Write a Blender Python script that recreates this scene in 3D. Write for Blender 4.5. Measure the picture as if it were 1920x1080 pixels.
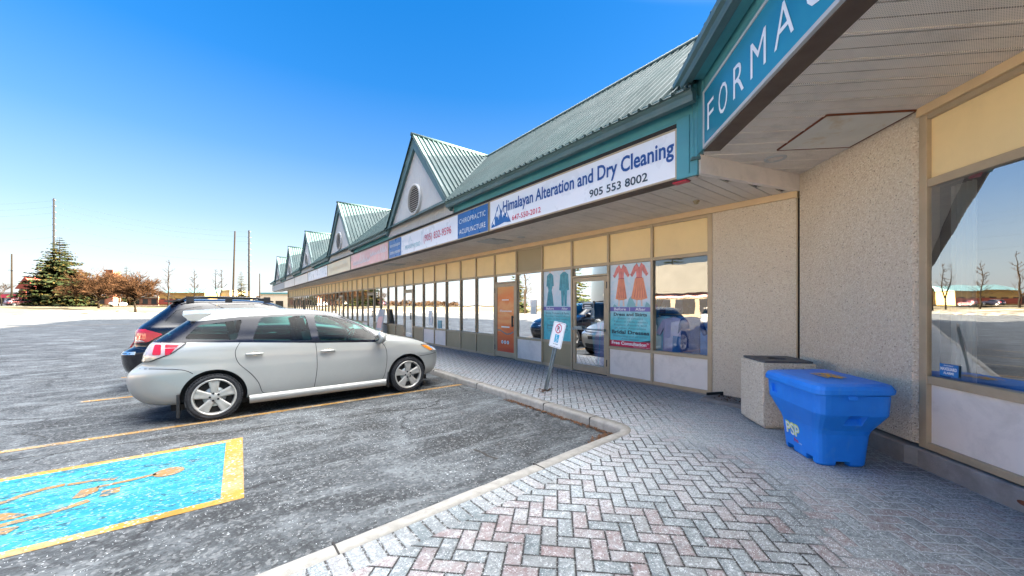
import bpy, bmesh, math, random
from mathutils import Vector, Matrix, noise
from mathutils.bvhtree import BVHTree
random.seed(7)
C = bpy.context.scene.collection
PI = math.pi
scn = bpy.context.scene
for o in list(bpy.data.objects): bpy.data.objects.remove(o)
# ------------------------------------------------------------------ camera
CAMH = 1.5; YAW = 38.2
cam_d = bpy.data.cameras.new('camera'); cam = bpy.data.objects.new('camera', cam_d); C.objects.link(cam)
cam.location = (0, 0, CAMH); cam.rotation_euler = (math.radians(90), 0, -math.radians(YAW))
cam_d.sensor_width = 36; cam_d.lens = 714/1920*36; cam_d.shift_y = 33/1920
cam_d.clip_start = 0.05; cam_d.clip_end = 3000
scn.camera = cam
# ------------------------------------------------------------------ sky and sun
SUN_EL = math.radians(16.0); SUN_V = Vector((0.84, -0.54, 0)).normalized()
SUN_ROT = math.atan2(SUN_V.x, SUN_V.y)
w = bpy.data.worlds.new('World'); scn.world = w; w.use_nodes = True
nt = w.node_tree; nt.nodes.clear()
sky = nt.nodes.new('ShaderNodeTexSky'); sky.sky_type = 'NISHITA'; sky.sun_disc = False
sky.sun_elevation = SUN_EL; sky.sun_rotation = SUN_ROT; sky.altitude = 200; sky.air_density = 1.0; sky.dust_density = 0.3; sky.ozone_density = 3.0
SKY_K = 0.222; LOBE = 0.58
def wn(t, **k):
    n_ = nt.nodes.new(t)
    for q, v in k.items(): setattr(n_, q, v)
    return n_
hs = wn('ShaderNodeHueSaturation'); hs.inputs['Saturation'].default_value = 1.98; hs.inputs['Hue'].default_value = 0.518; hs.inputs['Value'].default_value = SKY_K
ga = wn('ShaderNodeGamma'); ga.inputs['Gamma'].default_value = 0.52; nt.links.new(sky.outputs[0], ga.inputs['Color']); nt.links.new(ga.outputs[0], hs.inputs['Color'])
tc = wn('ShaderNodeTexCoord'); sp_ = wn('ShaderNodeSeparateXYZ'); nt.links.new(tc.outputs['Generated'], sp_.inputs[0])
# pale haze thickening towards the horizon
hr = wn('ShaderNodeValToRGB'); nt.links.new(sp_.outputs['Z'], hr.inputs[0]); cr_ = hr.color_ramp
while len(cr_.elements) < 5: cr_.elements.new(.5)
for e_, (p_, v_) in zip(cr_.elements, ((0.0, .97), (.09, .60), (.19, .31), (.33, .09), (.48, .0))): e_.position = p_; e_.color = (v_, v_, v_, 1)
HZ = 0.455
mx_ = wn('ShaderNodeMix', data_type='RGBA'); nt.links.new(hr.outputs[0], mx_.inputs[0]); nt.links.new(hs.outputs[0], mx_.inputs[6]); mx_.inputs[7].default_value = (HZ*.86, HZ*.90, HZ*.95, 1)
# bright lobe added overhead, out of view, to lift the shaded ground
lc = (SUN_V*math.cos(math.radians(76)) + Vector((0, 0, math.sin(math.radians(76)))))
dt = wn('ShaderNodeVectorMath', operation='DOT_PRODUCT'); nt.links.new(tc.outputs['Generated'], dt.inputs[0]); dt.inputs[1].default_value = lc
mr = wn('ShaderNodeMapRange', interpolation_type='SMOOTHSTEP'); nt.links.new(dt.outputs['Value'], mr.inputs[0])
for i_, v_ in enumerate((.66, .96, 0, 1)): mr.inputs[i_+1].default_value = v_
m2 = wn('ShaderNodeMix', data_type='RGBA', blend_type='ADD'); nt.links.new(mr.outputs[0], m2.inputs[0]); nt.links.new(mx_.outputs[2], m2.inputs[6]); m2.inputs[7].default_value = (10*LOBE, 9.7*LOBE, 9.0*LOBE, 1)
m2.clamp_result = False; m2.clamp_factor = True
bg = wn('ShaderNodeBackground'); bg.inputs['Strength'].default_value = 0.12
wo = wn('ShaderNodeOutputWorld')
nt.links.new(m2.outputs[2], bg.inputs['Color']); nt.links.new(bg.outputs[0], wo.inputs['Surface'])
sd = bpy.data.lights.new('sun', 'SUN'); sd.energy = 5.0; sd.angle = math.radians(0.5); sd.color = (1.0, 0.86, 0.66)
sun = bpy.data.objects.new('sun', sd); C.objects.link(sun)
sv = (SUN_V*math.cos(SUN_EL) + Vector((0, 0, math.sin(SUN_EL))))
sun.rotation_euler = sv.to_track_quat('Z', 'Y').to_euler()
vs = scn.view_settings; vs.view_transform = 'Standard'; vs.look = 'None'; vs.gamma = 1; vs.exposure = 4.48
scn.cycles.max_bounces = 8; scn.cycles.transparent_max_bounces = 16; scn.cycles.caustics_reflective = False; scn.cycles.caustics_refractive = False
scn.cycles.sample_clamp_indirect = 6

# ------------------------------------------------------------------ node helpers
class G:
    """tiny wrapper to write node maths as expressions"""
    def __init__(s, name):
        s.mat = bpy.data.materials.new(name); s.mat.use_nodes = True; s.t = s.mat.node_tree; s.t.nodes.clear()
        s.out = s.t.nodes.new('ShaderNodeOutputMaterial')
        s._p = None
    def n(s, typ, **kw):
        nd = s.t.nodes.new(typ)
        for k, v in kw.items(): setattr(nd, k, v)
        return nd
    def put(s, sock, v):
        if isinstance(v, bpy.types.NodeSocket): s.t.links.new(v, sock)
        elif isinstance(v, (tuple, list)) and len(v) == 3 and sock.type == 'RGBA': sock.default_value = (*v, 1)
        else: sock.default_value = v
    def m(s, op, a, b=0.0, c=None):
        nd = s.n('ShaderNodeMath', operation=op); s.put(nd.inputs[0], a); s.put(nd.inputs[1], b)
        if c is not None: s.put(nd.inputs[2], c)
        return nd.outputs[0]
    def pos(s):
        if s._p is None: s._p = s.n('ShaderNodeNewGeometry')
        return s._p.outputs['Position']
    def obj(s): return s.n('ShaderNodeTexCoord').outputs['Object']
    def xyz(s, v):
        nd = s.n('ShaderNodeSeparateXYZ'); s.put(nd.inputs[0], v); return nd.outputs
    def vec(s, x, y, z=0.0):
        nd = s.n('ShaderNodeCombineXYZ'); s.put(nd.inputs[0], x); s.put(nd.inputs[1], y); s.put(nd.inputs[2], z); return nd.outputs[0]
    def map(s, v, scale=(1,1,1), loc=(0,0,0), rot=(0,0,0)):
        nd = s.n('ShaderNodeMapping'); s.put(nd.inputs[0], v); nd.inputs['Scale'].default_value = scale; nd.inputs['Location'].default_value = loc; nd.inputs['Rotation'].default_value = rot
        return nd.outputs[0]
    def noise(s, v, scale=5, detail=4, rough=0.55, dist=0.0, col=False):
        nd = s.n('ShaderNodeTexNoise'); s.put(nd.inputs['Vector'], v); nd.inputs['Scale'].default_value = scale
        nd.inputs['Detail'].default_value = detail; nd.inputs['Roughness'].default_value = rough; nd.inputs['Distortion'].default_value = dist
        return nd.outputs['Color' if col else 'Fac']
    def vor(s, v, scale=5, feature='F1', out='Distance', rand=1.0):
        nd = s.n('ShaderNodeTexVoronoi', feature=feature); s.put(nd.inputs['Vector'], v); nd.inputs['Scale'].default_value = scale
        nd.inputs['Randomness'].default_value = rand
        return nd.outputs[out]
    def white(s, v):
        nd = s.n('ShaderNodeTexWhiteNoise', noise_dimensions='3D'); s.put(nd.inputs['Vector'], v); return nd.outputs['Value']
    def ramp(s, v, stops, interp='LINEAR'):
        nd = s.n('ShaderNodeValToRGB'); s.put(nd.inputs[0], v); cr = nd.color_ramp; cr.interpolation = interp
        while len(cr.elements) < len(stops): cr.elements.new(0.5)
        for e, (p, c) in zip(cr.elements, stops):
            e.position = p; e.color = (*c, 1) if isinstance(c, (tuple, list)) else (c, c, c, 1)
        return nd.outputs[0]
    def rng(s, v, a, b, c=0.0, d=1.0):
        nd = s.n('ShaderNodeMapRange'); s.put(nd.inputs[0], v)
        for i, q in enumerate((a, b, c, d)): nd.inputs[i+1].default_value = q
        return nd.outputs[0]
    def mix(s, f, a, b, mode='MIX'):
        nd = s.n('ShaderNodeMix', data_type='RGBA', blend_type=mode); s.put(nd.inputs[0], f); s.put(nd.inputs[6], a); s.put(nd.inputs[7], b); return nd.outputs[2]
    def bump(s, h, strength=0.3, dist=0.02, normal=None):
        nd = s.n('ShaderNodeBump'); s.put(nd.inputs['Height'], h); nd.inputs['Strength'].default_value = strength; nd.inputs['Distance'].default_value = dist
        if normal is not None: s.put(nd.inputs['Normal'], normal)
        return nd.outputs[0]
    def bsdf(s, color, rough=0.6, metal=0.0, normal=None, coat=0.0, spec=0.5, emit=None, estr=1.0):
        b = s.n('ShaderNodeBsdfPrincipled'); s.put(b.inputs['Base Color'], color); s.put(b.inputs['Roughness'], rough); s.put(b.inputs['Metallic'], metal)
        b.inputs['Coat Weight'].default_value = coat; b.inputs['Coat Roughness'].default_value = 0.04; b.inputs['Specular IOR Level'].default_value = spec
        if normal is not None: s.put(b.inputs['Normal'], normal)
        if emit is not None: s.put(b.inputs['Emission Color'], emit); b.inputs['Emission Strength'].default_value = estr
        s.t.links.new(b.outputs[0], s.out.inputs[0]); return b

def simple(name, color, rough=0.6, metal=0.0, var=0.12, scale=6.0, bump=0.0, bscale=60, coat=0.0, spec=0.5, dirt=None, dirt_amt=0.3):
    g = G(name); p = g.obj()
    f = g.noise(p, scale, 5, 0.6)
    lo = tuple(max(0, c*(1-var)) for c in color); hi = tuple(min(1, c*(1+var)) for c in color)
    col = g.ramp(f, [(0.3, lo), (0.7, hi)])
    if dirt:
        dm = g.rng(g.noise(p, scale*0.7+1.3, 6, 0.7, 0.4), 0.5, 0.72, 0, dirt_amt)
        col = g.mix(dm, col, dirt)
    r = g.rng(g.noise(p, scale*2.3, 3), 0.3, 0.7, max(0.02, rough-0.07), min(1, rough+0.07))
    nrm = g.bump(g.noise(p, bscale, 3), bump, 0.01) if bump else None
    g.bsdf(col, r, metal, nrm, coat, spec)
    return g.mat

M = {}
M['bronze'] = simple('tan_aluminium', (0.45, 0.35, 0.23), 0.45, 0.1, 0.08, 3, dirt=(0.3, 0.22, 0.13), dirt_amt=0.3)
M['trim'] = simple('tan_trim', (0.75, 0.55, 0.31), 0.5, 0.0, 0.08, 2)
M['teal'] = simple('teal_metal', (0.07, 0.28, 0.32), 0.45, 0.0, 0.12, 1.5, dirt=(0.10, 0.17, 0.18), dirt_amt=0.35)
M['teal_grey'] = simple('grey_green_metal', (0.070, 0.135, 0.14), 0.5, 0.0, 0.12, 1.2, dirt=(0.14, 0.185, 0.185), dirt_amt=0.4)
M['roof'] = simple('roof_metal', (0.024, 0.060, 0.062), 0.65, 0.0, 0.2, 0.8, dirt=(0.050, 0.078, 0.080), dirt_amt=0.4)
M['cream'] = simple('cream_panel', (0.86, 0.66, 0.34), 0.5, 0.0, 0.05, 1.2, dirt=(0.62, 0.48, 0.27), dirt_amt=0.2)
M['cream_brown'] = simple('brown_panel', (0.36, 0.29, 0.17), 0.5, 0.0, 0.05, 1.2)
M['white_panel'] = simple('grey_white_panel', (0.82, 0.74, 0.67), 0.45, 0.0, 0.05, 2, dirt=(0.42, 0.38, 0.33), dirt_amt=0.35)
M['black'] = simple('black_rubber', (0.012, 0.012, 0.014), 0.5, 0, 0.2)
M['dark'] = simple('dark_void', (0.02, 0.018, 0.016), 0.8, 0, 0.2)
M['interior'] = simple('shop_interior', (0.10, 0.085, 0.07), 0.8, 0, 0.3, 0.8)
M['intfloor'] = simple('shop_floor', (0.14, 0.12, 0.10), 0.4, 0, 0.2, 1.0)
M['brownlip'] = simple('brown_lip', (0.085, 0.055, 0.042), 0.5, 0.1, 0.12, 3)
M['signwhite'] = simple('sign_white', (0.82, 0.82, 0.84), 0.3, 0, 0.03, 1.0)
M['offwhite'] = simple('off_white', (0.46, 0.465, 0.46), 0.5, 0, 0.05, 2)
M['navytext'] = simple('blue_lettering', (0.015, 0.075, 0.28), 0.35, 0, 0.05)
M['darktext'] = simple('dark_lettering', (0.02, 0.045, 0.07), 0.4, 0, 0.05)
M['redtext'] = simple('red_lettering', (0.62, 0.03, 0.09), 0.4, 0, 0.05)
M['whitetext'] = simple('white_lettering', (0.85, 0.86, 0.86), 0.35, 0, 0.03)
M['signblue'] = simple('sign_blue', (0.004, 0.10, 0.34), 0.3, 0, 0.12, 1.5)
M['signteal'] = None
M['pole_grey'] = simple('grey_pole', (0.012, 0.012, 0.0125), 0.9, 0, 0.2, 2, spec=.1)
M['steel'] = simple('galvanised_steel', (0.34, 0.38, 0.39), 0.4, 0.8, 0.12, 8)
M['wood'] = simple('weathered_pole', (0.012, 0.009, 0.006), 0.9, 0, 0.25, 2, spec=.1)
M['rust'] = simple('rust', (0.16, 0.045, 0.015), 0.85, 0, 0.3, 20)

def mk_concrete(name, base, scale=8, speck=True):
    g = G(name); p = g.pos()
    f = g.noise(p, scale, 8, 0.65); f2 = g.noise(p, 1.4, 4, 0.6)
    col = g.ramp(f, [(0.3, tuple(c*0.72 for c in base)), (0.7, tuple(min(1, c*1.2) for c in base))])
    col = g.mix(g.rng(f2, 0.45, 0.7, 0, 0.5), col, tuple(c*0.6 for c in base))
    sp = g.rng(g.vor(p, 90, 'F1'), 0.0, 0.16, 1, 0)
    msk = g.rng(g.noise(p, 3.0, 3), 0.45, 0.62)
    col = g.mix(g.m('MULTIPLY', sp, msk), col, (0.75, 0.77, 0.78))
    g.bsdf(col, 0.85, 0, g.bump(g.noise(p, 70, 6, 0.7), 0.4, 0.01))
    return g.mat
M['concrete'] = mk_concrete('kerb_concrete', (0.27, 0.26, 0.24), 11)
M['plinth'] = mk_concrete('plinth_concrete', (0.26, 0.245, 0.235), 5)

def mk_aggregate():
    g = G('exposed_aggregate'); p = g.pos()
    c1 = g.vor(p, 75, 'F1', 'Color'); v = g.xyz(c1)[0]
    d = g.vor(p, 75, 'F1')
    col = g.ramp(v, [(0.0, (0.48, 0.37, 0.26)), (0.12, (0.66, 0.55, 0.42)), (0.45, (0.74, 0.64, 0.50)), (0.8, (0.80, 0.71, 0.57)), (0.97, (0.86, 0.79, 0.68))])
    mort = g.rng(d, 0.38, 0.62)
    col = g.mix(g.m('MULTIPLY', mort, 0.55), col, (0.66, 0.57, 0.45))
    spots = g.rng(g.vor(g.map(p, loc=(3.1, 7.7, 1.3)), 17, 'F1'), 0.09, 0.12, 1, 0)
    col = g.mix(g.m('MULTIPLY', spots, 0.75), col, (0.09, 0.075, 0.06))
    col = g.mix(g.rng(g.noise(p, 0.9, 4), 0.4, 0.75, 0, 0.28), col, (0.58, 0.49, 0.37))
    h = g.m('SUBTRACT', 1.0, d)
    g.bsdf(col, 0.9, 0, g.bump(h, 0.75, 0.012))
    return g.mat
M['aggregate'] = mk_aggregate()

def mk_asphalt():
    g = G('asphalt'); p = g.pos(); x, y, z = g.xyz(p)
    base = g.noise(p, 0.9, 8, 0.62, 0.6)
    col = g.ramp(base, [(0.36, (0.014, 0.016, 0.018)), (0.47, (0.030, 0.034, 0.038)), (0.56, (0.056, 0.063, 0.070)), (0.68, (0.125, 0.139, 0.150))])
    # dried salt dragged along the bays by tyres
    st = g.noise(g.map(p, scale=(0.55, 2.6, 1)), 1.5, 8, 0.7, 0.7)
    col = g.mix(g.rng(st, 0.49, 0.66, 0, 0.68), col, (0.165, 0.182, 0.195))
    oil = g.noise(g.map(p, loc=(4, 2, 0)), 0.8, 6, 0.65, 0.3)
    col = g.mix(g.rng(oil, 0.54, 0.66, 0, 0.65), col, (0.012, 0.013, 0.014))
    # coarse stone mottling at three sizes
    ag = g.vor(p, 48, 'F1', 'Color'); av = g.xyz(ag)[1]
    col = g.mix(g.rng(av, 0.74, 0.97, 0, 0.5), col, (0.18, 0.185, 0.19))
    col = g.mix(g.rng(av, 0.0, 0.28, 0.62, 0), col, (0.012, 0.012, 0.013))
    gr2 = g.noise(p, 19, 6, 0.8)
    col = g.mix(g.rng(gr2, 0.52, 0.62, 0, 0.36), col, (0.15, 0.16, 0.165))
    col = g.mix(g.rng(gr2, 0.36, 0.46, 0.40, 0), col, (0.018, 0.019, 0.02))
    near = g.rng(g.noise(p, 0.7, 3), 0.40, 0.58)
    for sc_, lo_, r0_, r1_, am_ in ((22, 0.90, 0.14, 0.26, 0.7), (38, 0.84, 0.15, 0.29, 0.6)):
        vv = g.map(p, loc=(sc_*.31, sc_*.17, 0)); cd2 = g.vor(vv, sc_); cc2 = g.xyz(g.vor(vv, sc_, 'F1', 'Color'))[0]
        salt = g.m('MULTIPLY', g.rng(cc2, lo_, lo_+.05), g.rng(cd2, r0_, r1_, 1, 0))
        col = g.mix(g.m('MULTIPLY', g.m('MULTIPLY', salt, g.m('ADD', g.m('MULTIPLY', near, .8), .2)), am_), col, (0.50, 0.53, 0.54))
    # hairline cracks
    warp = g.n('ShaderNodeVectorMath', operation='ADD'); g.put(warp.inputs[0], p); g.put(warp.inputs[1], g.map(g.noise(p, 2.2, 5, 0.6, col=True), scale=(0.7, 0.7, 0), loc=(-0.35, -0.35, 0)))
    cr = g.vor(warp.outputs[0], 0.42, 'DISTANCE_TO_EDGE')
    cmask = g.rng(g.noise(p, 0.45, 2), 0.46, 0.54)
    crack = g.m('MULTIPLY', g.rng(cr, 0.002, 0.009, 1, 0), cmask)
    col = g.mix(g.m('MULTIPLY', crack, 0.85), col, (0.012, 0.012, 0.014))
    h = g.m('SUBTRACT', g.noise(p, 110, 4, 0.7), g.m('MULTIPLY', crack, 0.8))
    g.bsdf(col, g.rng(base, 0.3, 0.7, 0.75, 0.9), 0, g.bump(h, 0.5, 0.012), spec=0.35)
    return g.mat
M['asphalt'] = mk_asphalt()

def salt_layer(g, p, col, amt=1.0):
    big = g.noise(p, 0.75, 4, 0.6, 0.6)
    fine = g.noise(p, 60, 5, 0.8)
    xw, yw, zw = g.xyz(p)
    # heavier film between the kerb corner and the litter bin, and along the shop fronts
    dx_ = g.m('SUBTRACT', xw, 4.7); dy_ = g.m('SUBTRACT', yw, 2.6); dist_ = g.m('SQRT', g.m('ADD', g.m('MULTIPLY', dx_, dx_), g.m('MULTIPLY', dy_, dy_)))
    heavy = g.m('ADD', 0.10, g.m('MAXIMUM', g.rng(dist_, 0.5, 2.4, 0.26, 0.0), g.rng(yw, 3.0, 5.0, 0, 0.16)))
    bigh = g.m('ADD', big, heavy)
    m1 = g.m('MULTIPLY', g.rng(bigh, 0.42, 0.74), g.rng(fine, 0.38, 0.58))
    col = g.mix(g.m('MULTIPLY', m1, 0.85*amt), col, (0.42, 0.45, 0.47))
    mid = g.noise(p, 24, 7, 0.85)
    col = g.mix(g.m('MULTIPLY', g.rng(mid, 0.52, 0.62), g.rng(bigh, 0.36, 0.60, 0.12, 0.85)), col, (0.46, 0.49, 0.51))
    d = g.vor(p, 55); cc = g.xyz(g.vor(p, 55, 'F1', 'Color'))[0]
    gr = g.m('MULTIPLY', g.rng(cc, 0.62, 0.72), g.rng(d, 0.12, 0.26, 1, 0))
    col = g.mix(g.m('MULTIPLY', gr, g.rng(bigh, 0.30, 0.55, 0.10, 0.8)), col, (0.58, 0.61, 0.63))
    return col, m1, big

def mk_herring():
    g = G('herringbone_pavers'); p = g.pos(); x, y, z = g.xyz(p)
    k = 1/math.sqrt(2)/0.104
    u = g.m('ADD', g.m('MULTIPLY', g.m('ADD', x, y), k), 400.0); v = g.m('ADD', g.m('MULTIPLY', g.m('SUBTRACT', x, y), k), 400.0)
    i = g.m('FLOOR', u); j = g.m('FLOOR', v); fx = g.m('SUBTRACT', u, i); fy = g.m('SUBTRACT', v, j)
    kk = g.m('MODULO', g.m('ADD', g.m('SUBTRACT', i, j), 4000.0), 4.0)
    kk = g.m('ROUND', kk)
    horiz = g.m('LESS_THAN', kk, 1.5)
    is1 = g.m('COMPARE', kk, 1.0, 0.1); is2 = g.m('COMPARE', kk, 2.0, 0.1)
    hu = g.m('ADD', fx, is1); vu = g.m('ADD', fy, is2)
    U = g.m('ADD', g.m('MULTIPLY', horiz, hu), g.m('MULTIPLY', g.m('SUBTRACT', 1.0, horiz), vu))
    V = g.m('ADD', g.m('MULTIPLY', horiz, fy), g.m('MULTIPLY', g.m('SUBTRACT', 1.0, horiz), fx))
    bi = g.m('SUBTRACT', i, is1); bj = g.m('SUBTRACT', j, is2)
    rnd = g.white(g.vec(bi, bj, horiz)); rnd2 = g.white(g.vec(bj, bi, 5.0))
    d = g.m('MINIMUM', g.m('MINIMUM', U, g.m('SUBTRACT', 2.0, U)), g.m('MINIMUM', V, g.m('SUBTRACT', 1.0, V)))
    d = g.m('ADD', d, g.m('MULTIPLY', g.m('SUBTRACT', g.noise(p, 45, 3), 0.5), 0.05))
    joint = g.rng(d, 0.035, 0.075, 1, 0)
    col = g.ramp(rnd, [(0.0, (0.060, 0.080, 0.090)), (0.25, (0.090, 0.105, 0.113)), (0.50, (0.115, 0.115, 0.117)), (0.62, (0.150, 0.098, 0.098)), (0.85, (0.120, 0.078, 0.080)), (1.0, (0.16, 0.12, 0.118))])
    col = g.mix(g.rng(g.noise(p, 13, 8, 0.75), 0.44, 0.64, 0, 0.62), col, (0.20, 0.215, 0.225))
    col = g.mix(g.rng(g.noise(g.map(p, loc=(3, 8, 0)), 20, 6, 0.75), 0.36, 0.47, 0.5, 0), col, (0.030, 0.032, 0.035))
    col = g.mix(g.rng(g.noise(g.map(p, loc=(13, 1, 0)), 1.1, 6, 0.7, 0.5), 0.54, 0.66, 0, 0.5), col, (0.045, 0.045, 0.05))
    col, m1, big = salt_layer(g, p, col)
    # joints: dark soil in the worn middle, salt-filled elsewhere
    jn = g.noise(g.map(p, loc=(2.2, 5.1, 0)), 0.55, 3, 0.5, 0.4)
    xr = g.m('ADD', g.m('MULTIPLY', g.m('SUBTRACT', x, y), 0.16), jn)
    jcol = g.mix(g.rng(xr, 0.78, 0.96), (0.016, 0.015, 0.015), (0.36, 0.39, 0.41))
    jcol = g.mix(g.rng(g.noise(p, 40, 4, 0.8), 0.54, 0.66, 0, 0.7), jcol, (0.34, 0.36, 0.37))
    col = g.mix(joint, col, jcol)
    wet = g.noise(g.map(p, loc=(7, 3, 0)), 0.8, 3)
    h = g.m('ADD', g.m('MULTIPLY', g.rng(d, 0.02, 0.13), 1.0), g.m('MULTIPLY', g.noise(p, 55, 5, 0.7), 0.35))
    h = g.m('ADD', h, g.m('MULTIPLY', rnd2, 0.18))
    g.bsdf(col, 0.82, 0, g.bump(h, 0.75, 0.012), spec=0.35)
    return g.mat
M['herring'] = mk_herring()

def mk_soldier():
    g = G('soldier_course_pavers'); p = g.obj(); x, y, z = g.xyz(p); wp = g.pos()
    u = g.m('DIVIDE', x, 0.104); i = g.m('FLOOR', u); f = g.m('SUBTRACT', u, i)
    d = g.m('MINIMUM', f, g.m('SUBTRACT', 1.0, f))
    col = g.ramp(g.white(g.vec(i, 3.0, 1.0)), [(0.0, (0.08, 0.10, 0.11)), (0.6, (0.12, 0.13, 0.137)), (1.0, (0.15, 0.125, 0.125))])
    col, m1, big = salt_layer(g, wp, col, 1.0)
    joint = g.rng(d, 0.05, 0.09, 1, 0)
    jc = g.mix(g.rng(g.noise(wp, 40, 4, 0.8), 0.5, 0.62, 0, 0.8), (0.03, 0.028, 0.028), (0.5, 0.53, 0.55))
    col = g.mix(joint, col, jc)
    g.bsdf(col, 0.85, 0, g.bump(g.m('ADD', g.rng(d, 0.03, 0.13), g.m('MULTIPLY', g.noise(wp, 55, 5), 0.3)), 0.7, 0.012))
    return g.mat
M['soldier'] = mk_soldier()

def mk_paint(name, color, wear=0.5, under=(0.06, 0.062, 0.065), second=None, stretch=(1, 1, 1)):
    g = G(name); p = g.map(g.pos(), scale=stretch)
    n1 = g.noise(p, 13, 9, 0.80, 0.8); n2 = g.noise(p, 2.6, 5, 0.65); n3 = g.noise(g.map(p, loc=(5, 5, 0)), 34, 6, 0.8)
    col = g.ramp(n2, [(0.3, tuple(c*0.7 for c in color)), (0.7, tuple(min(1, c*1.2) for c in color))])
    if second: col = g.mix(g.rng(g.noise(p, 2.2, 5, 0.7), 0.45, 0.60, 0, 0.85), col, second)
    col = g.mix(g.rng(n3, 0.48, 0.62, 0, 0.5), col, tuple(c*0.5 for c in color))
    col = g.mix(g.rng(g.m('ADD', n1, g.m('MULTIPLY', g.m('SUBTRACT', n2, .5), .35)), wear, wear+0.07), col, under)
    gr = g.xyz(g.vor(p, 60, 'F1', 'Color'))[0]
    col = g.mix(g.rng(gr, .9, .96, 0, .5), col, (0.45, 0.5, 0.52))
    g.bsdf(col, 0.8, 0, g.bump(n1, 0.4, 0.006), spec=.3)
    return g.mat
M['yellow'] = mk_paint('worn_yellow_paint', (0.34, 0.18, 0.03), 0.585, (0.07, 0.06, 0.05), (0.30, 0.22, 0.12))
M['yellow2'] = mk_paint('yellow_line_paint', (0.32, 0.17, 0.035), 0.54, (0.07, 0.06, 0.05), (0.26, 0.20, 0.13))
M['symbol'] = mk_paint('faded_symbol_paint', (0.27, 0.15, 0.055), 0.50, (0.02, 0.08, 0.11), None, (1, 2, 1))
M['bluepaint'] = mk_paint('worn_blue_paint', (0.010, 0.185, 0.26), 0.515, (0.012, 0.05, 0.075), (0.05, 0.25, 0.30), (1, 2.6, 1))

def mk_carpaint(name, color, metal=0.6, rough=0.28, dirty=True):
    g = G(name); p = g.obj(); x, y, z = g.xyz(p)
    fl = g.noise(p, 900, 2)
    col = g.mix(g.rng(fl, 0.3, 0.7, 0, 0.25), color, tuple(min(1, c*1.35) for c in color))
    if dirty:
        dn = g.m('MULTIPLY', g.rng(z, 0.15, 0.75, 1, 0), g.rng(g.noise(p, 5, 6, 0.7), 0.3, 0.65))
        col = g.mix(g.m('MULTIPLY', dn, 0.6), col, (0.36, 0.34, 0.31))
        fd = g.rng(g.noise(p, 2.3, 5, 0.65), 0.42, 0.7, 0, 0.2)
        col = g.mix(fd, col, (0.48, 0.47, 0.45))
        r = g.m('ADD', g.m('MULTIPLY', dn, 0.35), rough)
    else: r = rough
    g.bsdf(col, r, metal, None, coat=0.6)
    return g.mat
M['silver'] = mk_carpaint('silver_paint', (0.37, 0.38, 0.365), 0.25, 0.30)
M['navy'] = mk_carpaint('navy_paint', (0.0025, 0.003, 0.008), 0.0, 0.2, False)
M['red_paint'] = mk_carpaint('red_paint', (0.16, 0.02, 0.02), 0.2, 0.25)
M['white_paint'] = mk_carpaint('white_paint', (0.42, 0.42, 0.42), 0.0, 0.25)
M['rim'] = simple('alloy_rim', (0.46, 0.45, 0.42), 0.35, 0.4, 0.08, 8, dirt=(0.3, 0.27, 0.23), dirt_amt=0.5)
M['tyre'] = simple('tyre_rubber', (0.016, 0.017, 0.020), 0.8, 0, 0.3, 12, 0.3, 40, dirt=(0.07, 0.078, 0.085), dirt_amt=0.6)
M['plastic'] = simple('black_plastic', (0.02, 0.02, 0.022), 0.45, 0, 0.2)
M['gloss_black'] = simple('gloss_black_trim', (0.008, 0.009, 0.016), 0.12, 0, 0.1)
M['seat'] = simple('seat_cloth', (0.07, 0.08, 0.085), 0.8, 0, 0.2, 20)
M['chrome'] = simple('chrome', (0.7, 0.72, 0.72), 0.12, 1.0, 0.03)

def mk_glass(name, tint, minr, rough=0.0, ior=1.5, opacity=0.0):
    g = G(name)
    tr = g.n('ShaderNodeBsdfTransparent'); tr.inputs[0].default_value = (*tint, 1)
    gl = g.n('ShaderNodeBsdfGlossy'); gl.inputs['Roughness'].default_value = rough; gl.inputs['Color'].default_value = (1, 1, 1, 1)
    p = g.pos()
    nrm = g.bump(g.noise(p, 1.7, 2), 0.02, 0.05); g.put(gl.inputs['Normal'], nrm)
    fr = g.n('ShaderNodeFresnel'); fr.inputs[0].default_value = ior
    f = g.rng(fr.outputs[0], 0.0, 1.0, minr, 1.0)
    mx = g.n('ShaderNodeMixShader'); g.put(mx.inputs[0], f); g.t.links.new(tr.outputs[0], mx.inputs[1]); g.t.links.new(gl.outputs[0], mx.inputs[2])
    g.t.links.new(mx.outputs[0], g.out.inputs[0])
    return g.mat
M['glass'] = mk_glass('shop_glass', (0.85, 0.91, 0.91), 0.12, 0.0, 1.55)
M['carglass'] = mk_glass('car_glass', (0.36, 0.72, 0.68), 0.0, 0.0, 1.32)
M['wingglass'] = mk_glass('wing_shop_glass', (0.82, 0.88, 0.88), 0.42, 0.0, 1.55)
M['darkglass'] = mk_glass('privacy_glass', (0.03, 0.04, 0.07), 0.02)
M['lens'] = mk_glass('clear_lens', (0.9, 0.9, 0.9), 0.15)

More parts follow.
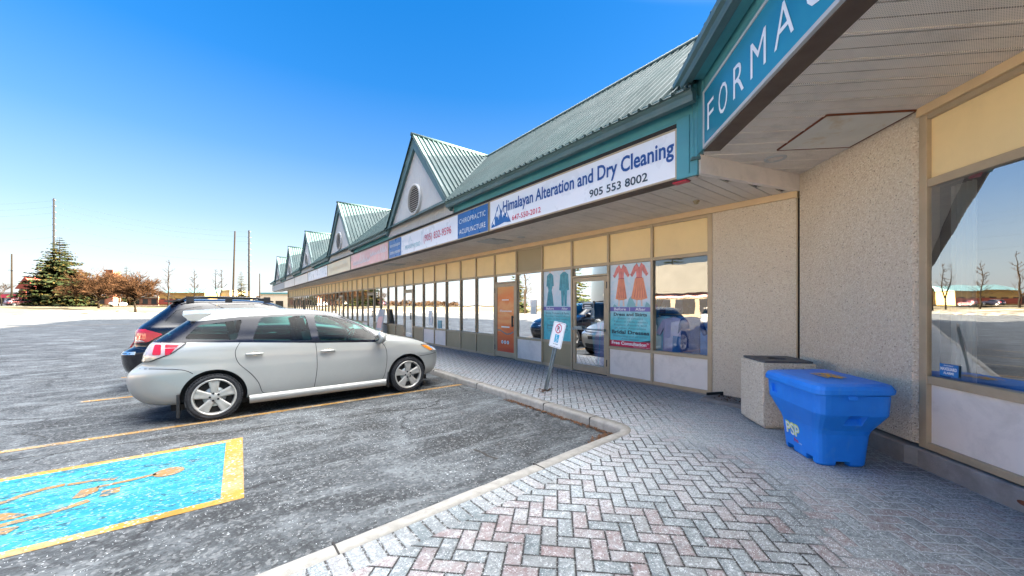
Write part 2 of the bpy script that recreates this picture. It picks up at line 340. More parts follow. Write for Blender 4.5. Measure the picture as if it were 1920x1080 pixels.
# ------------------------------------------------------------------ mesh helpers
def wm(o):
    return (wm(o.parent) if o.parent else Matrix.Identity(4)) @ o.matrix_basis
def thing(name, label, cat, loc=(0, 0, 0), rotz=0.0, group=None, kind=None, rot=None):
    o = bpy.data.objects.new(name, None); C.objects.link(o); o.location = loc
    o.rotation_euler = rot if rot else (0, 0, rotz)
    o.empty_display_size = 0.1
    tagp(o, label, cat, group, kind); return o
def tagp(o, label=None, cat=None, group=None, kind=None):
    if label: o['label'] = label
    if cat: o['category'] = cat
    if group: o['group'] = group
    if kind: o['kind'] = kind
    return o
def obj(name, bm, mats, parent=None, smooth=False, local=False, bevel=0.0):
    """link a bmesh as one object; coordinates are world unless local=True"""
    me = bpy.data.meshes.new(name); bm.to_mesh(me); bm.free()
    if not isinstance(mats, (list, tuple)): mats = [mats]
    for m_ in mats: me.materials.append(M[m_] if isinstance(m_, str) else m_)
    o = bpy.data.objects.new(name, me); C.objects.link(o)
    if parent is not None:
        o.parent = parent
        if not local: me.transform(wm(parent).inverted())
    if smooth:
        for p_ in me.polygons: p_.use_smooth = True
    if bevel:
        b = o.modifiers.new('bevel', 'BEVEL'); b.width = bevel; b.segments = 2; b.limit_method = 'ANGLE'; b.angle_limit = math.radians(40)
        b.harden_normals = False
    return o
def settle(o):
    """move the origin of a single-mesh top-level object to the base of its mesh"""
    me = o.data; vs_ = [v.co for v in me.vertices]
    if not vs_: return o
    c = Vector(((min(v.x for v in vs_)+max(v.x for v in vs_))/2, (min(v.y for v in vs_)+max(v.y for v in vs_))/2, min(v.z for v in vs_)))
    me.transform(Matrix.Translation(-c)); o.location = o.location + c; return o
def quad(bm, *pts, mi=0):
    f = bm.faces.new([bm.verts.new(p) for p in pts]); f.material_index = mi; return f
def box(bm, a, b, mi=0, X=None):
    """axis box between corners a, b; X optional 4x4 transform"""
    x0, y0, z0 = a; x1, y1, z1 = b
    vs_ = [Vector(p) for p in ((x0,y0,z0),(x1,y0,z0),(x1,y1,z0),(x0,y1,z0),(x0,y0,z1),(x1,y0,z1),(x1,y1,z1),(x0,y1,z1))]
    if X is not None: vs_ = [X @ v for v in vs_]
    vs_ = [bm.verts.new(v) for v in vs_]
    for idx in ((0,3,2,1),(4,5,6,7),(0,1,5,4),(1,2,6,5),(2,3,7,6),(3,0,4,7)):
        f = bm.faces.new([vs_[i] for i in idx]); f.material_index = mi
def beam(bm, p, q, w_, h_, up=(0, 0, 1), mi=0):
    """box beam from p to q, width w_ sideways, height h_ along up"""
    p = Vector(p); q = Vector(q); d = (q-p).normalized(); s_ = d.cross(Vector(up))
    if s_.length < 1e-6: s_ = d.cross(Vector((1, 0, 0)))
    s_.normalize(); u_ = s_.cross(d).normalized()
    r = []
    for e in (p, q):
        for a, b in ((-1,-1),(1,-1),(1,1),(-1,1)): r.append(bm.verts.new(e + s_*a*w_/2 + u_*b*h_/2))
    for idx in ((0,1,2,3),(7,6,5,4),(0,4,5,1),(1,5,6,2),(2,6,7,3),(3,7,4,0)):
        f = bm.faces.new([r[i] for i in idx]); f.material_index = mi
def tube(bm, pts, rads, seg=6, cap=True, mi=0):
    rings = []; pts = [Vector(p) for p in pts]
    if not isinstance(rads, (list, tuple)): rads = [rads]*len(pts)
    for i, p in enumerate(pts):
        d = (pts[min(i+1, len(pts)-1)] - pts[max(i-1, 0)])
        if d.length < 1e-9: d = Vector((0, 0, 1))
        d.normalize(); a = d.cross(Vector((0, 0, 1)) if abs(d.z) < 0.95 else Vector((1, 0, 0))).normalized(); b = d.cross(a)
        rings.append([bm.verts.new(p + (a*math.cos(2*PI*k/seg) + b*math.sin(2*PI*k/seg))*rads[i]) for k in range(seg)])
    for r0, r1 in zip(rings, rings[1:]):
        for k in range(seg):
            f = bm.faces.new((r0[k], r0[(k+1) % seg], r1[(k+1) % seg], r1[k])); f.material_index = mi; f.smooth = True
    if cap and seg > 2:
        bm.faces.new(rings[0][::-1]).material_index = mi; bm.faces.new(rings[-1]).material_index = mi
def prism(bm, poly, f0, f1, mi=0):
    """poly: list of 2D points, f0/f1 map a 2D point to 3D for the two caps"""
    a = [bm.verts.new(f0(*p)) for p in poly]; b = [bm.verts.new(f1(*p)) for p in poly]; n_ = len(poly)
    bm.faces.new(a).material_index = mi; bm.faces.new(b[::-1]).material_index = mi
    for i in range(n_): bm.faces.new((a[i], b[i], b[(i+1) % n_], a[(i+1) % n_])).material_index = mi
def lathe(bm, prof, seg=32, axis='Y', ctr=(0, 0, 0), mi=0, smooth=True):
    """prof: list of (axial, radius)"""
    ctr = Vector(ctr); rings = []
    for a_, r_ in prof:
        ring = []
        for k in range(seg):
            t = 2*PI*k/seg; c_, s_ = math.cos(t)*r_, math.sin(t)*r_
            v = {'Y': Vector((c_, a_, s_)), 'Z': Vector((c_, s_, a_)), 'X': Vector((a_, c_, s_))}[axis]
            ring.append(bm.verts.new(ctr+v))
        rings.append(ring)
    for r0, r1 in zip(rings, rings[1:]):
        for k in range(seg):
            f = bm.faces.new((r0[k], r0[(k+1) % seg], r1[(k+1) % seg], r1[k])); f.material_index = mi; f.smooth = smooth
def fixn(bm): bmesh.ops.recalc_face_normals(bm, faces=bm.faces[:]); return bm

def text_mesh(body, bold=0.0, spacing=1.0, extrude=0.0, res=3):
    cu = bpy.data.curves.new('lettering', 'FONT'); cu.body = body; cu.size = 1; cu.offset = bold; cu.space_character = spacing
    cu.extrude = extrude; cu.resolution_u = res; cu.align_x = 'LEFT'
    o = bpy.data.objects.new('lettering', cu); C.objects.link(o)
    bpy.context.view_layer.update()
    dg = bpy.context.evaluated_depsgraph_get(); me = bpy.data.meshes.new_from_object(o.evaluated_get(dg))
    bpy.data.objects.remove(o); bpy.data.curves.remove(cu); return me
def text_fit(bm, body, O, U, V, width=None, height=1.0, bold=0.0, spacing=1.0, off=0.004, mi=0, center=False, capref=None):
    """lay lettering on a plane: O lower-left baseline, U right, V up, lifted off along the outward normal"""
    me = text_mesh(body, bold, spacing)
    xs = [v.co.x for v in me.vertices]; x0, x1 = min(xs), max(xs)
    cap = 0.70
    sy = height/cap; sx = (width/(x1-x0)) if width else sy
    U = Vector(U).normalized(); V = Vector(V).normalized(); N_ = U.cross(V); O = Vector(O)
    sh = -(x1-x0)*sx/2 if center else 0
    vm = [bm.verts.new(O + U*((v.co.x-x0)*sx + sh) + V*(v.co.y*sy) + N_*off) for v in me.vertices]
    for p_ in me.polygons:
        try:
            f = bm.faces.new([vm[i] for i in p_.vertices]); f.material_index = mi
        except ValueError: pass
    bpy.data.meshes.remove(me)
def stroke(bm, pts, width, O, U, V, off=0.004, mi=0):
    """flat ribbon on a plane through 2D points"""
    U = Vector(U).normalized(); V = Vector(V).normalized(); N_ = U.cross(V); O = Vector(O)+N_*off
    P = [Vector(p) for p in pts]; L = []; R = []
    for i, p in enumerate(P):
        d = (P[min(i+1, len(P)-1)] - P[max(i-1, 0)]).normalized(); n_ = Vector((-d.y, d.x)); w_ = width[i] if isinstance(width, (list, tuple)) else width
        for lst, s_ in ((L, 1), (R, -1)):
            q = p + n_*s_*w_/2; lst.append(bm.verts.new(O + U*q.x + V*q.y))
    for i in range(len(P)-1): bm.faces.new((R[i], R[i+1], L[i+1], L[i])).material_index = mi
def flatpoly(bm, pts, O, U, V, off=0.004, mi=0):
    U = Vector(U).normalized(); V = Vector(V).normalized(); N_ = U.cross(V); O = Vector(O)+N_*off
    f = bm.faces.new([bm.verts.new(O + U*p[0] + V*p[1]) for p in pts]); f.material_index = mi
    if f.normal.dot(N_) < 0: f.normal_flip()
def circ(cx, cy, r, n_=24, a0=0, a1=2*PI, ry=None):
    return [(cx + r*math.cos(a0+(a1-a0)*k/n_), cy + (ry or r)*math.sin(a0+(a1-a0)*k/n_)) for k in range(n_ + (0 if abs(a1-a0-2*PI) < 1e-6 else 1))]
CY, SY = math.cos(math.radians(YAW)), math.sin(math.radians(YAW))
def far(bearing, dist):
    """world x, y of a far-off thing seen at this bearing (tangent right of the street axis of view) and depth"""
    return (CY*bearing*dist + SY*dist, -SY*bearing*dist + CY*dist)
# ================================================================== GROUND
KERB = [(-9.0, 2.02), (0.24, 2.57), (2.1, 2.70), (3.70, 2.80)]           # kerb along the near walk
def kx(y): return 3.95 + 0.018*(y-2.8)
arc = []
for k in range(7):
    t = -PI/2 + (PI/2)*k/6
    arc.append((3.76+0.20*math.cos(t), 3.00+0.20*math.sin(t)))
KERB += arc + [(kx(y), y) for y in (3.4, 6, 9, 14, 20, 30, 42, 54)]
def inset(line, d):
    out = []
    for i, p in enumerate(line):
        a = Vector(line[max(i-1, 0)]); b = Vector(line[min(i+1, len(line)-1)]); t = (b-a).normalized(); n_ = Vector((t.y, -t.x))
        out.append((p[0]+n_.x*d, p[1]+n_.y*d))
    return out
AZ = -0.12
bm = bmesh.new()
# one sheet to the horizon: lot in front, lawn rising gently beyond it
def ground_h(x, y):
    q = (y-x)*0.70711
    k = max(0.0, min(1.0, (q-80)/34.0)); k = k*k*(3-2*k)
    return AZ + 1.55*k
rs = [0, 1.5, 3, 6, 10, 16, 24, 34, 42, 48, 54, 60, 66, 72, 78, 84, 92, 105, 130, 170, 250, 400, 800, 1600]
ring_prev = None; NS = 96
ctr = bm.verts.new((0, 0, AZ)); rings = []
for r_ in rs[1:]:
    rings.append([bm.verts.new((r_*math.cos(2*PI*k/NS), r_*math.sin(2*PI*k/NS), ground_h(r_*math.cos(2*PI*k/NS), r_*math.sin(2*PI*k/NS)))) for k in range(NS)])
for k in range(NS): bm.faces.new((ctr, rings[0][k], rings[0][(k+1) % NS]))
for r0, r1 in zip(rings, rings[1:]):
    for k in range(NS): bm.faces.new((r0[k], r1[k], r1[(k+1) % NS], r0[(k+1) % NS]))
def mk_ground():
    g = G('ground_mix'); p = g.pos(); x, y, z = g.xyz(p)
    # winter grass
    n1 = g.noise(p, 0.25, 6, 0.7); n2 = g.noise(p, 3.0, 6, 0.75)
    grass = g.ramp(n1, [(0.3, (0.060, 0.045, 0.018)), (0.55, (0.10, 0.076, 0.034)), (0.75, (0.05, 0.045, 0.016))])
    grass = g.mix(g.rng(n2, 0.4, 0.7, 0, 0.5), grass, (0.12, 0.10, 0.055))
    sn = g.rng(g.noise(g.map(p, loc=(11, 3, 0)), 0.06, 5, 0.65), 0.56, 0.60, 0, 0.9)
    grass = g.mix(sn, grass, (0.22, 0.20, 0.18))
    b = g.bsdf(grass, 0.9, 0, g.bump(n2, 0.4, 0.05))
    return g.mat
M['grass'] = mk_ground()
g_obj = obj('ground', bm, 'grass', smooth=True); tagp(g_obj, 'winter lawn of straw coloured grass with thin snow beyond the parking lot', 'ground', kind='structure')
# asphalt lot sheet 4 mm above the ground sheet, up to the snow bank
bm = bmesh.new()
def qp(q, r): return ((r-q)*0.70711, (r+q)*0.70711)
lot = [(-110, -60), qp(70.5, -50), qp(71.5, 10), qp(70.0, 35), qp(69.5, 60), qp(70.2, 75), qp(70.5, 110), (120, -60)]
f = bm.faces.new([bm.verts.new((*p, AZ+0.006)) for p in lot])
if f.normal.z < 0: f.normal_flip()
o = obj('parking_lot', bm, 'asphalt'); tagp(o, 'salt stained grey asphalt parking lot in front of the shops', 'parking lot', kind='structure')
AZ += 0.006
# raised walk
inner = inset(KERB, 0.15); inner2 = inset(KERB, 0.36)
def band(l0, l1, z0, z1, mat_, name):
    bm = bmesh.new(); a = [bm.verts.new((*p, z0)) for p in l0]; b = [bm.verts.new((*p, z1)) for p in l1]
    for i in range(len(a)-1): bm.faces.new((a[i], b[i], b[i+1], a[i+1]))
    for f in bm.faces:
        if f.normal.z < 0: f.normal_flip()
    return bm
# kerb: vertical face with rounded nose and flat top
bm = bmesh.new()
prof = [(-0.004, -0.2), (0.0, -0.03), (0.012, -0.008), (0.035, 0.0), (0.15, 0.002), (0.15, -0.1)]
lines = []
fine = []
for (x0, y0), (x1, y1) in zip(KERB, KERB[1:]):
    L = math.hypot(x1-x0, y1-y0); n_ = max(1, int(L/0.25)) if y0 < 14 else max(1, int(L/2))
    for k in range(n_): fine.append((x0+(x1-x0)*k/n_, y0+(y1-y0)*k/n_))
fine.append(KERB[-1])
for d_, z_ in prof:
    l_ = inset(fine, d_); row = []
    for i, p in enumerate(l_):
        nz = noise.noise(Vector((p[0]*3, p[1]*3, z_*9)))*0.006
        chip = max(0, noise.noise(Vector((p[0]*1.7+9, p[1]*1.7, 3)))-0.28)*0.09 if d_ < 0.03 else 0
        row.append(bm.verts.new((p[0]+nz+chip*0.6, p[1]+nz*0.7-chip*0.6, z_ + (nz*0.7-chip*0.5 if -0.05 < z_ < 0.001 else 0))))
    lines.append(row)
for r0, r1 in zip(lines, lines[1:]):
    for i in range(len(r0)-1): bm.faces.new((r0[i], r1[i], r1[i+1], r0[i+1]))
fixn(bm)
o = obj('kerb', bm, 'concrete', smooth=True); tagp(o, 'worn concrete kerb edging the paved walk', 'kerb', kind='structure')
# soldier course: one strip mesh, its own object coordinate = run length along x
def soldier(l0, l1, name, label):
    bm = bmesh.new(); me_v = []
    for a, b in zip(l0, l1): me_v.append((bm.verts.new((*a, 0.0)), bm.verts.new((*b, 0.0))))
    for (a0, b0), (a1, b1) in zip(me_v, me_v[1:]):
        bm.faces.new((a0, b0, b1, a1))
    for f in bm.faces:
        if f.normal.z < 0: f.normal_flip()
    return bm
# near walk kerb is nearly along X so the object coordinate x works; street side runs along Y
l0 = inset([p for p in fine if p[1] < 2.80], 0.15); l1 = inset([p for p in fine if p[1] < 2.80], 0.36)
o = obj('soldier_course', soldier(l0, l1, '', ''), 'soldier'); tagp(o, 'single row of pavers laid side by side behind the near kerb', 'pavers', kind='structure')
WX = 6.46
inset_f = inset(fine, 0.36); inset_s = inset(fine, 0.15)
edge = [q for p, q in zip(fine, inset_f) if p[1] < 2.80] + [q for p, q in zip(fine, inset_s) if p[1] >= 2.80]
bm = bmesh.new()
poly = edge + [(WX+0.2, 54), (WX+0.2, 0.5), (9, -6), (3, -14), (-9, -14)]
f = bm.faces.new([bm.verts.new((*p, 0.0)) for p in poly]); bmesh.ops.triangulate(bm, faces=[f])
for f in bm.faces:
    if f.normal.z < 0: f.normal_flip()
f = bm.faces.new([bm.verts.new((*p, -0.003)) for p in [(3.4, 2.45), (4.4, 2.45), (4.4, 3.5), (4.03, 3.5), (4.01, 2.95), (3.92, 2.81), (3.7, 2.76), (3.4, 2.74)]])
if f.normal.z < 0: f.normal_flip()
o = obj('paved_walk', bm, 'herring'); tagp(o, 'herringbone brick paver walk dusted with de-icing salt', 'pavement', kind='structure')
# ---------------------------------------------------------------- painted markings
def marking(name, polys, mat_, label, z=0.004, top=None):
    bm = bmesh.new()
    for P in polys:
        f = bm.faces.new([bm.verts.new((x_, y_, AZ+z)) for x_, y_ in P])
        if f.normal.z < 0: f.normal_flip()
    bmesh.ops.triangulate(bm, faces=bm.faces[:])
    o = obj(name, bm, mat_); tagp(o, label, 'road marking', kind='structure'); return o
def line(x0, x1, y, w_=0.10): return [(x0, y-w_/2), (x1, y-w_/2), (x1, y+w_/2), (x0, y+w_/2)]
marking('bay_line', [line(-3.6, 4.0, 6.76)], 'yellow2', 'yellow bay line beside the silver wagon')
marking('bay_line', [line(-1.73, 4.1, 9.46)], 'yellow2', 'yellow bay line between the silver wagon and the navy SUV')
marking('bay_line', [line(-1.6, 4.1, 12.08), line(-1.3, 4.1, 14.8), line(-1.3, 4.2, 17.5)], 'yellow2', 'faded bay lines beyond the navy SUV')
marking('bay_line', [line(-14, -1.5, 46.5, 0.15)], 'yellow2', 'faded white lane line at the far edge of the lot')
X0, X1, Y0, Y1 = -2.6, 0.25, 3.90, 5.70
BW = 0.10; BE = 0.16
# slightly skewed as laid by hand
def sk(x_, y_): return (x_+0.045*(y_-4.8), y_ - 0.015*(x_))
marking('marking_border', [[sk(X0, Y0), sk(X1, Y0), sk(X1-BE, Y0+BW), sk(X0, Y0+BW)], [sk(X0, Y1-BW), sk(X1-BE, Y1-BW), sk(X1, Y1), sk(X0, Y1)], [sk(X1, Y0), sk(X1, Y1), sk(X1-BE, Y1-BW), sk(X1-BE, Y0+BW)]], 'yellow', 'yellow border of the blue accessible parking box')
marking('accessible_marking', [[sk(X0, Y0+BW), sk(X1-BE, Y0+BW), sk(X1-BE, Y1-BW), sk(X0, Y1-BW)]], 'bluepaint', 'worn bright blue box painted on the asphalt')
def ribbon(P, w_):
    L = []; R = []
    for i, p in enumerate(P):
        a = Vector(P[max(i-1, 0)]); b = Vector(P[min(i+1, len(P)-1)]); d = (b-a).normalized(); n_ = Vector((-d.y, d.x))*w_/2
        L.append((p[0]+n_.x, p[1]+n_.y)); R.append((p[0]-n_.x, p[1]-n_.y))
    return L + R[::-1]
sym = [circ(-0.33, 4.95, 0.115, 16), ribbon([(-0.80, 4.92), (-0.62, 4.93), (-0.42, 4.955)], 0.05), ribbon([(-1.02, 5.15), (-0.86, 5.13), (-0.70, 5.05)], 0.055),
       [(-0.92, 4.75), (-0.90, 4.93), (-0.79, 4.94), (-0.78, 4.82), (-0.84, 4.73)], [(-0.75, 4.67), (-0.75, 4.80), (-0.64, 4.80), (-0.63, 4.69), (-0.69, 4.64)],
       ribbon([(-1.50, 4.86), (-1.37, 4.99), (-1.26, 5.10), (-1.15, 5.16), (-1.04, 5.17)], 0.065), ribbon([(-0.80, 4.63), (-0.90, 4.58), (-1.01, 4.53), (-1.11, 4.51), (-1.24, 4.49), (-1.36, 4.55)], 0.075),
       [(-1.34, 4.78), (-1.32, 4.62), (-1.18, 4.58), (-1.11, 4.61), (-1.24, 4.73)], ribbon([(-1.30, 4.42), (-1.12, 4.35)], 0.10)]
marking('wheelchair_symbol', sym, 'symbol', 'faded ochre wheelchair symbol in the blue box', z=0.008)
# tar-sealed cracks and tyre scuffs
cr = []
random.seed(3)
for P in ([(1.6, 6.4), (1.94, 5.91), (2.56, 5.53), (3.13, 5.2), (3.89, 4.94)], [(0.23, 6.03), (0.8, 5.99), (1.47, 5.88), (2.67, 5.57)], [(-1.8, 6.43), (-1.42, 6.33), (-0.9, 6.35), (-0.3, 6.2), (0.23, 6.03)], [(-1.2, 8.6), (-1.9, 7.6), (-2.4, 7.5)], [(-1.9, 7.6), (-1.6, 7.2), (-1.75, 6.9)]):
    Q = []
    for (xa, ya), (xb, yb) in zip(P, P[1:]):
        for k in range(8): t = k/8; Q.append((xa+(xb-xa)*t+random.uniform(-.02, .02), ya+(yb-ya)*t+random.uniform(-.02, .02)))
    cr.append(ribbon(Q, 0.013))
cr.append(ribbon([(2.30, 3.62), (2.33, 3.48), (2.32, 3.36), (2.36, 3.24)], 0.035))
marking('asphalt_crack', cr, 'dark', 'dark jagged cracks across the empty bay', z=0.003)

# ================================================================== BUILDING
EAVE = 4.05; RIDGE = 6.46; GX0 = 4.43; RX = 7.12; SH = 0.018
def sx(x, y): return x + SH*(y-2.5)
YE = 52.5
Cn = Vector((WX, 1.71, 0)); Dw = Vector((-math.sqrt(.5), -math.sqrt(.5), 0)); Nw = Vector((-math.sqrt(.5), math.sqrt(.5), 0))
def wp(t, d, h): return Cn + Dw*t + Nw*d + Vector((0, 0, h))     # wing: along wall, out from wall, height
bld = thing('strip_mall', 'long low strip mall with teal roof, steep gables and tan framed storefronts', 'building', (8.5, 25, 0))
def part(name, bm, m_, **k): return obj(name, bm, m_, bld, **k)
FH = 3.75    # sign top
S = 3.11     # soffit height
ys = [2.92, 3.98, 4.98, 6.0, 7.0, 8.02, 9.04, 10.04, 10.98, 11.97, 12.87, 13.83, 14.78, 15.72]
while ys[-1] < 47: ys.append(round(ys[-1]+0.97, 3))
DOORS = {2, 5, 12, 17, 23, 29, 36, 41}
# aggregate wall beside the first shop
bm = bmesh.new(); box(bm, (WX, 1.74, 0.06), (WX+0.2, 2.90, S-0.09)); part('aggregate_wall', bm, 'aggregate', bevel=0.006)
bm = bmesh.new(); box(bm, (WX-0.004, 1.722, 0.06), (WX+0.03, 1.738, S)); part('wall_joint', bm, 'bronze')
bm = bmesh.new(); box(bm, (WX+0.06, 1.2, -0.1), (WX+0.30, 2.95, 3.5)); part('seam_light_block', bm, 'dark')  # unseen box added to stop sun leaking through the corner seam
bm = bmesh.new()
f = bm.faces.new([bm.verts.new(p) for p in [wp(0, 0, .06), wp(1.78, 0, .06+.14), wp(1.78, 0, 3.33), wp(0, 0, 3.33)]][::-1])
bm2 = bmesh.new()
P = [wp(0.02, 0, 0), wp(1.72, 0, 0), wp(1.79, -0.06, 0), wp(1.79, -0.25, 0), wp(-0.1, -0.25, 0)]
prism(bm2, [(p.x, p.y) for p in P], lambda x_, y_: (x_, y_, 0.20), lambda x_, y_: (x_, y_, 3.34)); bm.free()
part('aggregate_wall', fixn(bm2), 'aggregate', bevel=0.005)
# concrete plinths
bm = bmesh.new()
P = [wp(0.75, 0.0, 0), wp(0.80, 0.05, 0), wp(1.72, 0.07, 0), wp(1.80, 0.02, 0), wp(9, 0.02, 0), wp(9, -0.3, 0), wp(0.75, -0.3, 0)]
prism(bm, [(p.x, p.y) for p in P], lambda x_, y_: (x_, y_, -0.02), lambda x_, y_: (x_, y_, 0.175)); part('plinth', fixn(bm), 'plinth', bevel=0.02)
bm = bmesh.new(); box(bm, (WX-0.42, 1.3, -0.02), (WX+0.1, 2.88, 0.055)); part('plinth', bm, 'plinth', bevel=0.015)
bm = bmesh.new(); box(bm, (WX-0.02, 2.88, -0.02), (WX+0.1, ys[-1]+.1, 0.03)); part('plinth', bm, 'plinth')

# ---- main storefront
H1, H2, H3 = 0.64, 2.37, 3.00
fw = 0.055
bm = bmesh.new()
for i, y in enumerate(ys):
    w_ = 0.05 if i else 0.075
    box(bm, (WX-0.012, y-w_/2, 0.03), (WX+0.10, y+w_/2, H3+0.02))
for i in range(len(ys)-1):
    a, b = ys[i]+0.025, ys[i+1]-0.025
    box(bm, (WX-0.006, a, H2-0.03), (WX+0.095, b, H2+0.03)); box(bm, (WX-0.006, a, H3-0.03), (WX+0.095, b, H3+0.02))
    if i not in DOORS:
        box(bm, (WX-0.006, a, H1-0.035), (WX+0.095, b, H1+0.025)); box(bm, (WX-0.006, a, 0.03), (WX+0.095, b, 0.09))
    else:
        box(bm, (WX-0.006, a, 2.13), (WX+0.095, b, 2.17))
part('storefront_frame', bm, 'bronze', bevel=0.004)
bm = bmesh.new(); box(bm, (WX-0.04, 1.72, H3+0.02), (WX+0.12, ys[-1]+0.1, S)); part('head_trim', bm, 'trim')
lower_col = {0: 'white_panel', 1: 'white_panel', 3: 'cream_brown', 4: 'white_panel', 6: 'cream_brown', 7: 'cream_brown', 8: 'cream_brown', 9: 'white_panel', 10: 'white_panel', 11: 'cream_brown', 13: 'cream_brown', 14: 'cream_brown'}
n_up = 0; n_gl = 0; n_lo = 0
for i in range(len(ys)-1):
    a, b = ys[i]+0.025, ys[i+1]-0.025
    bm = bmesh.new(); box(bm, (WX+0.03, a, H2+0.03), (WX+0.05, b, H3-0.03))
    if i < 45: part('transom_panel', bm, 'cream_brown' if i == 4 else 'cream')
    if i in DOORS:
        bm = bmesh.new(); quad(bm, (WX+0.04, a, 2.17), (WX+0.04, b, 2.17), (WX+0.04, b, H2-.03), (WX+0.04, a, H2-.03)); part('transom_window', bm, 'glass')
        # door leaf
        bm = bmesh.new(); s_ = 0.075
        a2, b2 = a+0.012, b-0.012
        box(bm, (WX, a2, 0.05), (WX+0.045, a2+s_, 2.12)); box(bm, (WX, b2-s_, 0.05), (WX+0.045, b2, 2.12))
        box(bm, (WX+0.001, a2+s_, 2.03), (WX+0.044, b2-s_, 2.12)); box(bm, (WX+0.001, a2+s_, 0.05), (WX+0.044, b2-s_, 0.20))
        d_ = part('shop_door', bm, 'bronze', bevel=0.003)
        if i < 30:
            bm = bmesh.new(); quad(bm, (WX+0.022, a2+s_, 0.2), (WX+0.022, b2-s_, 0.2), (WX+0.022, b2-s_, 2.03), (WX+0.022, a2+s_, 2.03)); obj('door_glass', bm, 'glass', d_)
            bm = bmesh.new(); hy = b2-0.10 if i == 2 else a2+0.10
            if i == 2:
                tube(bm, [(WX-0.05, a2+s_, 0.98), (WX-0.05, b2-0.05, 0.98)], 0.011, 8); box(bm, (WX-0.06, b2-0.06, 0.95), (WX, b2-0.03, 1.01)); box(bm, (WX-0.06, a2+0.03, 0.95), (WX, a2+0.06, 1.01))
                box(bm, (WX-0.055, b2-0.30, 0.965), (WX-0.045, b2-0.08, 1.04))
            else:
                box(bm, (WX-0.05, hy-0.02, 0.92), (WX-0.02, hy+0.02, 1.22)); box(bm, (WX-0.03, hy-0.015, 0.94), (WX, hy+0.015, 0.97)); box(bm, (WX-0.03, hy-0.015, 1.17), (WX, hy+0.015, 1.20))
            obj('door_handle', bm, 'steel' if i == 2 else 'plastic', d_)
            hz = a2-0.006 if i == 2 else b2+0.006
            for zz in (0.3, 1.93): bm = bmesh.new(); box(bm, (WX-0.012, hz-0.012, zz-0.07), (WX+0.0, hz+0.012, zz+0.07)); obj('door_hinge', bm, 'plastic', d_)
    else:
        bm = bmesh.new(); quad(bm, (WX+0.04, a, H1+.025), (WX+0.04, b, H1+.025), (WX+0.04, b, H2-.03), (WX+0.04, a, H2-.03)); part('window_pane', bm, 'glass')
        if i < 26:
            bm = bmesh.new(); box(bm, (WX+0.02, a, 0.09), (WX+0.06, b, H1-0.035)); part('lower_panel', bm, lower_col.get(i, 'cream_brown' if i % 3 else 'white_panel'))
bm = bmesh.new(); box(bm, (WX+0.02, ys[26], 0.09), (WX+0.06, ys[-1]-0.03, H1-0.035)); part('lower_panel_row', bm, 'cream_brown')

bm = bmesh.new(); box(bm, (WX+.125, 1.2, 3.10), (WX+.3, ys[-1]+.2, 3.9)); part('trim_light_block', bm, 'dark')  # hidden dark box added to block sun leaks above the head trim
# ---- interior shell behind the glass
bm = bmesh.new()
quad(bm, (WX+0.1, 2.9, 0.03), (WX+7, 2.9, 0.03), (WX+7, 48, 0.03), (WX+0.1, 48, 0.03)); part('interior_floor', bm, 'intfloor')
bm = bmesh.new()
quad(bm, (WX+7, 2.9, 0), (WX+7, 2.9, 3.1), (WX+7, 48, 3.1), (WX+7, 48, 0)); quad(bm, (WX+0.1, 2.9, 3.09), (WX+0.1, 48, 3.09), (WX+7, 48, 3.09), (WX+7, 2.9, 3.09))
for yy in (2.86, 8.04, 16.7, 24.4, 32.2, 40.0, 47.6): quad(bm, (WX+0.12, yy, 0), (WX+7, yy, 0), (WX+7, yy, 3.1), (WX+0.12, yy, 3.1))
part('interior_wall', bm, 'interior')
# end wall and back mass
bm = bmesh.new(); box(bm, (WX+0.12, ys[-1]+0.03, -0.1), (18, ys[-1]+0.3, 4.0)); box(bm, (17.8, -6, -0.1), (18, ys[-1]+0.3, 4.0)); part('back_wall', bm, 'aggregate')
bm = bmesh.new(); box(bm, (9.8, -6, 3.95), (18, 50, 4.05)); part('flat_roof', bm, 'dark')

# ---- soffits (real slats across the walk, 0.30 m with a mid groove)
bm = bmesh.new(); bmk = bmesh.new()
y = 2.33; seg = 0.148
def beamline(y):   # slanted end of the main soffit against the wing beam
    return 0
while y < YE:
    x0 = sx(4.66, y); x1 = WX-0.04
    if y < 2.3: x1 = min(x1, 4.66+(2.26-y)*-3.4)
    box(bm, (x0, y, S), (x1, y+seg-(0.012 if int(y/seg) % 2 else 0.004), S+0.02)); y += seg
# triangular end bay between the beam and the wall
yy = 2.33
while yy > 1.75:
    yy -= seg; xa = 4.63+(2.23-yy)/(0.52)*1.83
    if xa < WX-0.05: box(bm, (max(xa, 4.66), yy, S), (WX-0.04, yy+seg-(0.012 if int(yy/seg+99) % 2 else 0.004), S+0.02))
def mk_soffit():
    g = G('vented_soffit'); p = g.pos(); x, y, z = g.xyz(p)
    u = g.m('MULTIPLY', g.m('ADD', x, y), 48.0); v = g.m('MULTIPLY', g.m('SUBTRACT', x, y), 48.0)
    fu = g.m('SUBTRACT', g.m('FRACT', u), 0.5); fv = g.m('SUBTRACT', g.m('FRACT', v), 0.5)
    d = g.m('SQRT', g.m('ADD', g.m('MULTIPLY', fu, fu), g.m('MULTIPLY', fv, fv)))
    hole = g.rng(d, 0.18, 0.28, 1, 0)
    col = g.ramp(g.noise(p, 1.1, 5, 0.6), [(0.3, (0.72, 0.64, 0.56)), (0.7, (0.84, 0.76, 0.67))])
    col = g.mix(g.rng(g.noise(p, 3.3, 6, 0.7), 0.5, 0.75, 0, 0.35), col, (0.28, 0.25, 0.22))
    col = g.mix(g.m('MULTIPLY', hole, 0.75), col, (0.10, 0.09, 0.085))
    g.bsdf(col, 0.55, 0, None); return g.mat
M['soffit'] = mk_soffit()
part('soffit', bm, 'soffit')
bm = bmesh.new()
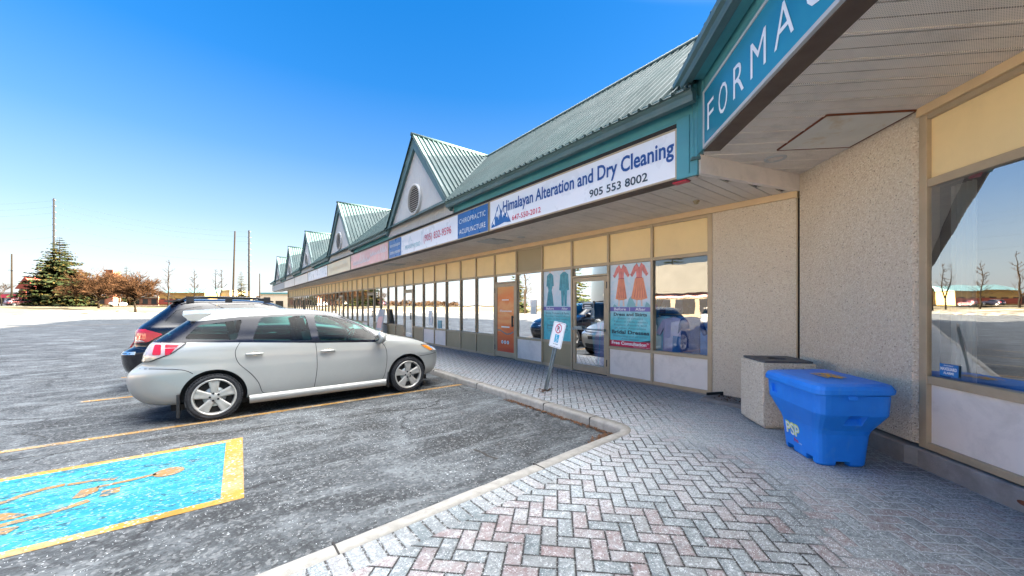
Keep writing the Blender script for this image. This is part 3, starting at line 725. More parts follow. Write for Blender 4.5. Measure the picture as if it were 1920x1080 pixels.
quad(bm, (4.66, 2.24, S+.03), (WX, 1.73, S+.03), (WX, YE, S+.03), (sx(4.66, YE), YE, S+.03)); part('soffit_backing', bm, 'dark')
# wing soffit: slats perpendicular to the wing wall
WS = 3.33; OV = 1.66
bm = bmesh.new(); t = -0.6
k = 0
while t < 9.5:
    t1 = t+seg-(0.022 if k % 2 else 0.010)
    # clip against beam line: from F(d=OV,t=.) to C
    def lim(tt): return OV-0.10
    d0 = 0.0; d1 = OV-0.02
    tb = Vector((4.63, 2.23, 0))-Cn; tF = tb.dot(Dw); dF = tb.dot(Nw)
    # beam line: t = tF * d/dF  -> slat exists where t > tF*d/dF (tF is > 0)
    dm = d1
    def dd_(q): return max(0.0, min(dm, q*dF/tF))
    if t1 > 0.01:
        d1 = dd_(t); P = [wp(max(t, 0), d0, 0), wp(t1, d0, 0), wp(t1, dd_(t1), 0)] + ([wp(t, d1, 0)] if d1 > 0.01 else [])
        prism(bm, [(p.x, p.y) for p in P], lambda x_, y_: (x_, y_, WS), lambda x_, y_: (x_, y_, WS+0.02))
        if k % 2 == 0 and t > 0.2:   # raised rib of the vented panel
            P = [wp(t+0.0, d0, 0), wp(t+0.022, d0, 0), wp(t+0.022, d1-.01, 0), wp(t+0.0, d1-.01, 0)]
            prism(bm, [(p.x, p.y) for p in P], lambda x_, y_: (x_, y_, WS-0.008), lambda x_, y_: (x_, y_, WS+0.001))
    t += seg; k += 1
part('wing_soffit', fixn(bm), 'soffit')
bm = bmesh.new(); P = [wp(0, 0.0, WS+.03), wp(0.1, OV, WS+.03), wp(9.5, OV, WS+.03), wp(9.5, 0, WS+.03)]; quad(bm, *P); part('soffit_backing', bm, 'dark')
# tapering beam between the two soffit levels
F = Vector((4.63, 2.23, 0)); bm = bmesh.new()
n_ = Vector((Cn.y-F.y, -(Cn.x-F.x), 0)).normalized()
if n_.dot(Vector((-1, -1, 0))) < 0: n_ = -n_
a = F+Vector((0.02, 0, 0)); b = Cn.copy()
prism(bm, [(a.x+n_.x*.02, a.y+n_.y*.02), (b.x+n_.x*.02, b.y+n_.y*.02), (b.x-n_.x*.05, b.y-n_.y*.05), (a.x-n_.x*.05, a.y-n_.y*.05)], lambda x_, y_: (x_, y_, S-0.005), lambda x_, y_: (x_, y_, WS+0.0)); part('soffit_beam', fixn(bm), 'white_panel')

# ---- main fascia box (sheared line), brown lip underneath
def shbox(bm, x0, x1, y0, y1, z0, z1, step=8.0, mi=0):
    n_ = max(1, int((y1-y0)/step)); yy = [y0+(y1-y0)*k/n_ for k in range(n_+1)]
    rows = [[bm.verts.new((sx(a_, y_), y_, b_)) for a_, b_ in ((x0, z0), (x1, z0), (x1, z1), (x0, z1))] for y_ in yy]
    for r0, r1 in zip(rows, rows[1:]):
        for k in range(4): bm.faces.new((r0[k], r0[(k+1) % 4], r1[(k+1) % 4], r1[k])).material_index = mi
    bm.faces.new(rows[0]).material_index = mi; bm.faces.new(rows[-1][::-1]).material_index = mi
bm = bmesh.new(); shbox(bm, 4.66, 4.82, 2.38, YE, S+0.004, FH+0.02); part('fascia', fixn(bm), 'teal')
bm = bmesh.new(); shbox(bm, 4.645, 4.83, 2.42, YE, S-0.012, S+0.003); part('fascia_lip', fixn(bm), 'brownlip')
bm = bmesh.new(); shbox(bm, 4.64, 4.80, 2.30, YE, FH+0.10, 4.02); shbox(bm, 4.645, 4.82, 2.30, YE, FH+0.02, FH+0.10); part('frieze', fixn(bm), 'teal')
bm = bmesh.new(); shbox(bm, 4.622, 4.644, 2.40, YE, FH+0.005, FH+0.055); part('frieze_painted_shade', fixn(bm), 'dark')  # solid dark strip painting the shade of the recess over the signs
# corner pilasters
bm = bmesh.new()
box(bm, (4.615, 2.235, S-0.02), (4.66, 2.50, FH+0.1)); box(bm, (4.60, 2.33, S+0.02), (4.616, 2.345, FH+0.1))
part('corner_post', bm, 'teal', bevel=0.004)
bm = bmesh.new()
# folded vertical trim at the corner on the wing side
tF = (F-Cn).dot(Dw); dF = (F-Cn).dot(Nw)
P = [wp(tF-0.03, dF+0.012, 0), wp(tF+0.15, dF+0.012, 0), wp(tF+0.15, dF-0.05, 0), wp(tF-0.03, dF-0.05, 0)]
prism(bm, [(p.x, p.y) for p in P], lambda x_, y_: (x_, y_, WS+0.0), lambda x_, y_: (x_, y_, 4.25))
P = [wp(tF-0.09, dF+0.05, 0), wp(tF-0.02, dF+0.06, 0), wp(tF+0.0, dF-0.02, 0), wp(tF-0.09, dF-0.06, 0)]
prism(bm, [(p.x, p.y) for p in P], lambda x_, y_: (x_, y_, WS-0.03), lambda x_, y_: (x_, y_, 4.2))
part('corner_post', fixn(bm), 'teal', bevel=0.003)
bm = bmesh.new()
P = [wp(tF-0.16, dF+0.07, 0), wp(tF+0.02, dF+0.08, 0), wp(tF+0.02, dF-0.02, 0), wp(tF-0.14, dF-0.05, 0)]
prism(bm, [(p.x, p.y) for p in P], lambda x_, y_: (x_, y_, WS-0.06), lambda x_, y_: (x_, y_, WS-0.028)); part('corner_flashing', fixn(bm), 'teal_grey')

# ---- wing fascia: lip, cabinet band, frieze, gutter
def wbox(bm, t0, t1, d0, d1, h0, h1):
    P = [wp(t0, d0, 0), wp(t1, d0, 0), wp(t1, d1, 0), wp(t0, d1, 0)]
    prism(bm, [(p.x, p.y) for p in P], lambda x_, y_: (x_, y_, h0), lambda x_, y_: (x_, y_, h1))
WT = 10.5
bm = bmesh.new(); wbox(bm, tF+0.12, WT, dF-0.20, dF-0.02, WS-0.012, WS+0.0); part('fascia_lip', fixn(bm), 'brownlip')
bm = bmesh.new(); wbox(bm, tF+0.15, WT, dF-0.16, dF-0.03, WS+0.002, 4.0); part('fascia', fixn(bm), 'teal')
bm = bmesh.new(); wbox(bm, tF+0.15, WT, dF-0.14, dF-0.012, 4.05, 4.24); wbox(bm, tF+0.15, WT, dF-0.14, dF-0.0, 4.0, 4.03); part('frieze', fixn(bm), 'teal')
bm = bmesh.new(); wbox(bm, tF+0.15, WT, dF-0.0, dF+0.19, 4.155, 4.175); part('eave_soffit', fixn(bm), 'teal')
# gutters: K profile
def gutter(bm, path, out, z0, hh=0.16, dd=0.13, joints=3.0):
    """path: two 3D points (wall side line), out: outward vector"""
    a, b = Vector(path[0]), Vector(path[1]); L = (b-a).length
    prof = [(0, 0), (dd*0.62, 0), (dd*0.70, 0.03), (dd*0.72, hh*0.45), (dd*0.98, hh*0.62), (dd, hh), (dd-0.015, hh), (dd-0.015, hh-0.02), (0.0, hh-0.03)]
    r0 = [bm.verts.new(a + Vector(out)*p[0] + Vector((0, 0, z0+p[1]))) for p in prof]; r1 = [bm.verts.new(b + Vector(out)*p[0] + Vector((0, 0, z0+p[1]))) for p in prof]
    n_ = len(prof)
    for k in range(n_): bm.faces.new((r0[k], r0[(k+1) % n_], r1[(k+1) % n_], r1[k]))
    bm.faces.new(r0); bm.faces.new(r1[::-1])
    q = joints
    d = (b-a).normalized()
    while q < L:
        c_ = a+d*q; o_ = Vector(out)
        for (p0, p1) in zip(prof[1:5], prof[2:6]):
            beam(bm, c_+o_*(p0[0]+0.003)+Vector((0, 0, z0+p0[1])), c_+o_*(p1[0]+0.003)+Vector((0, 0, z0+p1[1])), 0.03, 0.006, up=o_)
        q += joints
GAB = [10.56, 19.72, 28.8, 37.2, 45.7]; GW = 2.2
spans = []; s0 = 2.20
for gy in GAB: spans.append((s0, gy-GW+0.06)); s0 = gy+GW-0.06
spans.append((s0, YE))
for a_, b_ in spans:
    bm = bmesh.new(); gutter(bm, [(sx(4.52, a_), a_, 0), (sx(4.52, b_), b_, 0)], (-1, 0, 0), 3.915); part('gutter', fixn(bm), 'teal_grey')
    bm = bmesh.new(); shbox(bm, 4.52, 4.66, a_, b_, 3.99, 4.01); part('eave_soffit', fixn(bm), 'teal')
bm = bmesh.new(); gutter(bm, [wp(tF-0.19, dF+0.12, 0), wp(WT, dF+0.12, 0)], Nw, 4.13, joints=4.5); part('gutter', fixn(bm), 'teal_grey')

# ---- roofs
def rib(bm, p, q, nrm, w_=0.05, h_=0.035):
    p = Vector(p); q = Vector(q); d = (q-p); 
    if d.length < 0.03: return
    d.normalize(); s_ = d.cross(nrm).normalized()
    a = [p-s_*w_/2, p+s_*w_/2, p+s_*w_*0.25+nrm*h_, p-s_*w_*0.25+nrm*h_]; b = [v+(q-p) for v in a]
    A = [bm.verts.new(v) for v in a]; B = [bm.verts.new(v) for v in b]
    for k in range(1, 4): bm.faces.new((A[k], B[k], B[(k+1) % 4], A[(k+1) % 4]))
    bm.faces.new(A); bm.faces.new(B[::-1])
bm = bmesh.new(); E0 = 4.36
RS = 2.2
yy = [RS+(YE-RS)*k/12 for k in range(13)]
for y0, y1 in zip(yy, yy[1:]):
    quad(bm, (sx(E0, y0), y0, EAVE-.02), (sx(E0, y1), y1, EAVE-.02), (sx(RX, y1), y1, RIDGE), (sx(RX, y0), y0, RIDGE))
    quad(bm, (sx(RX, y0), y0, RIDGE), (sx(RX, y1), y1, RIDGE), (sx(10, y1), y1, 3.95), (sx(10, y0), y0, 3.95))
quad(bm, (sx(E0, YE), YE, EAVE), (sx(10, YE), YE, EAVE), (sx(RX, YE), YE, RIDGE), (sx(RX, YE), YE, RIDGE+.001))
nm = Vector((-(RIDGE-EAVE), 0, RX-E0)).normalized()
y = RS+0.05
while y < YE:
    s_ = 0.0
    for gy in GAB:
        if abs(y-gy) < GW: s_ = 1-abs(y-gy)/GW
    if s_ < 0.97:
        rib(bm, (sx(E0+(RX-E0)*s_, y), y, EAVE-.02+(RIDGE-EAVE+.02)*s_), (sx(RX, y), y, RIDGE), nm)
    y += 0.155
tube(bm, [(sx(RX, y_), y_, RIDGE+0.03) for y_ in (RS, 20, 40, YE)], 0.06, 6)
part('roof', fixn(bm), 'roof')
for gi, gy in enumerate(GAB):
    gb = bmesh.new(); fx = sx(GX0, gy); rx = sx(RX, gy)
    for s_ in (-1, 1):
        corner = (fx, gy+s_*GW, EAVE-.02); apx = (fx, gy, RIDGE+.03); bck = (rx, gy, RIDGE+.03)
        f = quad(gb, apx, corner, bck, ((rx+0.001), gy, RIDGE+.031))
        nrm = Vector((0, s_*(RIDGE-EAVE), GW)).normalized()
        x_ = fx+0.04; k = 0
        while x_ < rx-0.08:
            q = (x_-fx)/(rx-fx)
            rib(gb, (x_, gy, RIDGE+.03), (x_, gy+s_*GW*(1-q), EAVE-.02+(RIDGE-EAVE+.05)*q), nrm); x_ += 0.155
        # valley flashing
        beam(gb, Vector(corner)+Vector((0, 0, .02)), Vector(bck)+Vector((0, 0, .02)), 0.12, 0.02, up=nrm)
    tube(gb, [(fx-.02, gy, RIDGE+.05), (rx, gy, RIDGE+.05)], 0.055, 6)
    g_ = part('gable', fixn(gb), 'roof')
    # siding face with vertical boards
    fb = bmesh.new(); xf = sx(4.56, gy); slope = (RIDGE-EAVE)/GW
    def gtop(y_): return RIDGE - 0.22 - abs(y_-gy)*slope*1.02
    yy_ = gy-GW+0.0; yend = gy+GW; st = 0.125
    while yy_ < yend-0.001:
        y1_ = min(yy_+st, yend); t0_ = max(gtop(yy_), 3.98); t1_ = max(gtop(y1_), 3.98); zb = 3.80
        if yy_ < gy < y1_: t0_ = t1_ = max(t0_, t1_)
        A = [(xf, yy_+0.004, zb), (xf, y1_-0.004, zb), (xf, y1_-0.004, t1_), (xf, yy_+0.004, t0_)]
        va = [fb.verts.new(p) for p in A]; vb = [fb.verts.new((p[0]+0.03, p[1], p[2])) for p in A]
        fb.faces.new(va); fb.faces.new(vb[::-1])
        for k in range(4): fb.faces.new((va[k], vb[k], vb[(k+1) % 4], va[(k+1) % 4]))
        yy_ = y1_
    A = [(xf+.025, gy-GW, 3.8), (xf+.025, gy+GW, 3.8), (xf+.025, gy+GW, 4.0), (xf+.025, gy, RIDGE-0.25), (xf+.025, gy-GW, 4.0)]
    fb.faces.new([fb.verts.new(p) for p in A])
    obj('gable_face', fixn(fb), 'offwhite', g_)
    # raking fascia boards
    rb = bmesh.new(); xr = sx(GX0+.05, gy)
    for s_ in (-1, 1):
        P = [(gy, RIDGE+0.05), (gy+s_*(GW+0.03), EAVE-0.06), (gy+s_*(GW-0.02), EAVE-0.20), (gy+s_*(GW-0.24), EAVE-0.02), (gy, RIDGE-0.36)]
        A = [rb.verts.new((xr, p[0], p[1])) for p in P]; B = [rb.verts.new((xr+0.09, p[0], p[1])) for p in P]
        rb.faces.new(A); rb.faces.new(B[::-1])
        for k in range(5): rb.faces.new((A[k], B[k], B[(k+1) % 5], A[(k+1) % 5]))
    obj('rake_board', fixn(rb), 'teal_grey', g_)
    # round louvred vent
    vb = bmesh.new(); R = 0.40; vc = Vector((xf-0.035, gy+0.04, 4.62))
    lathe(vb, [(0.05, R+0.055), (-0.02, R+0.055), (-0.035, R+0.03), (-0.035, R), (0.02, R-0.005)], 36, 'X', vc)
    k = -R+0.05
    while k < R-0.02:
        hw = math.sqrt(R*R-k*k)
        X_ = Matrix.Translation(vc+Vector((0.0, 0, k))) @ Matrix.Rotation(math.radians(-38), 4, 'Y')
        box(vb, (-0.035, -hw, -0.006), (0.035, hw, 0.006), X=X_); k += 0.062
    v_ = obj('gable_vent', fixn(vb), 'offwhite', g_)
    vb = bmesh.new(); f = vb.faces.new([vb.verts.new((xf-0.003, vc.y+a_, vc.z+b_)) for a_, b_ in circ(0, 0, R, 24)])
    obj('vent_backing', vb, 'dark', v_)
# wing roof: rises from its own gutter, turned 45 degrees
bm = bmesh.new()
e0 = wp(-0.6, dF+0.23, 4.27); e1 = wp(WT, dF+0.23, 4.27); r0_ = wp(-1.8, dF-2.45, 6.6); r1_ = wp(WT, dF-2.45, 6.6); b0_ = wp(-1.8, dF-5.2, 4.2); b1_ = wp(WT, dF-5.2, 4.2)
e0 = wp(tF-0.19, dF+0.23, 4.27)
quad(bm, e0, e1, r1_, r0_); quad(bm, r0_, r1_, b1_, b0_); quad(bm, e0, r0_, b0_, wp(-.6, -2, 4.0))
k = 0
nm = (e1-e0).cross(r1_-e1).normalized(); nm = nm if nm.z > 0 else -nm
q = tF+0.1
while q < WT: rib(bm, wp(q, dF+0.23, 4.27), wp(q, dF-2.45, 6.6), nm); q += 0.155
part('wing_roof', fixn(bm), 'roof')
# wing beyond the frame: turns behind the camera, it shades the walk
bm = bmesh.new(); P = [wp(9.0, 0, 0), wp(9.0, -7, 0), wp(-1, -7, 0), wp(-1.5, -3.0, 0)]
for a_, b_ in zip(P, P[1:]): quad(bm, a_, b_, b_+Vector((0, 0, 4.2)), a_+Vector((0, 0, 4.2)))
quad(bm, *[p+Vector((0, 0, 4.2)) for p in (wp(-1, 0.2, 0), wp(9.0, 0.2, 0), wp(9, -7, 0), wp(-1, -7, 0))]); part('wing_back_wall', bm, 'aggregate')

# ---- wing storefront
wt = [1.83, 4.05, 5.3, 6.5, 7.7, 8.9]; WH = [0.19, 0.83, 2.60, 3.22]
bm = bmesh.new()
for i, t in enumerate(wt): wbox(bm, t-(0.045 if i else 0.03), t+0.045, -0.10, 0.012, WH[0], WH[3]+0.03)
for t0_, t1_ in zip(wt, wt[1:]):
    a, b = t0_+.045, t1_-.045
    wbox(bm, a, b, -0.095, 0.006, WH[0], WH[0]+0.06); wbox(bm, a, b, -0.095, 0.006, WH[1]-0.045, WH[1]+0.03); wbox(bm, a, b, -0.095, 0.006, WH[2]-0.02, WH[2]+0.055); wbox(bm, a, b, -0.095, 0.006, WH[3]-0.02, WH[3]+0.03)
part('wing_storefront_frame', fixn(bm), 'bronze', bevel=0.005)
bm = bmesh.new(); wbox(bm, 1.80, 9, -0.02, 0.035, WH[3]+0.03, WS); part('head_trim', fixn(bm), 'trim')
for i, (t0_, t1_) in enumerate(zip(wt, wt[1:])):
    a, b = t0_+.045, t1_-.045
    bm = bmesh.new(); wbox(bm, a, b, -0.05, -0.03, WH[2]+.055, WH[3]-.02); part('transom_panel', fixn(bm), 'cream')
    bm = bmesh.new(); wbox(bm, a, b, -0.05, -0.03, WH[0]+.06, WH[1]-.045); part('lower_panel', fixn(bm), 'white_panel')
    bm = bmesh.new(); sw_ = -.012-.040*(b-a); quad(bm, wp(a, -.012, WH[1]+.03), wp(b, sw_, WH[1]+.03), wp(b, sw_, WH[2]-.02), wp(a, -.012, WH[2]-.02)); part('window_pane', bm, 'wingglass')
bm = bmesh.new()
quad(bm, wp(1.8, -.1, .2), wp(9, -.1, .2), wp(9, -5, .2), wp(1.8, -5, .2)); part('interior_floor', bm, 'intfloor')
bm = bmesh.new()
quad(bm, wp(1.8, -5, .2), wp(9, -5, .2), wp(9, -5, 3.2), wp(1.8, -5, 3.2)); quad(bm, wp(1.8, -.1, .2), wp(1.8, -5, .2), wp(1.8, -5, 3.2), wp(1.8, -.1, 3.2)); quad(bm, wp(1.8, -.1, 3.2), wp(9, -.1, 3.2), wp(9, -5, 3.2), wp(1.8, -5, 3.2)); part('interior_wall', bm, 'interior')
gl_ = G('lamp_tube'); em_ = gl_.n('ShaderNodeEmission'); em_.inputs[0].default_value = (1, .86, .62, 1); em_.inputs[1].default_value = 0.5; gl_.t.links.new(em_.outputs[0], gl_.out.inputs[0]); M['lamp'] = gl_.mat
for (t_0, d_0) in ((2.9, -1.6), (3.6, -2.9)):
    bm = bmesh.new(); wbox(bm, t_0, t_0+1.2, d_0, d_0+.14, 2.95, 3.02); lo_ = part('ceiling_lamp', fixn(bm), 'lamp')
# soffit fittings
bm = bmesh.new()
def hatch(P, z, w_=0.03):
    b_ = bmesh.new()
    for a_, c_ in zip(P, P[1:]+P[:1]): beam(b_, (a_[0], a_[1], z), (c_[0], c_[1], z), w_, 0.02)
    return b_
hp = [wp(0.98, 0.80, 0), wp(1.80, 0.80, 0), wp(1.80, 0.03, 0), wp(0.98, 0.03, 0)]
h_ = obj('access_hatch', hatch([(p.x, p.y) for p in hp], WS-0.006, 0.014), 'rust', bld); h_['label'] = 'white painted access hatch with rust stained rim in the wing soffit'
M['hatch'] = simple('stained_board', (0.66, 0.64, 0.58), 0.6, 0, 0.08, 2.5, dirt=(0.5, 0.33, 0.13), dirt_amt=0.75)
bm = bmesh.new(); quad(bm, *[(p.x, p.y, WS-0.014) for p in [wp(0.99, 0.79, 0), wp(1.79, 0.79, 0), wp(1.79, 0.04, 0), wp(0.99, 0.04, 0)]]); obj('hatch_board', bm, 'hatch', h_)
def downlight(x_, y_, z_, label, r_=0.075):
    b_ = bmesh.new(); lathe(b_, [(0.0, r_+0.02), (-0.012, r_+0.015), (-0.016, r_), (0.004, r_-0.02), (0.006, 0.001)], 28, 'Z', (x_, y_, z_)); return part('downlight', fixn(b_), 'offwhite')
p = wp(0.69, 0.67, 0); downlight(p.x, p.y, WS, 'round white downlight beside the rusty hatch', 0.10)
bm = bmesh.new(); lathe(bm, [(0, .02), (-.02, .035), (-.05, .03), (-.06, .001)], 14, 'Z', (5.83, 2.84, S)); box(bm, (5.80, 2.80, S-.02), (5.86, 2.88, S)); part('soffit_sensor', bm, 'cream_brown')
for (x_, y_, l_) in ((5.70, 6.90, 'round downlight behind the white square panel, over the orange door'), (5.75, 12.6, 'second round downlight along the main soffit'), (5.8, 17.0, 'third round downlight along the main soffit')):
    downlight(x_, y_, S, l_)
for (x_, y_, l_) in ((5.55, 7.75, 'flat grey soffit panel near the orange door'), (5.6, 14.6, 'flat grey soffit panel above the physio windows')):
    bm = bmesh.new(); box(bm, (x_-.33, y_-.33, S-.012), (x_+.33, y_+.33, S)); box(bm, (x_-.30, y_-.30, S-.018), (x_+.30, y_+.30, S-.012)); part('soffit_panel', bm, 'offwhite')
bm = bmesh.new(); box(bm, (4.70, 2.42, S-.03), (4.80, 2.60, S-.013)); part('sign_lamp_cover', bm, 'redtext')

# ================================================================== SIGNS on the fascia
UF = (-SH, -1, 0); ZV = (0, 0, 1)
def sign_panel(y0, y1, label, face='signwhite', frame='bronze', group=None):
    """a sign cabinet hung on the main fascia between y0 (near) and y1 (far)"""
    t_ = thing('shop_sign', label, 'sign', (sx(4.66, (y0+y1)/2), (y0+y1)/2, S), group=group)
    b_ = bmesh.new(); shbox(b_, 4.624, 4.66, y0, y1, S, S+0.022); shbox(b_, 4.624, 4.66, y0, y1, FH-0.022, FH); shbox(b_, 4.624, 4.66, y0, y0+0.022, S+.022, FH-.022); shbox(b_, 4.624, 4.66, y1-.022, y1, S+.022, FH-.022)
    obj('sign_frame', fixn(b_), frame, t_)
    b_ = bmesh.new(); shbox(b_, 4.634, 4.655, y0+.022, y1-.022, S+.022, FH-.022); obj('sign_face', fixn(b_), face, t_)
    return t_
def SO(y, z): return (sx(4.632, y), y, z)       # point on the sign face plane
s1 = sign_panel(2.50, 6.77, 'long white sign reading Himalayan Alteration and Dry Cleaning with mountain logo')
bm = bmesh.new()
text_fit(bm, 'Himalayan Alteration and Dry Cleaning', SO(6.27, S+0.315), UF, ZV, 3.73, 0.215, 0.022); obj('lettering', bm, 'navytext', s1)
bm = bmesh.new(); text_fit(bm, '905 553 8002', SO(3.95, S+0.085), UF, ZV, 1.03, 0.115, 0.016); obj('phone_number', bm, 'darktext', s1)
bm = bmesh.new(); text_fit(bm, '647-550-2012', SO(5.96, S+0.085), UF, ZV, 0.86, 0.10, 0.010); obj('phone_number', bm, 'redtext', s1)
bm = bmesh.new(); O_ = SO(6.72, S+0.05)
flatpoly(bm, [(0.02, 0.0), (0.04, 0.10), (0.10, 0.16), (0.16, 0.24), (0.24, 0.40), (0.30, 0.46), (0.35, 0.36), (0.40, 0.30), (0.45, 0.38), (0.52, 0.22), (0.58, 0.26), (0.66, 0.12), (0.72, 0.02), (0.5, 0.05), (0.3, 0.02)], O_, UF, ZV, 0.002)
lg = obj('mountain_logo', bm, 'signblue', s1)
bm = bmesh.new()
for P in ([(0.30, 0.44), (0.26, 0.33), (0.22, 0.30), (0.19, 0.20), (0.23, 0.23), (0.25, 0.18), (0.28, 0.24), (0.30, 0.12), (0.32, 0.25), (0.35, 0.20), (0.34, 0.33)], [(0.45, 0.36), (0.41, 0.25), (0.44, 0.15), (0.47, 0.22), (0.50, 0.17), (0.49, 0.27)], [(0.58, 0.24), (0.55, 0.13), (0.59, 0.16), (0.63, 0.10), (0.60, 0.20)], [(0.10, 0.14), (0.07, 0.05), (0.12, 0.08), (0.16, 0.03), (0.15, 0.18)]):
    flatpoly(bm, P, O_, UF, ZV, 0.004)
obj('snow_cap', bm, 'signwhite', lg)
s2 = sign_panel(6.80, 13.05, 'white physio sign with blue chiropractic panel beside the mountain logo sign')
def sign_blue(y0, y1, par):
    b_ = bmesh.new(); shbox(b_, 4.630, 4.636, y0, y1, S+.024, FH-.024); return obj('blue_panel', fixn(b_), 'signblue', par)
bp = sign_blue(6.83, 8.17, s2)
bm = bmesh.new(); text_fit(bm, 'CHIROPRACTIC', (sx(4.629, 8.08), 8.08, S+0.37), UF, ZV, 1.16, 0.115, 0.0, 1.1); text_fit(bm, 'ACUPUNCTURE', (sx(4.629, 8.08), 8.08, S+0.12), UF, ZV, 1.16, 0.115, 0.0, 1.1); obj('lettering', bm, 'whitetext', bp)
bm = bmesh.new(); text_fit(bm, '(905) 832-9596', SO(10.15, S+0.22), UF, ZV, 1.65, 0.19, 0.004); obj('phone_number', bm, 'redtext', s2)
M['softteal'] = simple('soft_teal', (0.22, 0.47, 0.52), 0.4, 0, .05)
bm = bmesh.new(); text_fit(bm, 'PEAKPHYSIO', SO(11.55, S+0.15), UF, ZV, 1.15, 0.13, 0.0); stroke(bm, [(0, 0), (0.10, 0.16), (0.2, 0)], 0.02, SO(11.25, S+0.36), UF, ZV); stroke(bm, [(0, 0), (0, 0.38)], 0.012, SO(10.28, S+0.14), UF, ZV); obj('lettering', bm, 'softteal', s2)
bp = sign_blue(11.9, 13.02, s2)
bm = bmesh.new(); text_fit(bm, 'PHYSIOTHERAPY', (sx(4.629, 12.9), 12.9, S+0.36), UF, ZV, 0.9, 0.10, 0.0); text_fit(bm, 'MASSAGE', (sx(4.629, 12.9), 12.9, S+0.14), UF, ZV, 0.7, 0.10, 0.0)
bm.free(); bm = bmesh.new()
for zz in (0.37, 0.13):
    xq = 0.05
    while xq < 0.95: stroke(bm, [(xq, 0), (xq+0.045, 0.09)], 0.03, (sx(4.629, 12.95), 12.95, S+zz), UF, ZV); xq += 0.085
obj('faded_lettering', bm, 'whitetext', bp)
M['pinkface'] = simple('faded_red_face', (0.80, 0.42, 0.38), 0.35, 0, 0.18, 0.7, dirt=(0.85, 0.72, 0.66), dirt_amt=0.8)
M['goldface'] = simple('pale_gold_face', (0.80, 0.66, 0.42), 0.35, 0, 0.1, 0.7)
M['creamface'] = simple('pale_cream_face', (0.82, 0.76, 0.68), 0.35, 0, 0.06, 0.7)
s3 = sign_panel(13.10, 18.0, 'washed out pink sign with faded white lettering', 'pinkface')
bm = bmesh.new(); random.seed(5); xq = 0.25
while xq < 4.5: stroke(bm, [(xq, 0), (xq+0.06, 0.10+0.12*random.random()), (xq+0.14, 0.02)], 0.05, SO(17.85, S+0.14+(0.16 if xq > 2.6 else 0)), UF, ZV); xq += 0.19
obj('faded_lettering', bm, 'whitetext', s3)
s4 = sign_panel(18.05, 22.8, 'pale gold sign with faint brown lettering', 'goldface')
bm = bmesh.new(); xq = 0.4
while xq < 4.2: stroke(bm, [(xq, 0), (xq, 0.17)], 0.035, SO(22.6, S+0.22), UF, ZV); xq += 0.16
obj('faded_lettering', bm, 'trim', s4)
sign_panel(22.85, 28.9, 'blank white sign next to the pale gold sign', 'signwhite')
sign_panel(28.95, 35.0, 'cream blank sign third from the far end of the fascia', 'creamface')
sign_panel(35.05, 41.5, 'pinkish white sign second from the far end of the fascia', 'creamface')
sign_panel(41.55, YE-0.05, 'grey blank sign at the far end of the fascia', 'offwhite')
# wing sign
def mk_tealsign():
    g = G('sign_teal'); p = g.pos(); x, y, z = g.xyz(p)
    col = g.ramp(g.noise(p, 1.0, 4), [(0.3, (0.02, 0.20, 0.30)), (0.7, (0.035, 0.26, 0.37))])
    g.bsdf(col, 0.22, 0, None); return g.mat
M['signteal'] = mk_tealsign()
sw = thing('shop_sign', 'dark teal wing sign with large white capitals F O R M A G', 'sign', tuple(wp(4, dF-0.03, WS)))
bm = bmesh.new(); t0_, t1_ = tF+0.17, 7.5
wbox(bm, t0_, t1_, dF-.03, dF+0.012, WS, WS+0.035); wbox(bm, t0_, t1_, dF-.03, dF+0.012, 3.965, 3.995); wbox(bm, t0_, t0_+.03, dF-.03, dF+0.012, WS+.035, 3.965); wbox(bm, t1_-.03, t1_, dF-.03, dF+0.012, WS+.035, 3.965)
obj('sign_frame', fixn(bm), 'offwhite', sw)
bm = bmesh.new(); wbox(bm, t0_+.03, t1_-.03, dF-.028, dF+0.004, WS+.035, 3.965); obj('sign_face', fixn(bm), 'signteal', sw)
bm = bmesh.new()
P0 = (Vector((4.63, 2.23, 0))-Cn).dot(Dw)
for ch, tt, wd in (('F', 0.30, 0.17), ('O', 0.60, 0.21), ('R', 0.94, 0.21), ('M', 1.27, 0.25), ('A', 1.64, 0.25), ('G', 2.02, 0.23)):
    # tt is measured from the corner of the fascia
    text_fit(bm, ch, tuple(wp(P0+tt, dF+0.004, WS+0.155)), tuple(Dw), ZV, wd, 0.315, -0.004)
obj('lettering', bm, 'whitetext', sw)
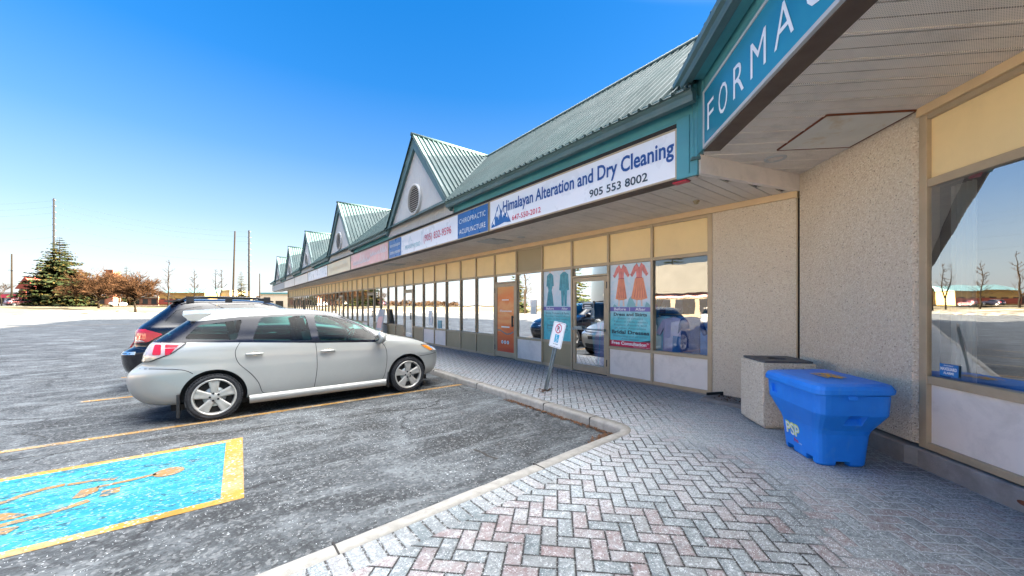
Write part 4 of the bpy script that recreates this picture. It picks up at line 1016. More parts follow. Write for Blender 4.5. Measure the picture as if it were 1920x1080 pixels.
# ================================================================== CARS
def catmull(keys, n_):
    out = []; K = len(keys)
    for i in range(K-1):
        p0 = keys[max(i-1, 0)]; p1 = keys[i]; p2 = keys[i+1]; p3 = keys[min(i+2, K-1)]
        for s_ in range(n_):
            t = s_/n_; row = []
            for a, b, c, d in zip(p0, p1, p2, p3):
                # monotone-ish tangents
                m1 = (c-a)/2; m2 = (d-b)/2
                if (b-a)*(c-b) <= 0: m1 = 0
                if (c-b)*(d-c) <= 0: m2 = 0
                lim = 3*abs(c-b)
                m1 = max(-lim, min(lim, m1)); m2 = max(-lim, min(lim, m2))
                row.append((2*t**3-3*t**2+1)*b + (t**3-2*t**2+t)*m1 + (-2*t**3+3*t**2)*c + (t**3-t**2)*m2)
            out.append(row)
    out.append(list(keys[-1])); return out
def car_slice(z, xr, xf, w_, n_, N=150):
    xc = (xr+xf)/2; L = (xf-xr)/2; D = []
    for k in range(900):
        t = 2*PI*k/900; c_, s_ = math.cos(t), math.sin(t)
        D.append((xc + L*math.copysign(abs(c_)**(2/n_), c_), w_*math.copysign(abs(s_)**(2/n_), s_)))
    cum = [0]
    for i in range(900): cum.append(cum[-1] + math.hypot(D[(i+1) % 900][0]-D[i][0], D[(i+1) % 900][1]-D[i][1]))
    out = []; j = 0
    for k in range(N):
        s_ = cum[-1]*k/N
        while cum[j+1] < s_: j += 1
        t = (s_-cum[j])/max(1e-9, cum[j+1]-cum[j]); a = D[j]; b = D[(j+1) % 900]
        out.append(Vector((a[0]+(b[0]-a[0])*t, a[1]+(b[1]-a[1])*t, z)))
    return out
def stack_mesh(keys, sub=3, N=150, capz=None):
    bm = bmesh.new(); rows = [car_slice(*r, N) for r in catmull(keys, sub)]
    R = [[bm.verts.new(v) for v in r] for r in rows]
    for a, b in zip(R, R[1:]):
        for k in range(N): bm.faces.new((a[k], a[(k+1) % N], b[(k+1) % N], b[k]))
    c0 = sum((v.co for v in R[0]), Vector())/N; c1 = sum((v.co for v in R[-1]), Vector())/N
    if capz: c1.z = capz
    a = bm.verts.new(c0); b = bm.verts.new(c1)
    for k in range(N): bm.faces.new((a, R[0][(k+1) % N], R[0][k])); bm.faces.new((b, R[-1][k], R[-1][(k+1) % N]))
    fixn(bm)
    for f in bm.faces: f.smooth = True
    return bm
def boolean(bm, cutter, op='DIFFERENCE'):
    """cut one closed bmesh with another, returns a new bmesh"""
    def mk(b):
        me = bpy.data.meshes.new('tmp'); b.to_mesh(me); o = bpy.data.objects.new('tmp', me); C.objects.link(o); return o
    A = mk(bm); B = mk(cutter); md = A.modifiers.new('b', 'BOOLEAN'); md.operation = op; md.object = B; md.solver = 'EXACT'
    bpy.context.view_layer.update(); dg = bpy.context.evaluated_depsgraph_get()
    me = bpy.data.meshes.new_from_object(A.evaluated_get(dg)); r = bmesh.new(); r.from_mesh(me)
    for o in (A, B): d_ = o.data; bpy.data.objects.remove(o); bpy.data.meshes.remove(d_)
    bpy.data.meshes.remove(me); return r
def rounded(P, r, n_=5):
    out = []; K = len(P)
    for i in range(K):
        a, b, c_ = Vector(P[i-1]), Vector(P[i]), Vector(P[(i+1) % K]); u_ = (a-b); v_ = (c_-b)
        rr = min(r, u_.length*0.45, v_.length*0.45); p = b+u_.normalized()*rr; q = b+v_.normalized()*rr
        for k in range(n_+1):
            t = k/n_; out.append(tuple((1-t)**2*p + 2*t*(1-t)*b + t*t*q))
    return out
SIDE_N = (lambda u, v: Vector((u, -3, v)), Vector((0, 1, 0)))
SIDE_P = (lambda u, v: Vector((u, 3, v)), Vector((0, -1, 0)))
FRONT = (lambda u, v: Vector((5, u, v)), Vector((-1, 0, 0)))
REAR = (lambda u, v: Vector((-5, u, v)), Vector((1, 0, 0)))
TOP = (lambda u, v: Vector((u, v, 5)), Vector((0, 0, -1)))
def project(bvh, ax, u, v, off):
    o = ax[0](u, v); h = bvh.ray_cast(o, ax[1])
    if h[0] is None:
        h = bvh.find_nearest(o + ax[1]*3)
    n_ = h[1]
    if n_.dot(ax[1]) > 0: n_ = -n_
    return h[0] + n_*off
def patch(bvh, ax, P, off=0.004, step=0.05, thick=0.0):
    bm = bmesh.new(); us = [p[0] for p in P]; vs_ = [p[1] for p in P]
    u0, u1, v0, v1 = min(us), max(us), min(vs_), max(vs_); nu = max(2, int((u1-u0)/step)+1); nv = max(2, int((v1-v0)/step)+1)
    g = [[bm.verts.new((u0+(u1-u0)*i/nu, v0+(v1-v0)*j/nv, 0)) for j in range(nv+1)] for i in range(nu+1)]
    for i in range(nu):
        for j in range(nv): bm.faces.new((g[i][j], g[i+1][j], g[i+1][j+1], g[i][j+1]))
    area = sum(P[i-1][0]*P[i][1]-P[i][0]*P[i-1][1] for i in range(len(P)))
    s_ = 1 if area > 0 else -1
    for i in range(len(P)):
        a, b = Vector((*P[i-1], 0)), Vector((*P[i], 0)); d = b-a
        if d.length < 1e-5: continue
        n_ = Vector((d.y, -d.x, 0))*s_
        bmesh.ops.bisect_plane(bm, geom=bm.verts[:]+bm.edges[:]+bm.faces[:], plane_co=a, plane_no=n_, clear_outer=True, dist=1e-6)
    for v in bm.verts: v.co = project(bvh, ax, v.co.x, v.co.y, off)
    bmesh.ops.remove_doubles(bm, verts=bm.verts[:], dist=1e-5)
    for f in bm.faces:
        f.smooth = True
        if f.normal.dot(ax[1]) > 0: f.normal_flip()
    return bm
def cstrip(bm, bvh, ax, P, width, off=0.003, step=0.03, closed=False):
    Q = []
    if closed: P = P+[P[0]]
    for a, b in zip(P, P[1:]):
        a, b = Vector(a), Vector(b); n_ = max(1, int((b-a).length/step))
        for k in range(n_): Q.append(a+(b-a)*k/n_)
    Q.append(Vector(P[-1])); L = []; R = []
    for i, p in enumerate(Q):
        d = Q[min(i+1, len(Q)-1)] - Q[max(i-1, 0)]
        if closed and i in (0, len(Q)-1): d = Q[1]-Q[-2]
        d.normalize(); n_ = Vector((-d.y, d.x))*width/2
        L.append(bm.verts.new(project(bvh, ax, *(p+n_), off))); R.append(bm.verts.new(project(bvh, ax, *(p-n_), off)))
    for i in range(len(Q)-1):
        f = bm.faces.new((L[i], L[i+1], R[i+1], R[i])); f.smooth = True
        if f.normal.dot(ax[1]) > 0: f.normal_flip()
def smoothline(P, n_=6):
    return [tuple(r) for r in catmull([list(p) for p in P], n_)]

def make_wheel(car, x, side, y, R, rw, rimr, spokes=5, style=0, parts=True):
    """side -1: near (faces -y)"""
    s_ = side; ctr = Vector((x, y, R))
    bm = bmesh.new(); w_ = rw/2
    prof = [(-w_*0.9, rimr-0.004), (-w_*1.0, rimr+0.02), (-w_*1.04, (R+rimr)/2), (-w_*0.97, R-0.028), (-w_*0.80, R-0.006), (-w_*0.3, R), (w_*0.3, R), (w_*0.80, R-0.006), (w_*0.97, R-0.028), (w_*1.0, rimr+0.02), (w_*0.9, rimr-0.004)]
    lathe(bm, prof, 56, 'Y', ctr)
    # tread blocks on the shoulder
    for k in range(56):
        a = 2*PI*k/56; X_ = Matrix.Translation(ctr) @ Matrix.Rotation(a, 4, 'Y')
        box(bm, (R-0.016, s_*w_*0.78, -0.011), (R-0.001, s_*w_*0.985, 0.011), X=X_)
    tyre = obj('wheel', fixn(bm), 'tyre', car, local=True)
    yo = s_*w_
    bm = bmesh.new()
    lathe(bm, [(yo*0.96, rimr+0.003), (yo*1.03, rimr-0.004), (yo*1.0, rimr-0.018), (yo*0.75, rimr-0.026), (yo*0.1, rimr-0.03)], 56, 'Y', ctr)
    lathe(bm, [(yo*0.80, 0.055), (yo*0.84, 0.05), (yo*0.84, 0.001)], 24, 'Y', ctr)
    lathe(bm, [(yo*0.35, 0.075), (yo*0.66, 0.075), (yo*0.80, 0.055)], 24, 'Y', ctr)
    r1 = rimr-0.022
    for k in range(spokes):
        a = 2*PI*k/spokes + (PI/2 if s_ < 0 else -PI/2) + 0.02
        X_ = Matrix.Translation(ctr) @ Matrix.Rotation(-a, 4, 'Y')
        n_ = 8; rows = []
        for i in range(n_+1):
            t = i/n_; r_ = 0.05+(r1-0.05)*t; hw = (0.040 + 0.012*t + 0.022*t*t) if style == 0 else (0.022+0.012*t)
            yt = yo*(0.80+0.13*math.sin(t*PI*0.6)); dip = abs(yo)*0.10*(t if style == 0 else 0)
            rows.append([bm.verts.new(X_ @ Vector(p)) for p in ((r_, yt*0.55, -hw*1.02), (r_, yt-s_*0.006, -hw), (r_, yt, -hw*0.72), (r_, yt-s_*dip, -hw*0.25), (r_, yt-s_*dip, hw*0.25), (r_, yt, hw*0.72), (r_, yt-s_*0.006, hw), (r_, yt*0.55, hw*1.02))])
        for a_, b_ in zip(rows, rows[1:]):
            for q in range(7):
                f = bm.faces.new((a_[q], a_[q+1], b_[q+1], b_[q])); f.smooth = True
    rim = obj('rim', fixn(bm), 'rim', tyre, local=True)
    bm = bmesh.new(); lathe(bm, [(yo*0.30, rimr-0.03), (yo*0.32, 0.001)], 32, 'Y', ctr); obj('wheel_backing', fixn(bm), 'dark', tyre, local=True)
    bm = bmesh.new(); lathe(bm, [(yo*0.38, 0.135), (yo*0.48, 0.135), (yo*0.48, 0.07)], 32, 'Y', ctr); obj('brake_disc', fixn(bm), 'steel', tyre, local=True)
    bm = bmesh.new()
    for k in range(5):
        a = 2*PI*k/5+0.6; c_ = ctr+Vector((math.cos(a)*0.052, 0, math.sin(a)*0.052))
        lathe(bm, [(yo*0.80, 0.015), (yo*0.90, 0.014), (yo*0.86, 0.009), (yo*0.88, 0.001)], 10, 'Y', c_)
    obj('lug_nut', fixn(bm), 'plastic', rim, local=True)
    return tyre

def make_car(name, label, loc, K, spec, rotz=0.0, group=None):
    """K: body slices (z, rear x, front x, half width, roundness); spec: outlines for windows, lights, seams"""
    car = thing(name, label, 'car', loc, rotz, group)
    L = lambda n_, bm, m_, par=car, **k: obj(n_, bm, m_, par, local=True, **k)
    shell = stack_mesh(K, 3, 150, spec['top'])
    bvh = BVHTree.FromBMesh(shell)
    R = spec['wheel_r']; ra = spec['arch_r']; hw = spec['half']
    # hollow cabin
    cav = [(z_, xr+0.09, min(xf-0.09, spec['cowl_x']), w_-0.07, n_) for z_, xr, xf, w_, n_ in K if spec['cabin_z'][0] <= z_ <= spec['cabin_z'][1]]
    cb = stack_mesh(cav, 2, 80)
    body = boolean(shell, cb); cb.free()
    cut = bmesh.new()
    for wx in spec['axles']:
        for s_ in (-1, 1): lathe(cut, [(s_*(hw-0.26), 0.001), (s_*(hw-0.26), ra), (s_*(hw+0.2), ra+0.012), (s_*(hw+0.2), 0.001)], 48, 'Y', (wx, 0, R+0.005))
    bmesh.ops.remove_doubles(cut, verts=cut.verts[:], dist=0.002); fixn(cut)
    body = boolean(body, cut); cut.free()
    cut = bmesh.new()
    for P in spec['side_windows']: prism(cut, rounded(P, 0.04), lambda x_, z_: (x_, -1.5, z_), lambda x_, z_: (x_, 1.5, z_))
    fixn(cut); body = boolean(body, cut); cut.free()
    cut = bmesh.new()
    prism(cut, rounded(spec['windshield'], 0.06), lambda y_, z_: (spec['ws_x'], y_, z_), lambda y_, z_: (3, y_, z_))
    prism(cut, rounded(spec['rear_window'], 0.06), lambda y_, z_: (-3.5, y_, z_), lambda y_, z_: (spec['rw_x'], y_, z_))
    fixn(cut); body = boolean(body, cut); cut.free()
    if spec.get('band'):
        cut = bmesh.new(); prism(cut, spec['band'], lambda x_, z_: (x_, -1.6, z_), lambda x_, z_: (x_, 1.6, z_)); fixn(cut)
        bb = boolean(body, cut, 'INTERSECT'); body = boolean(body, cut); cut.free()
        for f in bb.faces: f.smooth = True
        b_ = L('window_pillar', bb, 'gloss_black'); mark_sharp(b_)
    for f in body.faces:
        f.smooth = True; c_ = f.calc_center_median(); f.material_index = 0
        for wx in spec['axles']:
            r_ = math.hypot(c_.x-wx, c_.z-R-0.005)
            if r_ < ra+0.006 and abs(c_.y) < hw+0.1 and (abs(f.normal.y) < 0.5 or abs(c_.y) < hw-0.2): f.material_index = 1
        if c_.z < K[0][0]+0.005: f.material_index = 1
        if spec['cabin_z'][0]-0.01 < c_.z < spec['top']-0.025 and f.material_index == 0:
            # inner faces of the hollow cabin point inwards
            nr = bvh.find_nearest(c_)
            if nr[3] > 0.045: f.material_index = 1
    b_ = L('body', body, [spec['paint'], 'plastic']); mark_sharp(b_)
    nose = L
    for P in spec['side_windows']:
        for ax in (SIDE_N, SIDE_P): L('side_window', patch(bvh, ax, rounded(P, 0.04), -0.006, 0.08), spec.get('glass', 'carglass'))
    L('windshield', patch(bvh, FRONT, rounded(spec['windshield'], 0.06), -0.006, 0.1), 'carglass')
    L('rear_window', patch(bvh, REAR, rounded(spec['rear_window'], 0.06), -0.006, 0.1), spec.get('glass', 'carglass'))
    for nm_, P, m_, par_ in spec['lights_side']:
        for ax in (SIDE_N, SIDE_P): L(nm_, patch(bvh, ax, rounded(P, 0.025, 4), 0.006, 0.04), m_)
    bm = bmesh.new()
    for P in spec['seams']:
        for ax in (SIDE_N, SIDE_P): cstrip(bm, bvh, ax, smoothline(P), 0.008, 0.002)
    for ax, P in spec.get('seams_end', []): cstrip(bm, bvh, ax, P, 0.008, 0.002)
    L('door_seam', bm, 'black')
    for (hx, hz) in spec['handles']:
        for ax, s_ in ((SIDE_N, -1), (SIDE_P, 1)):
            bm = patch(bvh, ax, circ(hx+0.01, hz+0.005, 0.060, 16, ry=0.030), 0.002, 0.03); cup = bm
            h_ = bmesh.new(); a = project(bvh, ax, hx-0.10, hz, 0.012); b = project(bvh, ax, hx+0.10, hz, 0.012); m_ = (a+b)/2+Vector((0, s_*0.022, 0))
            tube(h_, [a-Vector((0, s_*.02, 0)), a+Vector((0, s_*.012, 0)), m_, b+Vector((0, s_*.012, 0)), b-Vector((0, s_*.02, 0))], [0.012, 0.017, 0.018, 0.017, 0.012], 8)
            hd = L('door_handle', h_, spec['paint']); obj('handle_cup', cup, spec['paint'] if spec['paint'] != 'silver' else 'chrome', hd, local=True)
    # mirrors
    for ax, s_ in ((SIDE_N, -1), (SIDE_P, 1)):
        mx, mz = spec['mirror']; a = project(bvh, ax, mx, mz, 0.0)
        bm = bmesh.new(); bmesh.ops.create_icosphere(bm, subdivisions=3, radius=1)
        for v in bm.verts:
            c_ = v.co; e = Vector((c_.x*0.10*(1.0 if c_.x > 0 else 0.5), c_.y*0.14, c_.z*0.10)); v.co = a+Vector((0.02, s_*0.13, 0.065))+e
        for f in bm.faces: f.smooth = True
        tube(bm, [a+Vector((0.01, -s_*0.02, 0)), a+Vector((0.02, s_*0.08, 0.03))], [0.03, 0.025], 8)
        mm = L('mirror', bm, spec['paint'])
        bm = bmesh.new(); f = bm.faces.new([bm.verts.new(a+Vector((-0.030, s_*0.13+p[0], 0.065+p[1]))) for p in circ(0, 0, 0.085, 16, ry=0.055)]); obj('mirror_glass', bm, 'chrome', mm, local=True)
    # wheels
    for wx in spec['axles']:
        for s_ in (-1, 1): make_wheel(car, wx, s_, s_*(hw-0.105), R, 0.20, spec['rim_r'], spec.get('spokes', 5), spec.get('rim_style', 0))
    # bumpers' lower trim, plates
    bm = patch(bvh, FRONT, rounded([(-0.50, 0.24), (0.50, 0.24), (0.46, 0.42), (-0.46, 0.42)], 0.05), 0.004, 0.06); L('grille', bm, 'plastic')
    bm = patch(bvh, FRONT, rounded([(-0.30, 0.56), (0.30, 0.56), (0.34, 0.66), (-0.34, 0.66)], 0.03), 0.004, 0.06); L('grille', bm, 'plastic')
    bm = patch(bvh, REAR, [(-0.16, spec['plate_z']), (0.16, spec['plate_z']), (0.16, spec['plate_z']+0.14), (-0.16, spec['plate_z']+0.14)], 0.012, 0.1); L('licence_plate', bm, 'offwhite')
    # seats and steering wheel seen through the glass
    for (x_, y_) in spec['seats']:
        bm = bmesh.new(); X_ = Matrix.Translation((x_, y_, spec['cabin_z'][0])) @ Matrix.Rotation(math.radians(-14), 4, 'Y')
        box(bm, (-0.06, -0.22, 0.0), (0.06, 0.22, spec['seat_h']-0.16), X=X_); box(bm, (-0.05, -0.12, spec['seat_h']-0.13), (0.05, 0.12, spec['seat_h']+0.06), X=X_)
        box(bm, (-0.01, -0.05, spec['seat_h']-0.17), (0.01, 0.05, spec['seat_h']-0.12), X=X_)
        L('seat', bm, 'seat', bevel=0.035)
    bm = bmesh.new(); sx_ = spec['cowl_x']-0.35; pts_ = []
    X_ = Matrix.Translation((sx_, 0.36, spec['cabin_z'][0]+0.20)) @ Matrix.Rotation(math.radians(-62), 4, 'Y')
    tube(bm, [X_ @ Vector((math.cos(2*PI*k/24)*0.18, math.sin(2*PI*k/24)*0.18, 0)) for k in range(25)], 0.014, 6); tube(bm, [X_ @ Vector((-.18, 0, 0)), X_ @ Vector((.18, 0, 0))], 0.015, 6); L('steering_wheel', bm, 'plastic')
    bm = bmesh.new(); box(bm, (spec['cowl_x']-0.30, -hw+0.12, spec['cabin_z'][0]), (spec['cowl_x']-0.02, hw-0.12, spec['cabin_z'][0]+0.14)); L('dashboard', bm, 'plastic', bevel=0.04)
    return car, bvh, L
def mark_sharp(o, deg=32):
    me = o.data; b = bmesh.new(); b.from_mesh(me)
    for e in b.edges:
        if len(e.link_faces) == 2 and e.calc_face_angle(0) > math.radians(deg): e.smooth = False
        elif len(e.link_faces) != 2: e.smooth = False
    b.to_mesh(me); b.free()

M['tail_red'] = simple('tail_lamp_red', (0.42, 0.010, 0.02), 0.12, 0, 0.1, 8, coat=1.0)
M['tail_clear'] = simple('tail_lamp_clear', (0.42, 0.33, 0.34), 0.10, 0.0, 0.15, 15, coat=1.0)
M['tail_amber'] = simple('reversing_lamp', (0.50, 0.44, 0.36), 0.15, 0.2, 0.15, 15, coat=1.0)
M['amber'] = simple('amber_lamp', (0.70, 0.20, 0.02), 0.12, 0, 0.12, 20, coat=1.0)
M['headlamp'] = simple('headlamp', (0.55, 0.56, 0.55), 0.08, 0.6, 0.25, 15, coat=1.0)

KW = [(.255, -2.12, 2.02, .80, 5), (.30, -2.23, 2.12, .835, 5), (.42, -2.33, 2.20, .858, 5), (.58, -2.37, 2.215, .867, 5.2), (.70, -2.34, 2.18, .870, 5.8), (.755, -2.28, 2.12, .868, 6), (.80, -2.215, 2.04, .866, 6.2),
      (.86, -2.205, 1.93, .864, 6.5), (.92, -2.195, 1.78, .858, 7), (.98, -2.18, 1.59, .850, 7), (1.03, -2.16, 1.38, .840, 6.5), (1.07, -2.14, 1.20, .828, 6), (1.11, -2.11, 1.11, .815, 5.5), (1.17, -2.04, 1.00, .79, 5.2),
      (1.26, -1.925, .80, .755, 5), (1.36, -1.80, .58, .712, 5), (1.44, -1.705, .39, .675, 5), (1.485, -1.665, .26, .645, 4.8), (1.515, -1.64, .12, .61, 4.5), (1.54, -1.60, -.06, .55, 4), (1.558, -1.50, -.26, .44, 3.6), (1.568, -1.36, -.46, .28, 3), (1.573, -1.2, -.70, .12, 2.6)]
specW = dict(top=1.574, wheel_r=.328, arch_r=.375, half=.865, rim_r=.252, axles=(-1.425, 1.43), cabin_z=(.80, 1.54), cowl_x=1.05, paint='silver',
    side_windows=[[(-1.76, 1.155), (-1.60, 1.335), (-1.10, 1.405), (-1.17, 1.115)], [(-.985, 1.105), (-.865, 1.43), (-.255, 1.452), (-.185, 1.055)], [(-.085, 1.05), (-.13, 1.452), (.08, 1.445), (.34, 1.375), (.64, 1.22), (.85, 1.065), (.86, 1.005)]],
    windshield=[(-.66, 1.14), (.66, 1.14), (.56, 1.46), (-.56, 1.46)], ws_x=.0, rear_window=[(-.62, 1.13), (.62, 1.13), (.55, 1.40), (-.55, 1.40)], rw_x=-1.5,
    band=[(-2.3, 1.10), (-1.90, 1.36), (-1.60, 1.392), (-1.1, 1.452), (-.5, 1.484), (.04, 1.482), (.34, 1.412), (.66, 1.252), (.93, 1.03), (.90, .965), (-.12, 1.01), (-1.1, 1.075), (-1.85, 1.115)],
    lights_side=[('tail_lamp', [(-2.30, 1.12), (-1.74, 1.10), (-1.88, .98), (-2.12, .875), (-2.30, .85)], 'tail_clear', None), ('headlamp', [(1.70, .86), (1.86, .845), (2.3, .70), (1.95, .72)], 'headlamp', None)],
    seams=[[(-1.13, 1.08), (-1.19, .94), (-1.15, .78), (-1.0, .61), (-.91, .47), (-.86, .32), (-.80, .285)], [(-.80, .285), (-.5, .285), (-.16, .285)], [(-.16, .285), (-.12, .63), (-.125, .85), (-.14, 1.02)], [(-.16, .285), (.3, .28), (.94, .28)], [(.94, .28), (.99, .40), (1.02, .65), (1.0, .85), (.90, 1.00)], [(-2.36, .775), (-2.1, .775), (-1.78, .745), (-1.66, .68)], [(1.66, .655), (1.85, .66), (2.2, .69)]],
    handles=[(-.96, .90), (.04, .875)], mirror=(.84, .985), seats=[(-.15, -.36), (-.15, .36), (-1.1, -.36), (-1.1, .36)], seat_h=.56, plate_z=.80)
TL = [(-2.30, 1.125), (-1.72, 1.105), (-1.86, .98), (-2.10, .87), (-2.30, .845)]
wagon, bvhW, LW = make_car('parked_wagon', 'silver hatchback wagon with black window band parked nose to the kerb', (1.45, 7.645, AZ), KW, specW)
for ax in (SIDE_N, SIDE_P):
    bm = bmesh.new(); cstrip(bm, bvhW, ax, rounded(TL, .025, 4), .010, .008, closed=True); LW('lamp_gasket', bm, 'black'); bm = bmesh.new(); cstrip(bm, bvhW, ax, rounded([(1.70, .865), (1.86, .85), (2.3, .70), (1.95, .715)], .02), .008, .008, closed=True); LW('lamp_gasket', bm, 'black')
    bm = bmesh.new(); cstrip(bm, bvhW, ax, smoothline([(-1.02, .50), (-.6, .475), (0, .46), (.5, .46), (.95, .48)]), .006, .001); LW('door_crease', bm, 'silver')
    bm = bmesh.new(); cstrip(bm, bvhW, ax, smoothline([(-1.80, 1.01), (-1.4, .985), (-.5, .955), (.3, .925), (1.0, .90)]), .005, .001); LW('shoulder_crease', bm, 'silver')
# wagon details: red lamp blocks, amber corner, spoiler, sill skirt, mudflaps, side skirt, antenna
for ax in (SIDE_N, SIDE_P):
    LW('tail_lamp_red', patch(bvhW, ax, rounded([(-2.055, 1.085), (-1.985, 1.085), (-1.985, .955), (-2.075, .955)], .02), .009, .04), 'tail_red')
    LW('tail_lamp_red', patch(bvhW, ax, rounded([(-1.945, 1.085), (-1.80, 1.08), (-1.83, 1.045), (-1.945, 1.045)], .01), .009, .04), 'tail_red')
    LW('tail_lamp_red', patch(bvhW, ax, rounded([(-1.945, 1.035), (-1.84, 1.035), (-1.90, .955), (-1.945, .95)], .01), .009, .04), 'tail_red')
    LW('reversing_lamp', patch(bvhW, ax, rounded([(-2.22, .925), (-2.02, .925), (-2.08, .885), (-2.20, .865)], .02), .009, .04), 'tail_amber')
    LW('indicator', patch(bvhW, ax, rounded([(1.72, .848), (1.84, .838), (1.99, .745), (1.90, .735)], .02), .009, .03), 'amber')
bm = bmesh.new(); rows = []
for k in range(13):
    y_ = -.60+1.2*k/12; e = 1-abs(y_/.60)**4*0.25; z1 = 1.535-0.05*(y_/.6)**2
    rows.append([bm.verts.new(p) for p in ((-1.46, y_, z1+.016), (-1.62, y_, z1+.014), (-1.66-.13*e, y_, z1+.002), (-1.67-.13*e, y_, z1-.025), (-1.71, y_, z1-.085), (-1.60, y_, z1-.09))])
for a, b in zip(rows, rows[1:]):
    for q in range(6): f = bm.faces.new((a[q], a[(q+1) % 6], b[(q+1) % 6], b[q])); f.smooth = True
bm.faces.new(rows[0]); bm.faces.new(rows[-1][::-1]); o = LW('spoiler', fixn(bm), 'silver'); mark_sharp(o, 45)
for s_ in (-1, 1):
    bm = bmesh.new(); rows = []
    for k in range(17):
        x_ = -1.02+2.03*k/16; y_ = s_*.862
        rows.append([bm.verts.new(p) for p in ((x_, y_*.93, .30), (x_, y_*.995, .285), (x_, y_*1.01, .24), (x_, y_*.985, .175), (x_, y_*.90, .165))])
    for a, b in zip(rows, rows[1:]):
        for q in range(4): f = bm.faces.new((a[q], a[q+1], b[q+1], b[q])); f.smooth = True
    LW('side_skirt', fixn(bm), 'silver')
    for (x_, x2, z0) in ((-1.83, -1.795, .10), (1.04, 1.06, .14)):
        bm = bmesh.new(); box(bm, (x_, min(s_*.66, s_*.865), z0), (x2, max(s_*.66, s_*.865), .42)); LW('mudflap', bm, 'plastic', bevel=.01)
bm = bmesh.new(); tube(bm, [(-1.30, .2, 1.565), (-1.36, .2, 1.60), (-1.50, .2, 1.66)], [.012, .006, .003], 6); LW('antenna', bm, 'plastic')
bm = bmesh.new(); tube(bm, [(1.06, -.55, 1.13), (1.02, .1, 1.17)], .008, 6); tube(bm, [(1.10, .0, 1.125), (1.03, .6, 1.15)], .008, 6); LW('wiper', bm, 'plastic')
# underbody
bm = bmesh.new(); box(bm, (-1.9, -.62, .16), (1.9, .62, .24)); LW('underbody', bm, 'dark')

# navy SUV in the next bay
KS = [(.26, -2.10, 2.10, .80, 5), (.34, -2.26, 2.22, .87, 5), (.50, -2.32, 2.30, .91, 5), (.66, -2.33, 2.31, .925, 5.5), (.74, -2.26, 2.28, .925, 6), (.80, -2.16, 2.22, .925, 6), (.90, -2.14, 2.12, .925, 6.5), (1.00, -2.135, 1.95, .92, 6.5), (1.08, -2.12, 1.65, .91, 6.5), (1.14, -2.09, 1.25, .895, 6),
      (1.19, -2.05, 1.02, .87, 5.5), (1.30, -1.93, .80, .83, 5), (1.42, -1.80, .55, .78, 5), (1.54, -1.67, .30, .72, 5), (1.60, -1.61, .12, .68, 4.8), (1.635, -1.59, -.06, .63, 4.4), (1.66, -1.56, -.25, .54, 4), (1.675, -1.45, -.5, .38, 3.5), (1.68, -1.3, -.8, .15, 3)]
specS = dict(top=1.681, wheel_r=.365, arch_r=.42, half=.92, rim_r=.245, axles=(-1.40, 1.42), cabin_z=(.90, 1.635), cowl_x=.95, paint='navy', glass='darkglass', spokes=5, rim_style=1,
    side_windows=[[(-1.70, 1.24), (-1.52, 1.46), (-1.12, 1.54), (-1.18, 1.20)], [(-1.0, 1.19), (-.92, 1.56), (-.25, 1.58), (-.2, 1.17)], [(-.10, 1.17), (-.14, 1.58), (.08, 1.56), (.36, 1.44), (.68, 1.24), (.74, 1.16)]],
    windshield=[(-.70, 1.20), (.70, 1.20), (.60, 1.58), (-.60, 1.58)], ws_x=.0, rear_window=[(-.66, 1.22), (.66, 1.22), (.58, 1.52), (-.58, 1.52)], rw_x=-1.5, band=None,
    lights_side=[('tail_lamp', [(-2.4, 1.13), (-1.96, 1.12), (-1.70, 1.03), (-1.90, .90), (-2.4, .83)], 'tail_red', None), ('headlamp', [(1.75, .98), (1.95, .96), (2.4, .80), (2.0, .82)], 'headlamp', None)],
    seams=[[(-1.1, 1.17), (-1.16, 1.0), (-1.1, .8), (-.95, .62), (-.85, .42)], [(-.85, .42), (.9, .42)], [(-.14, .42), (-.12, .8), (-.15, 1.15)], [(.9, .42), (1.0, .7), (.9, 1.12)], [(-2.42, .79), (-2.05, .78), (-1.8, .7)]],
    handles=[(-.92, 1.0), (.05, .98)], mirror=(.70, 1.13), seats=[(-.15, -.38), (-.15, .38), (-1.05, -.38), (-1.05, .38)], seat_h=.60, plate_z=.86)
suv, bvhS, LS = make_car('parked_suv', 'dark navy SUV with black roof rails parked beyond the silver wagon', (0.97, 10.62, AZ), KS, specS)
for s_ in (-1, 1):
    bm = bmesh.new(); tube(bm, [(-1.50, s_*.66, 1.62), (-1.38, s_*.66, 1.69), (-1.0, s_*.66, 1.715), (-.2, s_*.66, 1.70), (.10, s_*.65, 1.62)], [.018, .022, .02, .02, .016], 8)
    for x_ in (-1.32, -.70, -.02): box(bm, (x_-.06, s_*.66-.02, 1.60), (x_+.06, s_*.66+.02, 1.72))
    LS('roof_rail', bm, 'plastic')
bm = bmesh.new(); rows = []
for k in range(9):
    y_ = -.62+1.24*k/8; rows.append([bm.verts.new(p) for p in ((-1.42, y_, 1.665), (-1.70, y_, 1.64), (-1.72, y_, 1.62), (-1.60, y_, 1.60))])
for a, b in zip(rows, rows[1:]):
    for q in range(4): bm.faces.new((a[q], a[(q+1) % 4], b[(q+1) % 4], b[q]))
bm.faces.new(rows[0]); bm.faces.new(rows[-1][::-1]); LS('spoiler', fixn(bm), 'navy')
bm = bmesh.new(); cstrip(bm, bvhS, REAR, [(-.80, .70), (.80, .70)], .05, .006); LS('bumper_strip', bm, 'chrome')
for ax in (SIDE_N, SIDE_P): LS('tail_reflector', patch(bvhS, ax, rounded([(-2.4, .93), (-2.0, .93), (-1.95, .90), (-2.4, .87)], .01), .010, .05), 'tail_clear')
bm = bmesh.new(); box(bm, (-1.9, -.62, .2), (1.9, .62, .32)); LS('underbody', bm, 'dark')
bm = bmesh.new(); tube(bm, [(-1.55, .25, 1.67), (-1.75, .25, 1.80)], [.008, .003], 6); LS('antenna', bm, 'plastic')

